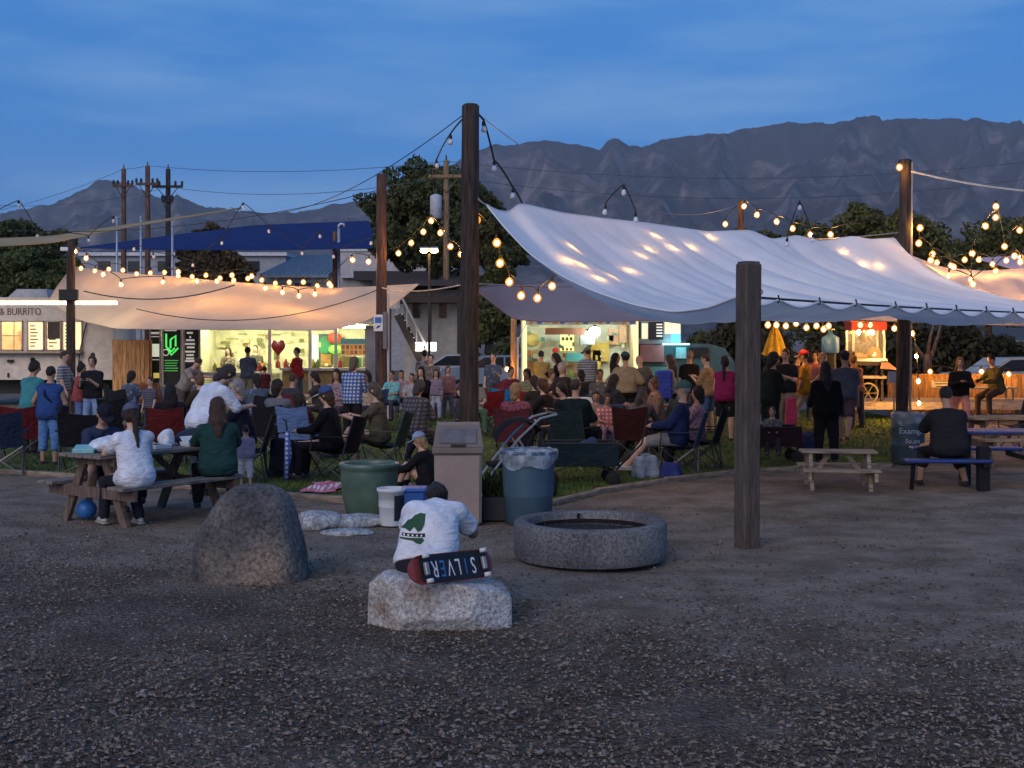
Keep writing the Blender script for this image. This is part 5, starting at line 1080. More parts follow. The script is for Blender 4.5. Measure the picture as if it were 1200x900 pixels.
BD=BM.copy(); BD.materials.clear(); BD.materials.append(emit('warm_bulb_dim',(1,.5,.14),70)); BB=BM.copy(); BB.materials.clear(); BB.materials.append(emit('warm_bulb_small',(1,.5,.14),32)); BO=MB(); BO.lathe([(.001,-.07),(.03,-.062),(.042,-.03),(.035,.0),(.02,.03)],(0,0,0),10,False,True); BO=BO.mesh('bulb'); BO.materials.append(M_BULBOFF)
for me in(BM,GM,SM,BO,BH): me.polygons.foreach_set('use_smooth',[True]*len(me.polygons))
def string(label, pts, lit=True, ties=None, droop=.0, r=.011, off=(), m=None, cb=True, ends=(), hot=False, bare=False, dim=False):
    """pts: bulb points (world). The cable passes just above every bulb."""
    o0=pts[0]; root=thing('string_light',label,'string lights',o0); path=[]
    P=[Vector(p)+Vector((0,0,.11)) for p in pts]
    if ends: 
        if ends[0] is not None: P=[Vector(ends[0])]+P
        if ends[1] is not None: P=P+[Vector(ends[1])]
    for i in range(len(P)-1):
        for k in range(5):
            t=k/5; q=P[i].lerp(P[i+1],t); path.append(q-Vector((0,0,-.03*4*t*(1-t)))-o0)
    path.append(P[-1]-o0)
    if cb: MB().tube(path,r,5).build('cable',m or M_CABLE,root)
    for i,p in enumerate(pts):
        on=lit and i not in off
        b=bpy.data.objects.new('bulb',(BH if hot else BD if dim else BM) if on else BO); COL.objects.link(b); b.parent=root; b.location=p-o0; b.rotation_euler=(random.uniform(-.15,.15),random.uniform(-.15,.15),0)
        if bare: b.data=BB; continue
        s=bpy.data.objects.new('socket',SM); COL.objects.link(s); s.parent=b
        if on and not hot: g=bpy.data.objects.new('halo_globe',GM); COL.objects.link(g); g.parent=b
    return root
def row(x0,x1,y0,y1,n,Y0,Y1,w=3): return [at(x0+(x1-x0)*i/(n-1),y0+(y1-y0)*i/(n-1)+w*math.sin(i*1.9),Y0+(Y1-Y0)*i/(n-1)) for i in range(n)]
A=lambda L,Y0,Y1=None:[at(x,y,Y0+((Y1 if Y1 else Y0)-Y0)*i/max(1,len(L)-1)) for i,(x,y) in enumerate(L)]
string('warm string lights along the upper edge of the tan sail',A([(88,293),(101,301),(121,320),(142,332),(191,329),(209,317),(231,328),(254,328),(272,321),(295,322)],34.2,33.6),ends=(None,None))
string('warm string lights across the middle of the tan sail',A([(311,336),(331,341),(350,345),(369,343),(386,331),(413,303),(432,305)],33,31.2),ends=(at(295,322,33.5),at(447,296,31)))
string('warm string lights rising between the brown and centre poles',A([(467,295),(482,283),(496,270),(505,257),(516,271),(528,287),(540,296)],30.8,28),ends=(at(447,296,31),at(549,300,18.7)))
string('warm string lights curving from the centre pole under the white sail',A([(558,255),(582,282),(586,306),(597,328),(611,344),(630,347),(647,333)],21,22.5),ends=(at(552,250,18.4),at(660,322,23)))
# bulbs just beneath the white cloth
def under(px,py,gap=.06):
    # the point of the big sail seen at this place in plan, then a little below the cloth
    best=None; Sx=(WS[:,:,0]/WS[:,:,1])*FPX+600; Sy=HY-(WS[:,:,2]-CZ)/WS[:,:,1]*FPX
    i=np.unravel_index(np.argmin((Sx-px)**2+(Sy-py)**2),Sx.shape); p=Vector(WS[i]); return p+Vector((0,gap*.8,-gap*.6))
string('warm string lights hung just under the left part of the white sail',[under(*p) for p in ((669,290),(664,308),(680,312),(699,325),(718,325),(738,315))],cb=False,bare=True)
string('warm string lights hung just under the middle of the white sail',[under(*p) for p in ((750,300),(758,288),(768,276),(785,288),(808,288),(832,279))],cb=False,bare=True)
string('warm bulbs hung just under the right part of the white sail',[under(*p) for p in ((987,295),(1008,308),(1031,313))],cb=False,bare=True)
string('warm string lights from the short bulb post to the far pole',A([(850,261),(872,240),(887,250),(910,258),(929,266),(950,273),(973,273)],31.5,28.5),ends=(None,at(1056,250,26)))
string('single warm bulb at the top of the far pole',[at(1054,194,25.9)],ends=(None,at(1062,192,26.1)))
string('warm string lights looping right of the far pole',A([(1078,265),(1077,283),(1093,296),(1117,311),(1138,326),(1139,295),(1155,263),(1167,253)],26,28))
string('warm string lights crossing the orange lit sail',A([(1091,303),(1112,321),(1140,331),(1167,316),(1189,298),(1196,305),(1216,290)],26.4,27))
string('warm bulbs high at the right edge beyond the orange lit sail',A([(1167,240),(1177,287),(1195,268),(1212,258)],28,28.5),ends=(at(1167,252,28),None))
string('row of warm bulbs under the pale sail above the yellow parasol',A([(885,369),(900,379),(910,379),(921,380),(933,377),(945,382),(957,380),(965,384),(971,380)],27.6,28.6),ends=(None,at(993,377,29)))
string('warm bulbs strung across the top of the popcorn cart',A([(1008,379),(1018,388),(1020,379),(1048,383),(1069,389)],29.2,29.4),ends=(at(993,377,29),None))
string('hanging string of warm bulbs in front of the wooden fence',A([(1069,389),(1074,416),(1076,445),(1077,471)],29.5,29.8),ends=(at(1066,380,29.4),None),hot=True)
string('warm bulbs added along the top rail to light the wooden fence',A([(1090,434),(1118,437),(1150,434),(1182,437),(1215,434)],33,33.1),hot=False)  # string added to throw orange light on the fence
string('lone warm bulb hanging beside the folded yellow parasol',[at(884,395,28)],ends=(at(886,372,27.8),None))
string('lone warm bulb by the orange lit post',[at(594,431,33.2)],ends=(at(600,424,33.3),None))
# dark strings with unlit bulbs
U_=lambda L,Y0,Y1:A(L,Y0,Y1)
string('unlit bulb string running from the left edge above the tan sail',U_([(-20,262),(22,240),(44,276),(104,281),(133,258)],30,34),False)
string('unlit bulb string hanging in front of the navy sail',U_([(157,291),(180,300),(226,310),(260,284),(285,242),(315,270),(354,296),(375,276),(391,300),(435,284)],36,33),False)
string('unlit bulb string from the top of the centre pole to the white sail',U_([(567,150),(579,196),(601,228)],18.6,19.2),False,ends=(TC_-Vector((0,0,.06)),at(612,239,19.2)),r=.016)
string('dark string from the centre pole down to the brown pole',U_([(528,165),(512,193)],20,24),False,ends=(TC_-Vector((0,0,.1)),at(505,210,26)),r=.014)
string('unlit bulb string above the middle of the white sail',U_([(709,247),(731,224),(745,256)],20.8,21.4),False)
string('unlit bulb string above the right part of the white sail',U_([(922,285),(937,242),(952,280)],23,24),False)
# cables holding the sails
def line(label,a,b,s=.1,r=.012,m=None,ties=0):
    o=thing('support_cable',label,'cable',a); mb=MB(); P=[p-Vector(a) for p in sag(a,b,s,18)]; mb.tube(P,r,5); mb.build('cable',m or M_CABLE,o)
    return o
line('taut steel cable along the front edge of the white sail',WB+Vector((-.02,0,.0)),WC,.04,.013)
line('cable from the centre pole to the upper corner of the white sail',at(557,229,18.4),WA,.02,.014,M_STEEL)
line('cable from the top of the centre pole over the navy sail',TC_-Vector((0,0,.05)),at(270,243,40),.7,.008)
line('long cable from the brown pole towards the left edge',at(447,222,31),at(-40,265,37),.5,.010)
line('cable from the top of the centre pole towards the far bulb post',TC_-Vector((0,0,.03)),at(868,238,33),.8,.007,M_STEEL)
line('cable from the far pole out to the right edge',TR_-Vector((0,0,.2)),at(1290,228,24),.12,.02,plain('bright_cable',(.5,.46,.4),.5))
line('cable along the top edge of the grey sail',at(556,332,24.8),at(745,329,30),.1,.016,M_STEEL)
line('cable from the brown pole to the centre pole along the tan sail',at(447,337,31),at(549,332,18.6),.1,.014,M_STEEL)
line('long thin cable from the far pole to the short bulb post',at(1056,272,26.2),at(868,278,33),.1,.012,M_STEEL)
line('cable along the back edge of the white sail',WD,at(1060,272,26.2),.0,.014)
line('slack dark cable drooping across the tan sail',at(98,341,33),at(275,334,32.2),.28,.016); line('slack cable drooping over the tan sail nearer the brown pole',at(160,362,32),at(447,338,30.9),.5,.012)
# street lamp behind the brown pole
r=thing('street_lamp','bright double street lamp on a thin pole','street lamp',(xw(503,44),44,0)); z=at(0,294,44).z; MB().tube([(0,0,-.1),(0,0,z-.1)],[.055,.04],8).build('lamp_post',M_UPD,r,True)
for k in(-1,1): 
    h=MB().box((k*.17,-.05,z+.09),(.3,.22,.07),bev=.02).build('lamp_housing',M_GALV,r); MB().ell((k*.17,-.05,z),(.14,.1,.08),12,8).build('lamp_lens',emit('lamp_amber',(1,.58,.14),22),h,True)
MB().box((0,0,z+.05),(.5,.05,.05)).build('lamp_arm',M_GALV,r)

string('closely spaced warm bulbs along the back hem of the tan sail',row(95,388,313,333,19,36.9,34.2,2.0),dim=True)
string('warm bulbs along the back edge of the orange lit sail',row(1098,1212,306,303,8,30.2,30.4,4))
# ================================================================ people
SKIN=[mat('skin_%d'%i,c,.6,var=.08,scale=9,spec=.3) for i,c in enumerate(((.50,.31,.22),(.40,.23,.15),(.28,.15,.09),(.18,.09,.055)))]
def cloth(c,name=None):
    n=name or 'cloth_%03d_%03d_%03d'%tuple(int(k*999) for k in c)
    return mat(n,c,.9,var=.14,scale=5,bump=.65,bscale=7,spec=.12,bdist=.05,bstretch=(1,1,2.2))
def hairm(c): return mat('hair_%03d_%03d_%03d'%tuple(int(k*999) for k in c),c,.6,var=.35,scale=10,bump=.6,bscale=40,stretch=(8,8,1),spec=.3)
def plaid_mat(name,c1,c2):
    m=bpy.data.materials.new(name); m.use_nodes=True; N,L=m.node_tree.nodes,m.node_tree.links; b=N['Principled BSDF']; b.inputs['Roughness'].default_value=.9
    tc=N.new('ShaderNodeTexCoord'); outs=[]
    for ax in ('X','Z'):
        sx=N.new('ShaderNodeSeparateXYZ'); L.new(tc.outputs['Object'],sx.inputs[0]); ml=N.new('ShaderNodeMath'); ml.operation='MULTIPLY'; ml.inputs[1].default_value=95; L.new(sx.outputs[ax],ml.inputs[0])
        sn=N.new('ShaderNodeMath'); sn.operation='SINE'; L.new(ml.outputs[0],sn.inputs[0]); outs.append(sn.outputs[0])
    ad=N.new('ShaderNodeMath'); L.new(outs[0],ad.inputs[0]); L.new(outs[1],ad.inputs[1]); r=N.new('ShaderNodeValToRGB'); r.color_ramp.elements[0].position=.2; r.color_ramp.elements[0].color=(*c1,1); r.color_ramp.elements[1].position=.9; r.color_ramp.elements[1].color=(*c2,1); L.new(ad.outputs[0],r.inputs['Fac']); L.new(r.outputs['Color'],b.inputs['Base Color']); return m
def pattern_mat(c,kind):
    n='print_%d_%03d_%03d_%03d'%((kind,)+tuple(int(k*999) for k in c))
    if n in MATS: return MATS[n]
    m=cloth(c,n); N,L=m.node_tree.nodes,m.node_tree.links; b=N['Principled BSDF']; tc=N.new('ShaderNodeTexCoord'); base=b.inputs['Base Color'].links[0].from_socket
    if kind in(0,3): v=N.new('ShaderNodeTexVoronoi'); v.inputs['Scale'].default_value=22 if kind==0 else 11; L.new(tc.outputs['Object'],v.inputs['Vector']); f=v.outputs['Distance']; lo,hi=.28,.36
    elif kind in(1,4): v=N.new('ShaderNodeTexWave'); v.bands_direction='Z'; v.inputs['Scale'].default_value=9 if kind==1 else 5; v.inputs['Distortion'].default_value=1.2; L.new(tc.outputs['Object'],v.inputs['Vector']); f=v.outputs['Fac']; lo,hi=.6,.7
    else: v=N.new('ShaderNodeTexNoise'); v.inputs['Scale'].default_value=9; L.new(tc.outputs['Object'],v.inputs['Vector']); f=v.outputs['Fac']; lo,hi=.52,.58
    r=N.new('ShaderNodeMapRange'); r.inputs['From Min'].default_value=lo; r.inputs['From Max'].default_value=hi; L.new(f,r.inputs['Value']); mx=N.new('ShaderNodeMix'); mx.data_type='RGBA'; L.new(r.outputs[0],mx.inputs[0]); L.new(base,mx.inputs[6]); k=.35 if max(c)>.2 else 2.4; mx.inputs[7].default_value=(*[min(.7,q*k+.01) for q in c],1); L.new(mx.outputs[2],b.inputs['Base Color']); return m
def rx(a): return np.array([[1,0,0],[0,math.cos(a),math.sin(a)],[0,-math.sin(a),math.cos(a)]])   # pitches forward
def rz_(a): return np.array([[math.cos(a),-math.sin(a),0],[math.sin(a),math.cos(a),0],[0,0,1]])
AR=dict(hang=((6,9,14,4),)*2, phone=((22,10,105,28),)*2, hip=((-10,35,70,40),)*2, lap=((38,8,48,20),)*2, cross=((28,14,95,55),)*2, reach=((60,10,30,5),(35,12,60,15)), hold=((30,12,85,10),(8,9,15,4)), table=((50,14,55,22),)*2, up=((60,20,110,10),(20,10,60,10)), out=((18,34,22,0),(10,16,20,4)), point=((15,10,40,10),(70,20,20,0)), knees=((48,16,30,18),)*2, boy=((52,14,38,22),(46,24,48,24)), back=((-18,12,30,0),)*2)
LG=dict(stand=((2,4,4),(-2,5,6)), walk=((24,3,14),(-20,3,22)), sit=((88,9,86),(86,8,80)), sitout=((84,8,48),(80,9,38)), bench=((84,12,92),(80,14,98)), knees=((132,10,112),(128,14,105)), cross=((104,38,125),(104,38,125)), wide=((3,9,4),(1,9,4)), stool=((70,14,70),(64,12,62)))
def person(px,Y,h,face,label,top=((.5,.5,.5),'short'),bot=((.03,.03,.04),'long'),hair=('short',(.02,.015,.012)),arms='hang',legs='stand',lean=0,hunch=0,hp=0,hyaw=0,skin=0,seat=None,hat=None,b=1.0,hem=-.07,shoe=(.03,.03,.035),X=None,vox=None,top_m=None,strap=None,group=None,pack=None,side=0,logo=None,dz=0):
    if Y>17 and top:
        crowd_shade=.52; top=(tuple(q*crowd_shade for q in top[0]),top[1])  # crowd shade put into the colour: tops farther back are darkened
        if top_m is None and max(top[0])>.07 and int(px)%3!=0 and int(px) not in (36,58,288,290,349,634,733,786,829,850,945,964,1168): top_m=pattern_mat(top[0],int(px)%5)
    s=h/1.75; hs=s if h>1.45 else s*(1+(1.45-h)*.35)
    vox=vox or min(.026,max(.0105,Y*.00082)); x0=xw(px,Y) if X is None else X
    a1,a2,a3=R(lean),R(lean+hunch),R(lean+hunch+hp)
    J={}; P=np.zeros(3); d1=rx(a1)@np.array([0,0,1.]); d2=rx(a2)@np.array([0,0,1.]); sd=np.array([math.sin(R(side)),0,0])
    J['ch']=P+(d1+sd)*.27*s; J['nb']=J['ch']+(d2+sd)*.235*s; H=rz_(R(hyaw))@rx(a3); d3=H@np.array([0,0,1.])
    hc=J['nb']+d2*.05*s+d3*(.155*hs); J['hc']=hc
    sh=J['nb']-d2*.072*s; A=AR[arms] if isinstance(arms,str) else arms; G=LG[legs] if isinstance(legs,str) else legs
    arm=[]; leg=[]
    for k,sg in enumerate((-1,1)):
        fl,ab,el,inn=[R(q) for q in A[k]]; S0=sh+np.array([sg*.172*s*(.9+.1*b),0,0])
        u=np.array([sg*math.sin(ab),math.sin(fl)*math.cos(ab),-math.cos(fl)*math.cos(ab)]); E=S0+u*.285*s
        f=np.array([-sg*math.sin(inn),math.sin(fl+el)*math.cos(inn),-math.cos(fl+el)*math.cos(inn)])
        f=f+np.array([sg*math.sin(ab)*.35,0,0]); f/=np.linalg.norm(f); W=E+f*.25*s; arm.append((S0,E,W,f))
        fl,ab,kn=[R(q) for q in G[k]]; Hp=np.array([sg*.088*s,0,0]); t=np.array([sg*math.sin(ab),math.sin(fl)*math.cos(ab),-math.cos(fl)*math.cos(ab)]); K=Hp+t*.43*s
        c=np.array([sg*math.sin(ab)*.25,math.sin(fl-kn),-math.cos(fl-kn)]); c/=np.linalg.norm(c); An=K+c*.42*s; leg.append((Hp,K,An))
    low=min(l[2][2] for l in leg)-.075*s
    pz=(seat+.105*s*b) if seat is not None else -low
    off=np.array([0,0,pz+dz])
    if seat is not None and pz+low<0:      # feet never go through the ground
        for i,(Hp,K,An) in enumerate(leg):
            if An[2]+pz-.075*s<0:
                L=.42*s; z=.075*s-pz; dzv=z-K[2]; dzv=max(-L*.999,min(L*.5,dzv)); hor=math.sqrt(max(0,L*L-dzv*dzv)); dirv=np.array([An[0]-K[0],An[1]-K[1]]); nrm=np.linalg.norm(dirv); dirv=dirv/nrm if nrm>1e-6 else np.array([0,1.]); leg[i]=(Hp,K,np.array([K[0]+dirv[0]*hor,K[1]+dirv[1]*hor,K[2]+dzv]))
    o=thing('person',label,'person',(x0,Y,0),R(face),group)
    pts=[P,J['ch'],J['nb'],hc]+[q for a in arm for q in a[:3]]+[q for l in leg for q in l]
    lo=np.min(pts,0)+off-.26*s; hi=np.max(pts,0)+off+.26*s; lo[2]=max(lo[2],-.02 if seat is None or True else lo[2])
    def torso(F,g=0,k=.045):
        F.cone(arm[0][0]+off,arm[1][0]+off,.052*s+g,.052*s+g,k)
        for q_ in arm: F.cone(J['nb']-d2*.01*s+off,sh+(q_[0]-sh)*.75+off,.05*s+g*.7,.044*s+g,k)
        for sg in(-1,1):
            q=np.array([sg*.085*s*b,0,0]); F.cone(J['ch']+d2*.1*s+q+off,J['ch']-d1*.12*s+q*.85+off,.088*s*b+g,.088*s*b+g,k)
            F.cone(J['ch']-d1*.12*s+q*.85+off,P+np.array([sg*.08*s*b,0,.0])+off,.088*s*b+g,.098*s*b+g,k)
        F.ell(J['ch']+off-d1*.05*s+np.array([0,.02*s*b,0]),(.15*s*b+g,.105*s*b**2+g,.2*s+g),k)
        F.ell(P+off+np.array([0,-.03*s,-.01]),(.155*s*b+g,.115*s*b+g,.11*s+g),k)
        F.cone(J['nb']-d2*.05*s+off,J['nb']+off+d2*.0*s,.075*s+g,.058*s+g*.6,k)
    F=Field(lo,hi,vox); torso(F)
    for S0,E,W,f in arm:
        F.cone(S0+off,E+off,.047*s*b,.039*s*b,.03); F.cone(E+off,W+off,.038*s*b,.027*s,.02); pc=W+f*.045*s; F.cone(W+off,pc+off,.026*s,.031*s,.01)
    for Hp,K,An in leg:
        F.cone(Hp+off,K+off,.088*s*b,.056*s*b,.04); F.cone(K+off,K+(An-K)*.35+off,.054*s*b,.055*s*b,.02); F.cone(K+(An-K)*.35+off,An+off,.053*s*b,.035*s,.02); F.cone(An+off,An+off+np.array([0,.13*s,-.04*s]),.034*s,.03*s,.02)
    hp_=lambda v:hc+H@(np.array(v)*hs)+off
    F.cone(J['nb']-d2*.03*s+off,hp_((0,-.01,-.06)),.056*s,.05*hs,.025)
    F.ell(hp_((0,-.005,.02)),np.array((.076,.096,.105))*hs,.02,M=H); F.ell(hp_((0,.02,-.055)),np.array((.056,.066,.065))*hs,.03,M=H)
    F.cone(hp_((0,.088,.012)),hp_((0,.106,-.022)),.011*hs,.016*hs,.012)
    for sg in(-1,1): F.ell(hp_((sg*.079,-.008,-.01)),np.array((.012,.022,.032))*hs,.008,M=H)
    body=F.mesh('body')
    # fingers: four unequal ones and a thumb on the side of the palm
    fb=MB()
    for k,(S0,E,W,f) in enumerate(arm):
        sg=(-1,1)[k]; lat=np.array([1,0,0])-f*f[0]; lat/=np.linalg.norm(lat)+1e-9; nrm=np.cross(f,lat)*(1 if True else 1); base=W+f*.065*s+off
        for j,(ofs,ln) in enumerate(((-.024,.06),(-.008,.075),(.008,.07),(.024,.055))):
            p0=base+lat*ofs*s; p1=p0+f*ln*.55*s+nrm*.008*s; p2=p1+(f*.75+nrm*.66)*ln*.5*s; fb.tube([Vector(p0),Vector(p1),Vector(p2)],[.0095*s,.0088*s,.007*s],5)
        th=-lat*sg; p0=W+f*.025*s+off+th*.024*s; fb.tube([Vector(p0),Vector(p0+(f*.6+th*.7)*.035*s),Vector(p0+(f*1.0+th*.7+nrm*.4)*.055*s)],[.012*s,.011*s,.008*s],5)
    bm=bmesh.new(); bm.from_mesh(body); tmp=fb.mesh('fingers'); bm.from_mesh(tmp); bpy.data.meshes.remove(tmp); bm.to_mesh(body); bm.free(); body.polygons.foreach_set('use_smooth',[True]*len(body.polygons))
    obj('body',body,SKIN[skin],o)
    seed=int(abs(px*7+Y*13))
    if top:
        F=Field(lo,hi,vox); g=.019*(1 if h>1.2 else .8); torso(F,g); F.ell(P+off+np.array([0,-.03*s,.0]),(.152*s*b+.028,.115*s*b+.028,.13*s+.03),.06); F.ell((P+J['ch'])/2+off,(.155*s*b+g,.112*s*b+g,.24*s),.06)
        for q_ in leg: F.cone(q_[0]+off,q_[0]+(q_[1]-q_[0])*max(0,min(1,(-hem-.02)/.43))+off,.088*s*b+.022,.08*s*b+.024,.04)
        sl={'none':0,'cap':.3,'short':.62,'half':.95,'long':1.9}[top[1]]
        for S0,E,W,f in arm:
            if sl>0:
                e=S0+(E-S0)*min(1,sl); F.cone(S0+off,e+off,.05*s*b+g,(.05*s*b+g)*(1.02 if sl<1 else .88),.03)
            if sl>1: F.cone(E+off,E+(W-E)*(sl-1)/.95+off,.042*s*b+g,.032*s+g*.8,.02)
        F.ripple(.010,15,seed); F.ripple(.006,34,seed+1)
        pn=P+d1*hem*s+off; F.cut(pn,-d1)
        if sl<1 and sl>0:
            pass
        F.cut(J['nb']+d2*.022*s+off,d2)
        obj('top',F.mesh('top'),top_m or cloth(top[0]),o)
    if bot and bot[1]!='none':
        F=Field(lo,hi,vox); g=.014
        for sg in(-1,1): F.cone(P+off+np.array([sg*.07*s*b,0,.05*s]),P+off+np.array([sg*.08*s*b,-.01,0]),.092*s*b+g,.1*s*b+g,.04)
        F.ell(P+off+np.array([0,-.03*s,-.01]),(.155*s*b+g,.115*s*b+g,.11*s+g),.04)
        ln={'shorts':.85,'mini':.45,'capri':1.45,'long':1.93}[bot[1]]
        for Hp,K,An in leg:
            e=Hp+(K-Hp)*min(1,ln); F.cone(Hp+off,e+off,.09*s*b+g,.064*s*b+g*1.3,.03)
            if ln>1: F.cone(K+off,K+(An-K)*(ln-1)+off,.06*s*b+g,(.044 if ln>1.6 else .056)*s*b+g,.02)
        F.ripple(.006,15,seed+4); F.cut(P+d1*.05*s+off,d1)
        obj('bottoms',F.mesh('bottoms'),cloth(bot[0]),o)
    for Hp,K,An in leg:
        sm=MB(); c=An+off+np.array([0,.055*s,-.035*s]); sm.ell(Vector(c),(.047*s,.135*s,.042*s),10,7); sm.box(Vector(c+np.array([0,0,-.03*s])),(.085*s,.255*s,.022*s),bev=.008); sm.build('shoe',plain('shoe_%02d%02d%02d'%tuple(int(q*99) for q in shoe),shoe,.6),o,True)
    # hair
    st,hcol=hair; hm=hairm(hcol)
    if st!='bald':
        F=Field(np.minimum(hp_((0,0,0)),J['ch']+off)-.34*s,hp_((0,0,0))+.3*hs,max(.009,vox*.8))
        F.ell(hp_((0,-.016,.028)),(np.array((.083,.1,.108)) if st=='short' else np.array((.088,.104,.11)))*hs,.02,M=H)
        if st in('long','half','bun','tail'): F.ell(hp_((0,-.03,-.03)),np.array((.082,.078,.085))*hs,.03,M=H)
        if st=='half': F.cone(hp_((0,-.05,-.03)),hp_((0,-.06,-.13)),.07*hs,.06*hs,.03)
        bk=-(d2*0)+rx(a2)@np.array([0,-1.,0])
        if st=='long':
            q=J['ch']+d2*.08*s+bk*.105*s*b+off
            F.cone(hp_((0,-.055,-.02)),J['nb']+bk*.085*s+off,.08*hs,.075*s,.04); F.cone(J['nb']+bk*.085*s+off,q,.075*s,.05*s,.03)
            for sg in(-1,1): F.cone(hp_((sg*.06,-.01,-.02)),J['nb']+np.array([sg*.08*s,-.02,.0])+off,.03*hs,.04*s,.03)
        if st=='bun': F.ell(hp_((0,-.07,.135)),np.array((.05,.05,.045))*hs,.008)
        if st=='tail':
            q=J['ch']+d2*.04*s+bk*.125*s*b+off; F.cone(hp_((0,-.11,.02)),J['nb']+bk*.11*s+off,.03*hs,.034*s,.02); F.cone(J['nb']+bk*.11*s+off,q,.034*s,.014*s,.02)
        F.ripple(.006,45,seed+8); F.ripple(.006,80,seed+9)
        F.ell(hp_((0,.105,-.025)),np.array((.068,.085,.095))*hs,0,'sub',M=H)
        if st=='short':
            n=H@np.array([0,.35,-1.]); F.cut(hp_((0,-.05,-.055)),n/np.linalg.norm(n))
        obj('hair',F.mesh('hair'),hm,o)
    if hat:
        kind,hc_=hat[0],hat[1]; m=cloth(hc_); F=Field(hp_((0,0,0))-.2*hs,hp_((0,0,0))+.22*hs,max(.009,vox*.8)); F.ell(hp_((0,-.012,.035)),np.array((.097,.115,.112))*hs,.01,M=H); n=H@np.array([0,0,-1.]); F.cut(hp_((0,0,.035)),n)
        ho=obj('hat',F.mesh('hat'),m,o)
        mb=MB(); back=(kind=='capback'); full=(kind=='bucket'); kk=12; vs=[]; sgn=-1 if back else 1
        angs=[2*math.pi*i/(2*kk) for i in range(2*kk)] if full else [math.pi*i/kk for i in range(kk+1)]
        for zz in(.032,.046):
            for t in angs:
                if full: vs.append(hp_((.15*math.cos(t),.17*math.sin(t)-.01,zz-.02)))
                else: vs.append(hp_((.085*math.cos(t),sgn*(.06+.14*math.sin(t)),zz-.05*math.sin(t)*.4)))
        n=len(angs); fs=[tuple(range(n)),tuple(range(2*n-1,n-1,-1))]+[(i,i+n,(i+1)%n+n,(i+1)%n) for i in range(n)]
        mb.add([Vector(v) for v in vs],fs); mb.build('brim',cloth(hat[2]) if len(hat)>2 else m,ho)
    if math.cos(R(face+hyaw))<.35 and Y<36:
        ek=plain('eye_dark',(.02,.015,.012),.3); 
        for sg in(-1,1):
            MB().ell(Vector(hp_((sg*.032,.081,.012))),(.013*hs,.011*hs,.008*hs),8,6,rot=Matrix(H.tolist())).build('eye',ek,o,True); MB().ell(Vector(hp_((sg*.033,.085,.034))),(.02*hs,.009*hs,.004*hs),8,5,rot=Matrix(H.tolist())).build('eyebrow',hm,o,True)
        MB().ell(Vector(hp_((0,.084,-.062))),(.024*hs,.008*hs,.006*hs),8,5,rot=Matrix(H.tolist())).build('mouth',plain('lip',(.28,.1,.08),.5),o,True)
    if strap:
        mb=MB(); a=sh+np.array([-.10*s,0,.05*s])+off; c_=J['ch']-d1*.1*s+off
        for sgn in (-1,1): mb.tube([Vector(a),Vector(J['ch']+np.array([0,sgn*.195*s*b,.05*s])+off),Vector(c_+np.array([.16*s*b,sgn*.06,-.08*s]))],.016,5)
        mb.build('bag_strap',cloth(strap),o); MB().box(Vector(c_+np.array([.22*s*b,0,-.16*s])),(.09,.26,.24),bev=.03).build('shoulder_bag',cloth(strap),o)
    if pack:
        F=Field(J['ch']+off-.35,J['ch']+off+.35,max(.014,vox)); q=J['ch']+d2*.04+rx(a2)@np.array([0,-.2*s,0])+off; F.ell(q,(.15,.1,.22),.02); F.ell(q+np.array([0,-.06,-.06]),(.11,.06,.1),.02); obj('backpack',F.mesh('backpack'),cloth(pack),o)
    return o
BK=(.02,.015,.012); BR=(.06,.032,.018); LB=(.16,.09,.045); BL=(.35,.22,.10); GR=(.3,.28,.26)
# ---------------------------------------------------------------- camp chairs
def chair(px,Y,face,col,label,w=.56,back=.92,X=None,seat=.43):
    x=xw(px,Y) if X is None else X; r=thing('camp_chair',label,'camp chair',(x,Y,0),R(face)); m=cloth(col); fr=plain('chair_tube',(.06,.06,.065),.4,metal=.5); fr2=plain('chair_tube_pale',(.25,.24,.22),.4,metal=.4) if int(px)%3==0 else fr
    nu,nv=8,7; P=np.zeros((nv,nu,3))
    for j in range(nv):
        for i in range(nu):
            u=i/(nu-1)-.5; v=j/(nv-1); P[j,i]=(u*w,.25-v*.48,seat+.03*abs(u)*2-.05*math.cos(u*math.pi)*math.sin(v*math.pi)-.03*v)
    obj('seat',grid_mesh('seat',P),m,r,True)
    for j in range(nv):
        for i in range(nu):
            u=i/(nu-1)-.5; v=j/(nv-1); P[j,i]=(u*w,-.24-.16*v-.045*math.cos(u*math.pi),seat-.03+(back-seat+.03)*v-.02*math.cos(u*2*math.pi)*v)
    obj('backrest',grid_mesh('backrest',P),m,r,True)
    hw=w/2
    for s in(-1,1):
        MB().tube([(s*hw,.28,.0),(s*hw,-.24,seat-.02)],.011,6).build('leg',fr2,r); MB().tube([(s*hw,-.3,.0),(s*hw,.25,seat)],.011,6).build('leg',fr,r)
        MB().tube([(s*hw,-.3,.0),(s*hw,-.24,seat),(s*hw,-.4,back+.02)],.011,6).build('back_post',fr,r)
        MB().tube([(s*hw,.25,seat),(s*hw*1.06,.22,seat+.2)],.01,6).build('arm_post',fr,r); MB().box((s*hw*1.05,-.04,seat+.21),(.07,.56,.012),bev=.004).build('armrest',m,r)
    for y0 in(.28,-.3): 
        MB().tube([(-hw,y0,.0),(hw,y0*.92,seat-.01)],.01,6).build('cross_tube',fr2,r); MB().tube([(hw,y0,.0),(-hw,y0*.92,seat-.01)],.01,6).build('cross_tube',fr2,r)
    return r
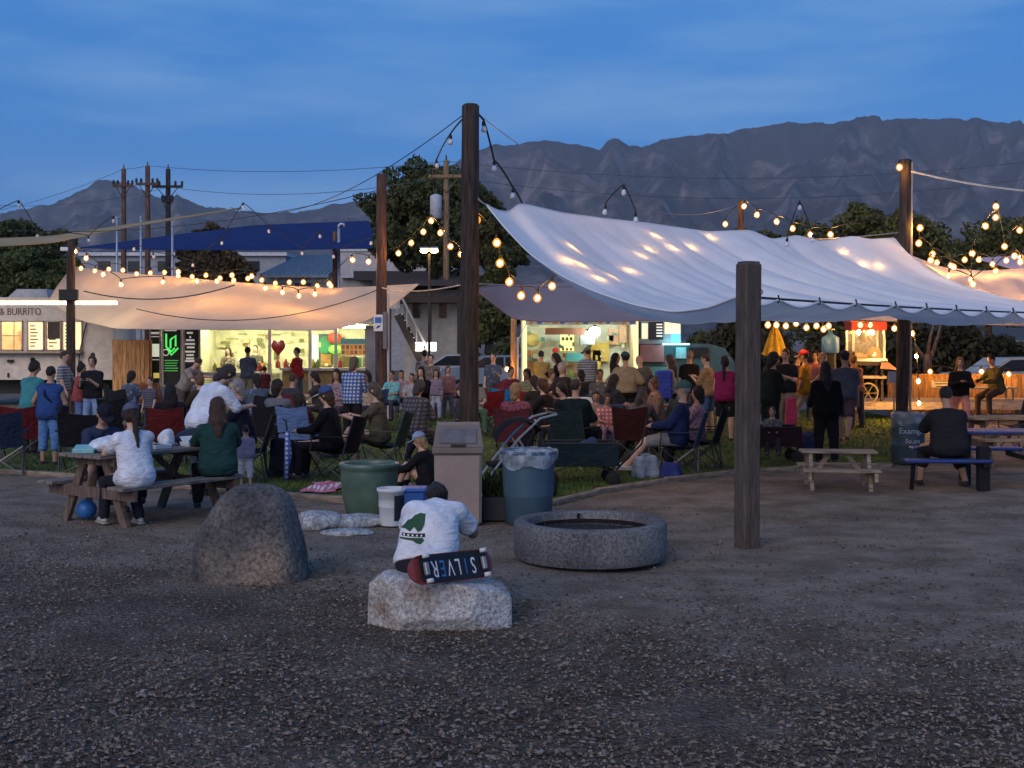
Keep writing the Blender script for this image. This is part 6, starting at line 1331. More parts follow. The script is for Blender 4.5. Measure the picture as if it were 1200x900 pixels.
# ---------------------------------------------------------------- foreground and tables
person(500,9.12,1.62,0,'person in a white printed t-shirt hunched on the pale stone',((.68,.69,.72),'short'),((.02,.02,.025),'long'),('half',BK),'boy','bench',27,26,30,0,2,seat=.30,X=-.62,b=1.18,hem=-.03,side=7)
BOY=bpy.data.objects['person']
def project_print():
    top=[c for c in BOY.children if c.name.startswith('top')][0]; bv=BVHTree.FromPolygons([v.co for v in top.data.vertices],[p.vertices for p in top.data.polygons])
    def put(name,poly2d,m,off=.004):
        bm=bmesh.new(); f=bm.faces.new([bm.verts.new((x,0,z)) for x,z in poly2d]); bmesh.ops.triangulate(bm,faces=[f]); 
        for _ in range(3): bmesh.ops.subdivide_edges(bm,edges=bm.edges[:],cuts=1,use_grid_fill=True)
        bmesh.ops.triangulate(bm,faces=bm.faces[:])
        for v in bm.verts:
            h=bv.ray_cast(Vector((v.co.x,-2,v.co.z)),Vector((0,1,0)))
            if h[0]: v.co=h[0]-Vector((0,off,0))
        me=bpy.data.meshes.new(name); bm.to_mesh(me); bm.free(); obj(name,me,m,top,True)
    g=cloth((.035,.09,.05)); k=cloth((.03,.03,.035)); w=cloth((.7,.7,.72))
    zt=.745; cx=-.055
    put('print_mountain',[(cx-.13,zt-.10),(cx-.10,zt-.075),(cx-.07,zt-.04),(cx-.045,zt-.03),(cx-.02,zt-.005),(cx+.02,zt+.012),(cx+.06,zt+.008),(cx+.045,zt-.03),(cx+.055,zt-.06),(cx+.035,zt-.10),(cx+.01,zt-.112),(cx-.02,zt-.08),(cx-.05,zt-.112),(cx-.09,zt-.095)],g)
    put('print_bar',[(cx-.11,zt-.125),(cx+.06,zt-.12),(cx+.06,zt-.145),(cx-.11,zt-.145)],k)
    for i in range(5): put('print_letter',[(cx-.10+i*.032,zt-.141),(cx-.085+i*.032,zt-.141),(cx-.088+i*.032,zt-.128),(cx-.098+i*.032,zt-.13)],w,.007)
    put('print_bar',[(cx-.12,zt-.155),(cx+.045,zt-.15),(cx+.055,zt-.17),(cx+.03,zt-.192),(cx-.0,zt-.186),(cx-.03,zt-.17),(cx-.13,zt-.166)],g)
project_print()
# skateboard leaning on its edge behind the sitter
def skateboard():
    r=thing('skateboard','black skateboard with upside down white lettering leaning on the stone','skateboard',(-.40,8.80,.435)); r.rotation_euler=(R(70),R(2),R(42))
    n=14; prof=[]; L,W=.37,.1
    out=[]
    for i in range(n+1): a=math.pi/2+math.pi*i/n; out.append((-L+W+W*math.cos(a)*1.0,W*math.sin(a)))
    for i in range(n+1): a=-math.pi/2+math.pi*i/n; out.append((L-W+W*math.cos(a),W*math.sin(a)))
    def deck(z0,z1,k):
        vs=[]; 
        for z in(z0,z1):
            for x,y in out: xx=x*k; up=-.05*max(0,(abs(xx)-.26)/.14)**1.5; vs.append((xx,y*k,z+up))
        m=len(out); return vs,[tuple(range(m))[::-1],tuple(range(m,2*m))]+[(i,(i+1)%m,(i+1)%m+m,i+m) for i in range(m)]
    mb=MB(); mb.add(*deck(-.006,.004,1.0)); mb.build('deck',plain('deck_red',(.22,.04,.035),.5),r)
    mb=MB(); vs=[(x*.96*.92-.0,y*.92,.0052) for x,y in out]; mb.add([(max(-.30,min(.30,x)),y,z) for x,y,z in vs],[tuple(range(len(vs)))]); mb.build('deck_graphic',plain('deck_black',(.015,.015,.018),.4),r)
    mw=plain('letter_white',(.7,.7,.72),.5); mbl=plain('letter_blue',(.05,.16,.4),.5)
    for i,ch in enumerate('SILVER'):
        x=.17-i*.068; o=text(ch,.135,mbl if ch in 'EI' else mw,r,(x,0,.0068),rot=(0,0,math.pi),name='letter',depth=.0008,font_scale=(.72,1.2))
    for x in(-.255,.255):
        t=MB().box((x,0,.025),(.035,.09,.03),bev=.006).build('truck',M_STEEL,r)
        for y in(-.085,.085): w=MB(); w.lathe([(.012,-.015),(.025,-.013),(.026,.013),(.012,.015)],(0,0,0),14,True,True); q=w.build('wheel',plain('wheel_white',(.6,.6,.58),.5),t,True,(x,y,.04)); q.rotation_euler=(R(90),0,0)
skateboard()
p=on_table(-.6,-.6); person(0,p.y,1.64,38,'woman in a white top and grey cap seated on the near table bench',((.66,.68,.74),'short'),((.02,.02,.03),'long'),('tail',(.035,.018,.012)),'table',((80,14,80),(72,4,96)),10,4,8,-8,0,seat=.44,hat=('cap',(.10,.12,.17)),X=p.x,hem=-.13,shoe=(.35,.33,.3))
p=on_table(.55,-.6); person(0,p.y,1.66,20,'woman with long brown hair in a dark green top on the bench',((.018,.055,.05),'half'),((.015,.015,.02),'long'),('long',BR),'table','bench',6,6,10,-10,0,seat=.44,X=p.x,b=1.15,hem=-.12)
p=on_table(-.15,.62); person(0,p.y,1.6,215,'dark haired person across the table in a navy top with cap',((.03,.04,.08),'short'),((.03,.03,.05),'shorts'),('short',BK),'table','bench',14,6,12,0,1,seat=.44,hat=('cap',(.02,.02,.03)),X=p.x)
p=on_table(.35,.66); person(0,p.y,1.4,190,'dark haired child across the table bending over its food',((.04,.04,.06),'short'),((.03,.03,.05),'long'),('short',BK),'table','bench',18,8,22,0,1,seat=.44,X=p.x)
person(240,16.5,1.78,-38,'man in a loose white shirt leaning forward beside the picnic table',((.62,.66,.74),'half'),((.04,.05,.08),'long'),('half',(.045,.035,.03)),'reach','stand',26,8,14,-15,0,b=1.12,hem=-.14,X=-4.0)
person(288,17.3,.80,10,'toddler in a lavender shirt and pale shorts standing on the lawn',((.42,.38,.55),'short'),((.5,.5,.55),'capri'),('short',BR),'hang','stand',shoe=(.5,.45,.4))
person(284,18.0,1.8,96,'bearded man in a dark navy coat seated facing the white shirt man',((.02,.028,.05),'long'),((.02,.02,.03),'long'),('half',GR),'lap','sit',4,4,2,20,0,seat=.46,b=1.15)
chair(287,18.05,96,(.02,.02,.025),'black camp chair under the bearded man')
person(1113,17.15,1.76,0,'man in a black t-shirt seated on the blue bench with his back turned',((.035,.035,.042),'half'),((.018,.018,.022),'capri'),('short',BK),'table',((84,16,84),(80,18,88)),10,4,8,-5,1,seat=.40,b=1.3,hem=-.12,shoe=(.03,.03,.03))
# ---------------------------------------------------------------- left crowd
person(36,22,1.62,-20,'woman in a turquoise shirt with a dark bun by the food truck',((.10,.42,.46),'half'),((.02,.02,.025),'long'),('bun',BK),'phone','stand',4,4,6,-50,1,b=1.08)
person(58,20.3,1.56,-6,'woman in a blue tank top and denim capris with a shoulder bag',((.05,.12,.38),'none'),((.10,.22,.45),'capri'),('short',BK),'out','stand',3,2,5,0,1,strap=(.02,.02,.03),b=1.15,hem=-.12)
person(93,26,1.5,-60,'person in a coral shirt beside the dark timber pole',((.55,.12,.12),'short'),((.1,.15,.3),'long'),('bun',BK),'phone','stand',0,4,10,-20,1)
person(108,25.5,1.66,172,'woman facing us in a black and white baseball shirt and jeans',((.03,.03,.035),'half'),((.2,.3,.5),'long'),('bun',BR),'phone','stand',-2,2,6,10,0)
person(74,28,1.72,-90,'man in a grey shirt half hidden behind the dark timber pole',((.25,.27,.3),'short'),((.1,.1,.12),'long'),('short',BR),'hold','stand',0,3,5)
chair(3,19,15,(.02,.03,.06),'navy camp chair at the far end of the lawn edging',w=.62); chair(28,20.6,12,(.13,.016,.02),'dark red camp chair beside the woman in the blue tank top',w=.6)
chair(112,19.2,8,(.012,.012,.016),'wide black camp chair behind the picnic table',w=.95,back=.9); chair(143,23,-10,(.012,.013,.016),'black camp chair facing the board screen'); chair(196,20.2,10,(.13,.018,.02),'dark red camp chair under the woman with black hair')
person(207,20.2,1.66,14,'woman with long black hair in a dark top in a red chair',((.03,.025,.04),'long'),((.02,.02,.05),'long'),('long',(.012,.01,.01)),'lap','sit',-8,2,4,-10,1,seat=.42,X=xw(200,20.2))
person(216,30,1.66,-105,'man in a cream shirt bending by the dark menu boards',((.55,.48,.42),'short'),((.1,.08,.07),'long'),('short',BR),'reach','stand',24,10,10,0,0)
person(176,26,1.2,150,'dark haired child between the black chair and the picnic table',((.1,.1,.14),'short'),((.05,.06,.1),'long'),('short',BK),'hang','stand')
for k,(px,Y,lab,c) in enumerate(((165,31,'reddish wooden chair by the board screen','r'),(190,31.5,'reddish wooden chair below the dark menu boards','r'))): chair(px,Y,30-60*k,(.3,.12,.06),lab)
# people at the bright stand
person(290,37.2,1.76,-8,'man in a blue grey t-shirt at the bright food stand counter',((.12,.17,.24),'short'),((.2,.2,.15),'long'),('short',BK),'phone','stand',0,3,4,0,1)
person(349,38,1.74,70,'man in a bright red polo at the heart balloon',((.62,.04,.035),'short'),((.12,.14,.14),'long'),('short',BK),'phone','stand',0,3,5,20,1)
person(268,41.2,1.72,170,'vendor with long dark hair behind the bright counter',((.5,.42,.3),'short'),((.1,.1,.1),'long'),('long',BK),'phone','stand',0,3,8)
person(299,41.4,1.78,185,'vendor in a dark shirt behind the bright counter',((.1,.1,.07),'short'),((.1,.1,.1),'long'),('short',BK),'hold','stand')
person(310,36.5,1.2,20,'child in a red and teal top at the bright stand',((.45,.06,.06),'short'),((.1,.25,.3),'long'),('short',BK),'hang','stand')
person(258,30,1.62,120,'person in a dark red shirt seated before the bright stand',((.2,.05,.04),'short'),((.06,.05,.05),'long'),('short',BR),'lap','sit',0,4,4,0,1,seat=.45)
person(327,21,1.72,-20,'person in a grey hoodie with dark hair in a camp chair',((.22,.24,.29),'long'),((.03,.03,.05),'long'),('half',BK),'lap','sit',-6,4,2,-20,1,seat=.42); chair(327,21,-20,(.015,.016,.02),'black camp chair under the grey hoodie')
person(353,20.6,1.3,-15,'dark haired child in a pink red top in a striped chair',((.45,.06,.10),'short'),((.03,.03,.05),'long'),('half',BK),'lap','sit',-4,2,2,0,1,seat=.42); chair(353,20.6,-15,(.12,.2,.4),'camp chair with a blue striped back under the child in pink')
person(388,18.0,1.7,76,'person in black with a white and blue cap in profile',((.014,.015,.02),'long'),((.012,.012,.018),'long'),('half',BR),'lap','sit',2,6,6,0,0,seat=.42,hat=('cap',(.05,.09,.22),(.5,.5,.52))); chair(392,18.0,76,(.014,.014,.018),'black camp chair under the person in the white and blue cap')
person(413,24,1.66,-14,'person in a blue and white plaid shirt seen from behind',((.1,.2,.45),'long'),((.015,.015,.02),'long'),('half',(.12,.09,.06)),'phone','stand',2,4,8,-10,0,top_m=plaid_mat('blue_plaid',(.04,.09,.25),(.4,.45,.52)),hem=-.1)
person(395,26,1.66,168,'woman facing us with dark hair and a mauve top',((.2,.14,.16),'short'),((.06,.05,.07),'long'),('long',BK),'lap','sit',0,4,4,0,1,seat=.5); person(374,27,1.6,100,'person with dark hair seated by the bright counter',((.1,.08,.06),'short'),((.05,.05,.06),'long'),('half',BK),'table','sit',4,6,8,0,1,seat=.46)
person(444,19,1.72,80,'person in khaki with one bare leg raised in a camouflage chair',((.2,.16,.1),'short'),((.09,.09,.07),'shorts'),('half',(.1,.08,.05)),'table',((104,6,70),(84,10,84)),0,8,10,0,0,seat=.44); chair(450,19,80,(.05,.075,.055),'dark green camouflage camp chair by the striped blanket')
person(484,20.5,1.7,-30,'person wrapped in a dark striped blanket seen from behind',((.07,.065,.075),'long'),((.03,.03,.06),'long'),('half',(.05,.04,.035)),'cross','stool',8,10,10,0,1,seat=.44,b=1.2,hem=-.5,top_m=plaid_mat('dark_blanket',(.035,.033,.04),(.12,.11,.11)))
for args in ((460,29,1.45,160,'child in a teal shirt in the row by the brown pole',(.12,.32,.32)),(470,30.5,1.4,190,'child in a dull mauve shirt in the row by the brown pole',(.22,.14,.16)),(483,28.5,1.35,175,'child in a white shirt in the row by the brown pole',(.6,.62,.64))): person(args[0],args[1],args[2],args[3],args[4],(args[5],'short'),((.06,.06,.09),'long'),('short',BK),'lap','sit',0,4,4,0,1,seat=.5)
person(494,29,1.62,165,'woman in a black headscarf and robe near the brown pole',((.012,.012,.014),'long'),((.012,.012,.014),'long'),('long',(.012,.012,.014)),'lap','sit',0,4,4,0,0,seat=.5)
person(505,32,1.6,180,'person in a cream top before the stair building',((.5,.45,.4),'short'),((.08,.08,.1),'long'),('short',BK),'hang','stand')
person(511,31.5,1.22,178,'girl in a pale lavender outfit standing behind the centre pole',((.5,.42,.62),'long'),((.42,.48,.6),'long'),('long',BK),'hang','stand',skin=1); person(525,32,1.3,195,'girl in a dusty pink top next to the lavender girl',((.42,.22,.22),'long'),((.1,.1,.14),'long'),('half',BR),'hang','stand',skin=1)
person(497,36,1.72,20,'man in a white shirt walking by the lit sign boxes',((.6,.58,.52),'short'),((.12,.1,.1),'long'),('short',BK),'hang','walk')
person(500,16.0,1.3,70,'child in black with a grey blue cap crouching on the lawn',((.012,.012,.014),'long'),((.012,.012,.016),'long'),('half',BL),'knees','knees',6,8,6,10,0,seat=.05,hat=('cap',(.22,.28,.38)),X=xw(501,16.0),b=1.05,dz=.08)
# ---------------------------------------------------------------- middle crowd
person(556,26,1.6,190,'woman in white and green seated by the centre pole',((.45,.42,.36),'short'),((.06,.12,.07),'long'),('half',LB),'lap','sit',0,4,8,0,0,seat=.45); chair(588,28,5,(.03,.22,.5),'bright blue camp chair beside the red seats'); person(578,33,1.62,160,'person in a pale blue shirt by the parked cars',((.25,.35,.5),'short'),((.1,.1,.14),'long'),('short',BR),'hold','stand')
for px,Y,lab in ((572,27,'dark red camp chair left of the bright blue one'),(612,27,'dark red camp chair right of the bright blue one')): chair(px,Y,10,(.22,.02,.025),lab)
person(605,20,1.6,-10,'blond person under a maroon blanket seen from behind',((.16,.05,.07),'long'),((.1,.03,.05),'long'),('half',BL),'lap','sit',-6,4,4,-20,0,seat=.44,b=1.15); chair(605,20,-10,(.12,.03,.04),'maroon camp chair under the blond person')
person(628,24,1.6,40,'person in a dark top with tied hair near the taco stand',((.05,.045,.04),'short'),((.04,.04,.05),'long'),('half',BK),'lap','sit',0,6,6,0,1,seat=.45); person(660,26.5,1.64,130,'grey haired woman in a dark brown sweater',((.06,.045,.04),'long'),((.05,.05,.06),'long'),('half',(.35,.3,.25)),'lap','sit',0,6,6,20,0,seat=.62,b=1.1)
person(655,31,1.66,95,'woman with black hair and a black top at the taco stand',((.015,.015,.018),'long'),((.02,.02,.025),'long'),('long',BK),'phone','stand',4,4,6,0,1); person(634,34,1.68,-8,'person in a yellow shirt at the taco stand window',((.6,.42,.12),'short'),((.45,.3,.12),'shorts'),('short',BK),'phone','stand',0,3,4,0,1)
person(651,37.1,1.72,175,'cook in a white apron and red cap inside the taco stand',((.6,.62,.55),'short'),((.1,.1,.1),'long'),('short',BK),'hold','stand',hat=('cap',(.5,.04,.04))); person(689,33.5,1.76,10,'man in a grey shirt before the bright work lamp',((.2,.22,.24),'short'),((.1,.1,.12),'long'),('short',BK),'phone','stand',2,4,6,30,1,b=1.1,hat=('cap',(.08,.12,.1)))
person(722,30,1.66,-100,'woman with long black hair turning to the taco stand',((.05,.045,.05),'short'),((.03,.03,.035),'long'),('long',BK),'hang','stand',skin=1); person(733,26.5,1.72,-5,'heavy set man in a tan t-shirt and black trousers',((.5,.36,.2),'half'),((.015,.015,.018),'long'),('short',BK),'hip','wide',0,3,5,20,1,b=1.32,hat=('capback',(.03,.06,.05)),hem=-.02)
person(753,27.5,1.7,20,'man with a brown olive backpack walking away',((.2,.16,.12),'short'),((.2,.2,.19),'long'),('bald',BK),'hang','walk',6,8,14,0,1,pack=(.1,.09,.06),b=1.1); person(786,27,1.66,70,'woman in a cream sweater and black shorts with a blue bag',((.55,.46,.34),'long'),((.02,.02,.025),'mini'),('long',BR),'phone','stand',0,3,6,0,0,hem=-.04)
o=MB().box((0,0,0),(.36,.12,.62),bev=.05).build('tote_bag',cloth((.04,.06,.3)),None,False,(xw(778,26.7),26.7,1.03)); tag(o,'tall blue and white tote bag held by the cream sweater woman','bag')
person(808,29.5,1.72,15,'person in a black t-shirt queuing at the teal trailer',((.02,.02,.025),'short'),((.08,.05,.04),'long'),('short',(.3,.28,.25)),'hang','stand',skin=0); person(829,27,1.68,60,'person in an orange tan shirt holding a dark bag',((.55,.33,.15),'half'),((.05,.1,.2),'shorts'),('short',BR),'phone','stand',0,4,6,0,0,b=1.1,hem=-.1)
person(850,25,1.66,-25,'woman in a magenta tank top and black shorts by the near post',((.42,.03,.14),'none'),((.015,.015,.018),'shorts'),('tail',BK),'hang','stand',skin=0,b=1.15,hem=-.1)
person(745,20.5,1.66,-20,'woman in a pale shawl bending over with dark hair down',((.42,.36,.32),'long'),((.05,.03,.03),'long'),('long',(.03,.02,.015)),'knees','stool',30,12,20,0,0,seat=.44)
chair(745,20.4,-20,(.05,.015,.015),'dark brown camp chair under the woman in the shawl')
person(792,18.8,1.78,78,'man in a navy sweatshirt and teal cap with legs stretched out',((.03,.05,.16),'long'),((.22,.22,.22),'shorts'),('short',GR),'lap','sitout',-14,6,8,0,0,seat=.42,hat=('cap',(.06,.13,.12)),b=1.12,shoe=(.4,.38,.35)); chair(795,18.8,78,(.03,.05,.1),'navy camp chair under the man with stretched out legs')
person(815,19.6,1.6,70,'person in a mauve pink top seated behind the navy sweatshirt',((.32,.18,.22),'short'),((.03,.03,.04),'long'),('half',BK),'lap','sit',-6,4,4,0,1,seat=.42); chair(820,19.6,70,(.012,.012,.015),'black camp chair under the person in mauve')
person(664,21.5,1.6,120,'woman in black leaning over the wagon with a pink phone',((.02,.022,.025),'long'),((.03,.03,.04),'long'),('half',BK),'phone','sit',4,6,10,0,0,seat=.42); person(675,19.8,1.72,-30,'person in a dark teal jacket seen from behind by the wagon',((.015,.035,.04),'long'),((.02,.03,.04),'long'),('short',(.05,.04,.035)),'lap','sit',-4,4,4,0,0,seat=.44,b=1.2); chair(675,19.8,-30,(.014,.03,.034),'dark teal camp chair behind the folding wagon')
person(699,22,1.25,170,'child with dark hair in a white and orange top',((.5,.42,.36),'short'),((.3,.12,.08),'long'),('short',BK),'lap','sit',0,4,8,0,1,seat=.42); person(711,21.5,1.2,185,'child in a pink plaid top beside the wagon',((.5,.25,.22),'short'),((.3,.2,.3),'long'),('half',BR),'lap','sit',0,4,8,0,1,seat=.42,top_m=plaid_mat('pink_plaid',(.4,.12,.12),(.6,.4,.36)))
person(760,24.5,1.62,-40,'woman in a striped red top seated beyond the pale shawl',((.3,.07,.07),'short'),((.06,.05,.06),'long'),('long',BK),'lap','sit',4,6,6,0,1,seat=.44); person(640,22.5,1.66,60,'person in a dark hooded coat seated left of the wagon',((.03,.025,.028),'long'),((.03,.03,.04),'long'),('half',BR),'lap','sit',2,6,8,0,0,seat=.42)
# ---------------------------------------------------------------- right crowd
person(885,24,1.2,150,'child in a white cap and red top behind the near post',((.45,.06,.06),'short'),((.4,.4,.45),'capri'),('short',BK),'phone','stand',skin=1,hat=('cap',(.6,.6,.62))); person(903,23,1.76,-70,'tall person in a dark green hooded coat before the parasol',((.02,.03,.025),'long'),((.015,.015,.02),'long'),('half',(.02,.018,.015)),'phone','stand',2,4,6,0,1,hem=-.42,b=1.1)
person(921,27,1.78,150,'man in a black t-shirt with a white chest print',((.025,.025,.03),'short'),((.25,.2,.15),'long'),('short',BR),'cross','stand',0,3,6,0,0,b=1.15); person(945,28,1.78,60,'man in a yellow sports jersey with a red and white cap',((.7,.42,.05),'short'),((.45,.36,.28),'long'),('short',BK),'hang','walk',2,3,4,0,1,hat=('cap',(.5,.04,.04),(.6,.6,.6)),hem=-.12,shoe=(.6,.6,.6))
person(964,27,1.7,170,'woman in a salmon pink shirt near the water jug',((.6,.22,.18),'short'),((.2,.05,.07),'long'),('half',BL),'phone','stand',0,3,6); person(990,24.6,1.8,-24,'bearded man in a grey t-shirt, cap and dark shorts walking',((.14,.15,.2),'short'),((.09,.06,.07),'shorts'),('short',BK),'hang','walk',2,3,4,35,1,hat=('cap',(.03,.03,.04)),b=1.12,shoe=(.12,.06,.04))
person(968,20.6,1.62,0,'woman in black with long black hair standing by the small bench',((.012,.012,.013),'long'),((.01,.01,.012),'long'),('long',(.01,.009,.009)),((10,12,60,10),(6,14,14,2)),'stand',0,3,5,0,1,b=1.15,hem=-.18)
person(1125,27.5,1.64,172,'woman with long wavy hair, black jacket and pink trousers',((.02,.018,.02),'long'),((.55,.25,.2),'long'),('long',(.13,.07,.03)),'cross','walk',0,3,4,-15,0); person(1168,29,1.7,110,'man in an olive jacket leaning on the grey table',((.13,.11,.04),'long'),((.05,.03,.025),'long'),('short',BK),'lap','stool',8,6,6,0,1,seat=.75)
chair(1196,23,20,(.02,.02,.03),'dark patterned camp chair at the long wooden table')
person(905,20.8,1.0,170,'small child in a striped shirt sitting in a dark wagon',((.4,.42,.46),'short'),((.03,.03,.04),'long'),('short',BK),'lap','sitout',0,4,6,0,1,seat=.34)
# ---------------------------------------------------------------- things among the crowd
def wagon(px,Y,rz,label,col,L=1.0,W=.55):
    r=thing('folding_wagon',label,'wagon',(xw(px,Y),Y,0),R(rz)); m=cloth(col); fr=plain('wagon_frame',(.03,.03,.035),.5,metal=.4)
    for s in(-1,1):
        MB().box((0,s*W/2,.42),(L,.02,.3),bev=.008).build('side_panel',m,r); MB().box((s*L/2,0,.42),(.02,W-.03,.3),bev=.008).build('end_panel',m,r)
        MB().tube([(-L/2,s*W/2,.58),(L/2,s*W/2,.58)],.014,6).build('top_rail',fr,r); MB().tube([(-L/2,s*W/2,.15),(L/2,s*W/2,.57)],.012,6).build('fold_bar',fr,r); MB().tube([(-L/2,s*W/2,.57),(L/2,s*W/2,.15)],.012,6).build('fold_bar',fr,r)
        for e in(-1,1):
            w=MB(); w.lathe([(.03,-.03),(.085,-.03),(.1,-.015),(.1,.015),(.085,.03),(.03,.03)],(0,0,0),16,True,True); q=w.build('wheel',plain('tyre',(.015,.015,.016),.8),r,True,(e*L*.42,s*(W/2-.02),.1)); q.rotation_euler=(R(90),0,0); MB().lathe([(.05,-.034),(.001,-.04)],(0,0,0),10,True,True).build('hub',plain('hub_grey',(.25,.25,.26),.4,metal=.6),q)
            MB().tube([(e*L*.42,s*(W/2-.02),.1),(e*L*.42,s*W/2,.58)],.013,6).build('corner_post',fr,r)
    MB().box((0,0,.28),(L-.03,W-.03,.02)).build('floor',m,r); MB().tube([(L/2,0,.2),(L/2+.35,0,.55),(L/2+.42,0,.9)],.014,6).build('pull_handle',fr,r)
    return r
wagon(680,17.6,3,'dark teal folding wagon loaded with bags',(.012,.024,.03)); wagon(903,20.8,0,'dark maroon folding wagon carrying a small child',(.03,.012,.018),.9)
for k,(px,Y,z,sz,c,lab) in enumerate(((662,17.6,.36,(.3,.3,.26),(.02,.05,.05),'dark green bundle in the folding wagon'),(690,17.6,.36,(.34,.3,.3),(.03,.06,.12),'dark blue bag on top in the folding wagon'),(707,17.5,.36,(.22,.2,.2),(.4,.05,.06),'red bundle at the handle end of the wagon'),(641,17.3,.36,(.18,.15,.2),(.35,.5,.6),'light blue lunch bag at the end of the wagon'))): bag('bag',lab,Vector((xw(px,Y),Y,z-.05)),sz,cloth(c),20+k)
def stroller():
    r=thing('stroller','black stroller with a hood and silver frame beside the lined can','stroller',(xw(612,16.2),16.2,0),R(14)); m=cloth((.012,.012,.016)); fr=plain('stroller_silver',(.45,.45,.45),.35,metal=.7); fd=plain('stroller_black',(.02,.02,.022),.5)
    MB().tube([(-.5,-.2,.25),(-.1,-.2,.75),(.18,-.2,1.0),(.4,-.2,1.05)],.016,6).build('frame_tube',fr,r); MB().tube([(-.5,.2,.25),(-.1,.2,.75),(.18,.2,1.0),(.4,.2,1.05)],.016,6).build('frame_tube',fr,r); MB().tube([(.4,-.2,1.05),(.4,.2,1.05)],.02,6).build('handle',fd,r)
    n=9; P=np.zeros((n,8,3))
    for i in range(n):
        a=R(20+i*16)
        for j in range(8): v=j/7-.5; P[i,j]=(-.05-.36*math.cos(a),v*.42,.62+.40*math.sin(a)-.05*(2*v)**2)
    obj('hood',grid_mesh('hood',P),m,r,True)
    MB().box((.02,0,.62),(.06,.4,.5),(0,R(24),0),bev=.02).build('seat_back',m,r); MB().box((-.22,0,.42),(.42,.4,.06),bev=.02).build('seat_base',m,r); MB().box((.02,0,.24),(.5,.38,.14),bev=.03).build('basket',m,r)
    for x,q in((-.5,.09),(.28,.13)):
        for s in(-1,1):
            w=MB(); w.lathe([(q*.4,-.02),(q*.9,-.02),(q,0),(q*.9,.02),(q*.4,.02)],(0,0,0),16,True,True); k=w.build('wheel',plain('tyre',(.015,.015,.016),.8),r,True,(x,s*.22,q)); k.rotation_euler=(R(90),0,0)
    for s in(-1,1): MB().tube([(-.5,s*.2,.09),(-.5,s*.2,.27)],.014,6).build('strut',fr,r); MB().tube([(.28,s*.2,.13),(-.1,s*.2,.75)],.014,6).build('strut',fr,r)
stroller()
def blanket(label,pxs,Y0,Y1,col,seed,name='picnic_blanket'):
    n=22; P=np.zeros((n,n,3)); x0,x1=[xw(p,(Y0+Y1)/2) for p in pxs]; q=np.random.default_rng(seed); k=smooth_noise((n,n),(6,6),seed)
    for i in range(n):
        for j in range(n): u,v=i/(n-1),j/(n-1); P[i,j]=(x0+(x1-x0)*u+.06*math.sin(7*v+seed),Y0+(Y1-Y0)*v+.06*math.sin(8*u),.03+.10*k[i,j]*math.sin(math.pi*u)*math.sin(math.pi*v)+.02)
    o=obj(name,grid_mesh(name,P),plaid_mat(name+str(seed),col,(.6,.58,.6)),None,True); c=np.mean(P.reshape(-1,3),0); tag(o,label,'blanket'); return o
blanket('crumpled pink and white blanket on the lawn near the boulder',(362,402),16.3,17.4,(.5,.14,.2),41); blanket('patterned blanket spread behind the green pot',(450,515),16.0,17.3,(.2,.05,.09),43)
def tote(name,label,px,Y,size,col,rz,cat='bag',pocket=False):
    r=thing(name,label,cat,(xw(px,Y),Y,0),R(rz)); w,d,h=size; m=cloth(col)
    F=Field((-w*.7,-d*.8,-.02),(w*.7,d*.8,h*1.1),.016)
    for x in(-1,1):
        for y in(-1,1): F.cone((x*w*.34,y*d*.26,.06),(x*w*.3,y*d*.18,h*.86),.07,.05,.05)
    F.cone((0,0,.08),(0,0,h*.8),min(w,d)*.4,min(w,d)*.34,.1); F.ripple(.014,22,int(px)); F.ripple(.008,48,int(px)+1); F.cut((0,0,0),(0,0,-1)); obj('bag_body',F.mesh('bag_body'),m,r)
    for y in(-1,1): MB().tube([(-w*.22,y*d*.16,h*.84),(-w*.16,y*d*.15,h*1.08),(w*.1,y*d*.14,h*1.1),(w*.22,y*d*.16,h*.84)],.012,5).build('handle',m,r)
    if pocket: MB().box((0,-d*.46,h*.36),(w*.6,.05,h*.36),bev=.02).build('front_pocket',m,r)
tote('backpack','dark backpack with a front pocket between the seats on the lawn',331,18.3,(.4,.28,.6),(.015,.016,.025),10,'backpack',True)
tote('carrier_bag','pale blue bag under the navy camp chair',757,18.3,(.36,.24,.32),(.26,.31,.36),20); tote('shopping_bag','small blue bag on the grass beside the navy chair',786,18.2,(.26,.2,.2),(.03,.045,.18),-15)
bag('cooler_bag','dark purple cooler bag by the man in yellow',Vector((xw(945,22.5),22.5,0)),(.4,.3,.36),cloth((.05,.05,.12)),64,'cooler')
o=MB(); o.box((0,0,.42),(.22,.05,.78),bev=.02,taper=(.8,1)); o=o.build('pink_towel',cloth((.6,.06,.12)),None,False,(xw(927,22),22,.18)); tag(o,'long pink towel hanging in front of the man in the black t-shirt','towel')
for px,Y,lab in ((325,17.8,'long blue and white rolled umbrella leaning by the backpack'),):
    r=thing('rolled_umbrella',lab,'umbrella',(xw(px+10,Y),Y,0)); MB().tube([(0,0,.02),(.03,0,.4),(.02,0,.72)],[.03,.055,.03],8).build('cloth',plaid_mat('umbrella_print',(.08,.12,.35),(.55,.58,.65)),r,True); MB().tube([(.02,0,.7),(.0,0,.86),(-.04,0,.88)],.012,6).build('handle',M_CABLE,r)
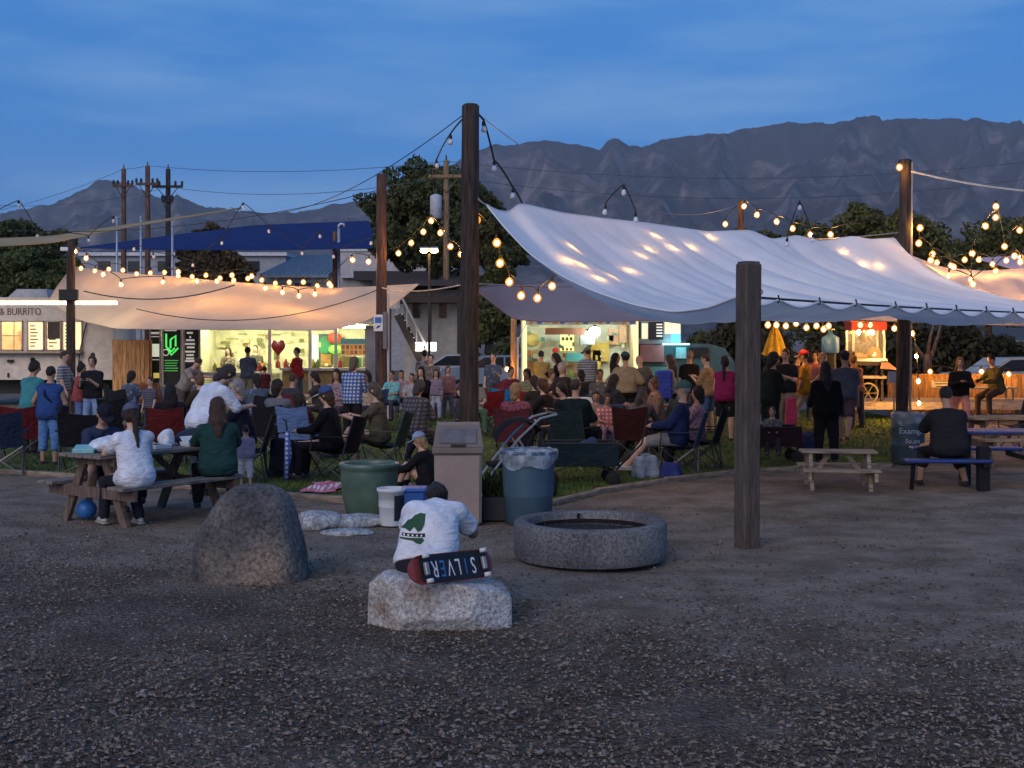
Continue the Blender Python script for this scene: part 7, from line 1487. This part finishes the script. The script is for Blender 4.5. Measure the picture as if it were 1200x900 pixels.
# dark rubbish drum with lettering
r=thing('rubbish_drum','dark rubbish drum with a white bag and pale lettering','bin',(xw(1064,20.6),20.6,0)); MB().lathe([(.25,0),(.262,.02),(.26,.28),(.268,.3),(.26,.32),(.26,.55),(.268,.57),(.26,.59),(.262,.8),(.25,.8),(.245,.4)],(0,0,0),28).build('drum_body',mat('drum_paint',(.05,.075,.09),.5,var=.2,scale=4),r,True); liner('white',r,.265,.82,(.5,.52,.55))
def curved_text(s,size,z,rad,m,parent):
    me=text_mesh(s,size,.001)
    for v in me.vertices: a=v.co.x/rad; v.co=Vector((math.sin(a)*(rad+v.co.z),-math.cos(a)*(rad+v.co.z),z+v.co.y))
    obj('lettering',me,m,parent)
mw=plain('drum_letter',(.45,.5,.55)); curved_text('Examgar',.13,.53,.272,mw,r); curved_text('So.am',.10,.37,.272,mw,r)
# takeout boxes on the wagon-side table and the crowd's table
r=thing('folding_table','dark cloth covered table with white boxes in the crowd','table',(xw(690,24.5),24.5,0)); MB().box((0,0,.74),(1.25,.7,.04),bev=.01).build('tabletop',cloth((.05,.06,.12)),r); MB().box((0,-.36,.42),(1.27,.02,.62)).build('cloth_drop',cloth((.04,.05,.11)),r)
for a in(-1,1):
    for b_ in(-1,1): MB().tube([(a*.55,b_*.28,0),(a*.55,b_*.28,.73)],.02,6).build('leg',M_CABLE,r)
for k,px in enumerate((672,684,697,708)):
    o=MB().box((0,0,.06),(.22,.2,.12),taper=(1.1,1.1),bev=.01).build('takeout_box',plain('foam_w',(.6,.6,.58)),None,False,(xw(px,24.4),24.4,.765)); tag(o,'white takeout box on the cloth covered table, %s'%('at its end by the wagon','beside the end box','between two others towards the shawl','at its end by the shawl woman')[k],'takeout box','boxes on the cloth covered table')

# ---------------------------------------------------------------- more of the crowd
XTRA=[(548,30,1.6,170,'person in a dull orange top left of the red seats',(.4,.2,.1),'sit'),(597,30.5,1.66,200,'woman in a wine red top beyond the bright blue chair',(.25,.05,.08),'sit'),(620,29,1.62,150,'person in an olive shirt beside the lit stand front',(.14,.14,.07),'sit'),(646,28.5,1.55,185,'person in a rust shirt facing us before the taco stand',(.3,.12,.06),'sit'),(682,28.5,1.6,30,'person in a dark shirt beyond the cloth covered table',(.05,.05,.06),'sit'),(703,28,1.62,165,'woman in a cream top beyond the cloth covered table',(.5,.46,.4),'sit'),(716,24.5,1.6,-60,'person in a charcoal top right of the cloth covered table',(.06,.06,.07),'sit'),(770,22.5,1.6,110,'person in a brown top between the shawl and the cap',(.16,.1,.07),'sit'),(876,28,1.7,160,'man in a dark blue shirt behind the near post',(.04,.06,.12),'stand'),(934,30,1.66,-90,'woman in a rose top behind the man in yellow',(.4,.12,.14),'stand'),(955,31,1.72,175,'man in a plum shirt near the folded parasol',(.2,.06,.1),'stand'),(1003,28.5,1.66,30,'person in a dark rust shirt at the popcorn cart',(.22,.08,.05),'stand'),(302,24.5,1.62,40,'person in a steel blue top beyond the grey hoodie',(.14,.2,.28),'sit'),(341,25,1.6,-20,'person in a dark grey top before the red polo',(.08,.08,.09),'sit'),(430,27,1.62,150,'person in a sand shirt beside the plaid shirt',(.36,.28,.2),'sit'),(236,24,1.6,60,'person in a brown jacket behind the white shirt man',(.1,.06,.04),'sit'),(152,27.5,1.6,-30,'person in a dusty blue top by the board screen',(.16,.2,.28),'sit')]
for i,(px,Y,h,fc,lab,c,pz_) in enumerate(XTRA):
    person(px,Y,h,fc,lab,(c,('short','long')[i%2]),((.05,.05,.07),'long'),(('half','short','long','bun')[i%4],(BK,BR,BK,LB)[i%4]),('lap','phone','hang')[i%3] if pz_=='sit' else 'phone',pz_,random.uniform(-4,6),4,6,random.uniform(-20,20),i%3,seat=.45 if pz_=='sit' else None,b=random.uniform(.98,1.2))
    if pz_=='sit': chair(px,Y,fc,((.03,.03,.04),(.14,.03,.03),(.03,.05,.09),(.05,.07,.05))[i%4],'camp chair under the '+lab.split(' ',1)[1] if False else ('black','dark red','navy','dark green')[i%4]+' camp chair under the '+lab.split(' in a')[0]+' in a'+lab.split(' in a')[1].split(' top')[0].split(' shirt')[0][:200])
# ================================================================ evening haze over the valley
def build_haze():
    mb=MB(); mb.box((0,3200,419),(14200,7200,840)); m=bpy.data.materials.new('evening_haze'); m.use_nodes=True; N,L=m.node_tree.nodes,m.node_tree.links; N.clear()
    o=N.new('ShaderNodeOutputMaterial'); v=N.new('ShaderNodeVolumePrincipled'); v.inputs['Color'].default_value=(.82,.88,1,1); v.inputs['Density'].default_value=HAZE; v.inputs['Anisotropy'].default_value=0
    L.new(v.outputs[0],o.inputs['Volume'])
    tag(mb.build('haze',m),'thin bluish evening haze in front of the mountains','haze',kind='stuff')
HAZE=.85e-4
build_haze()
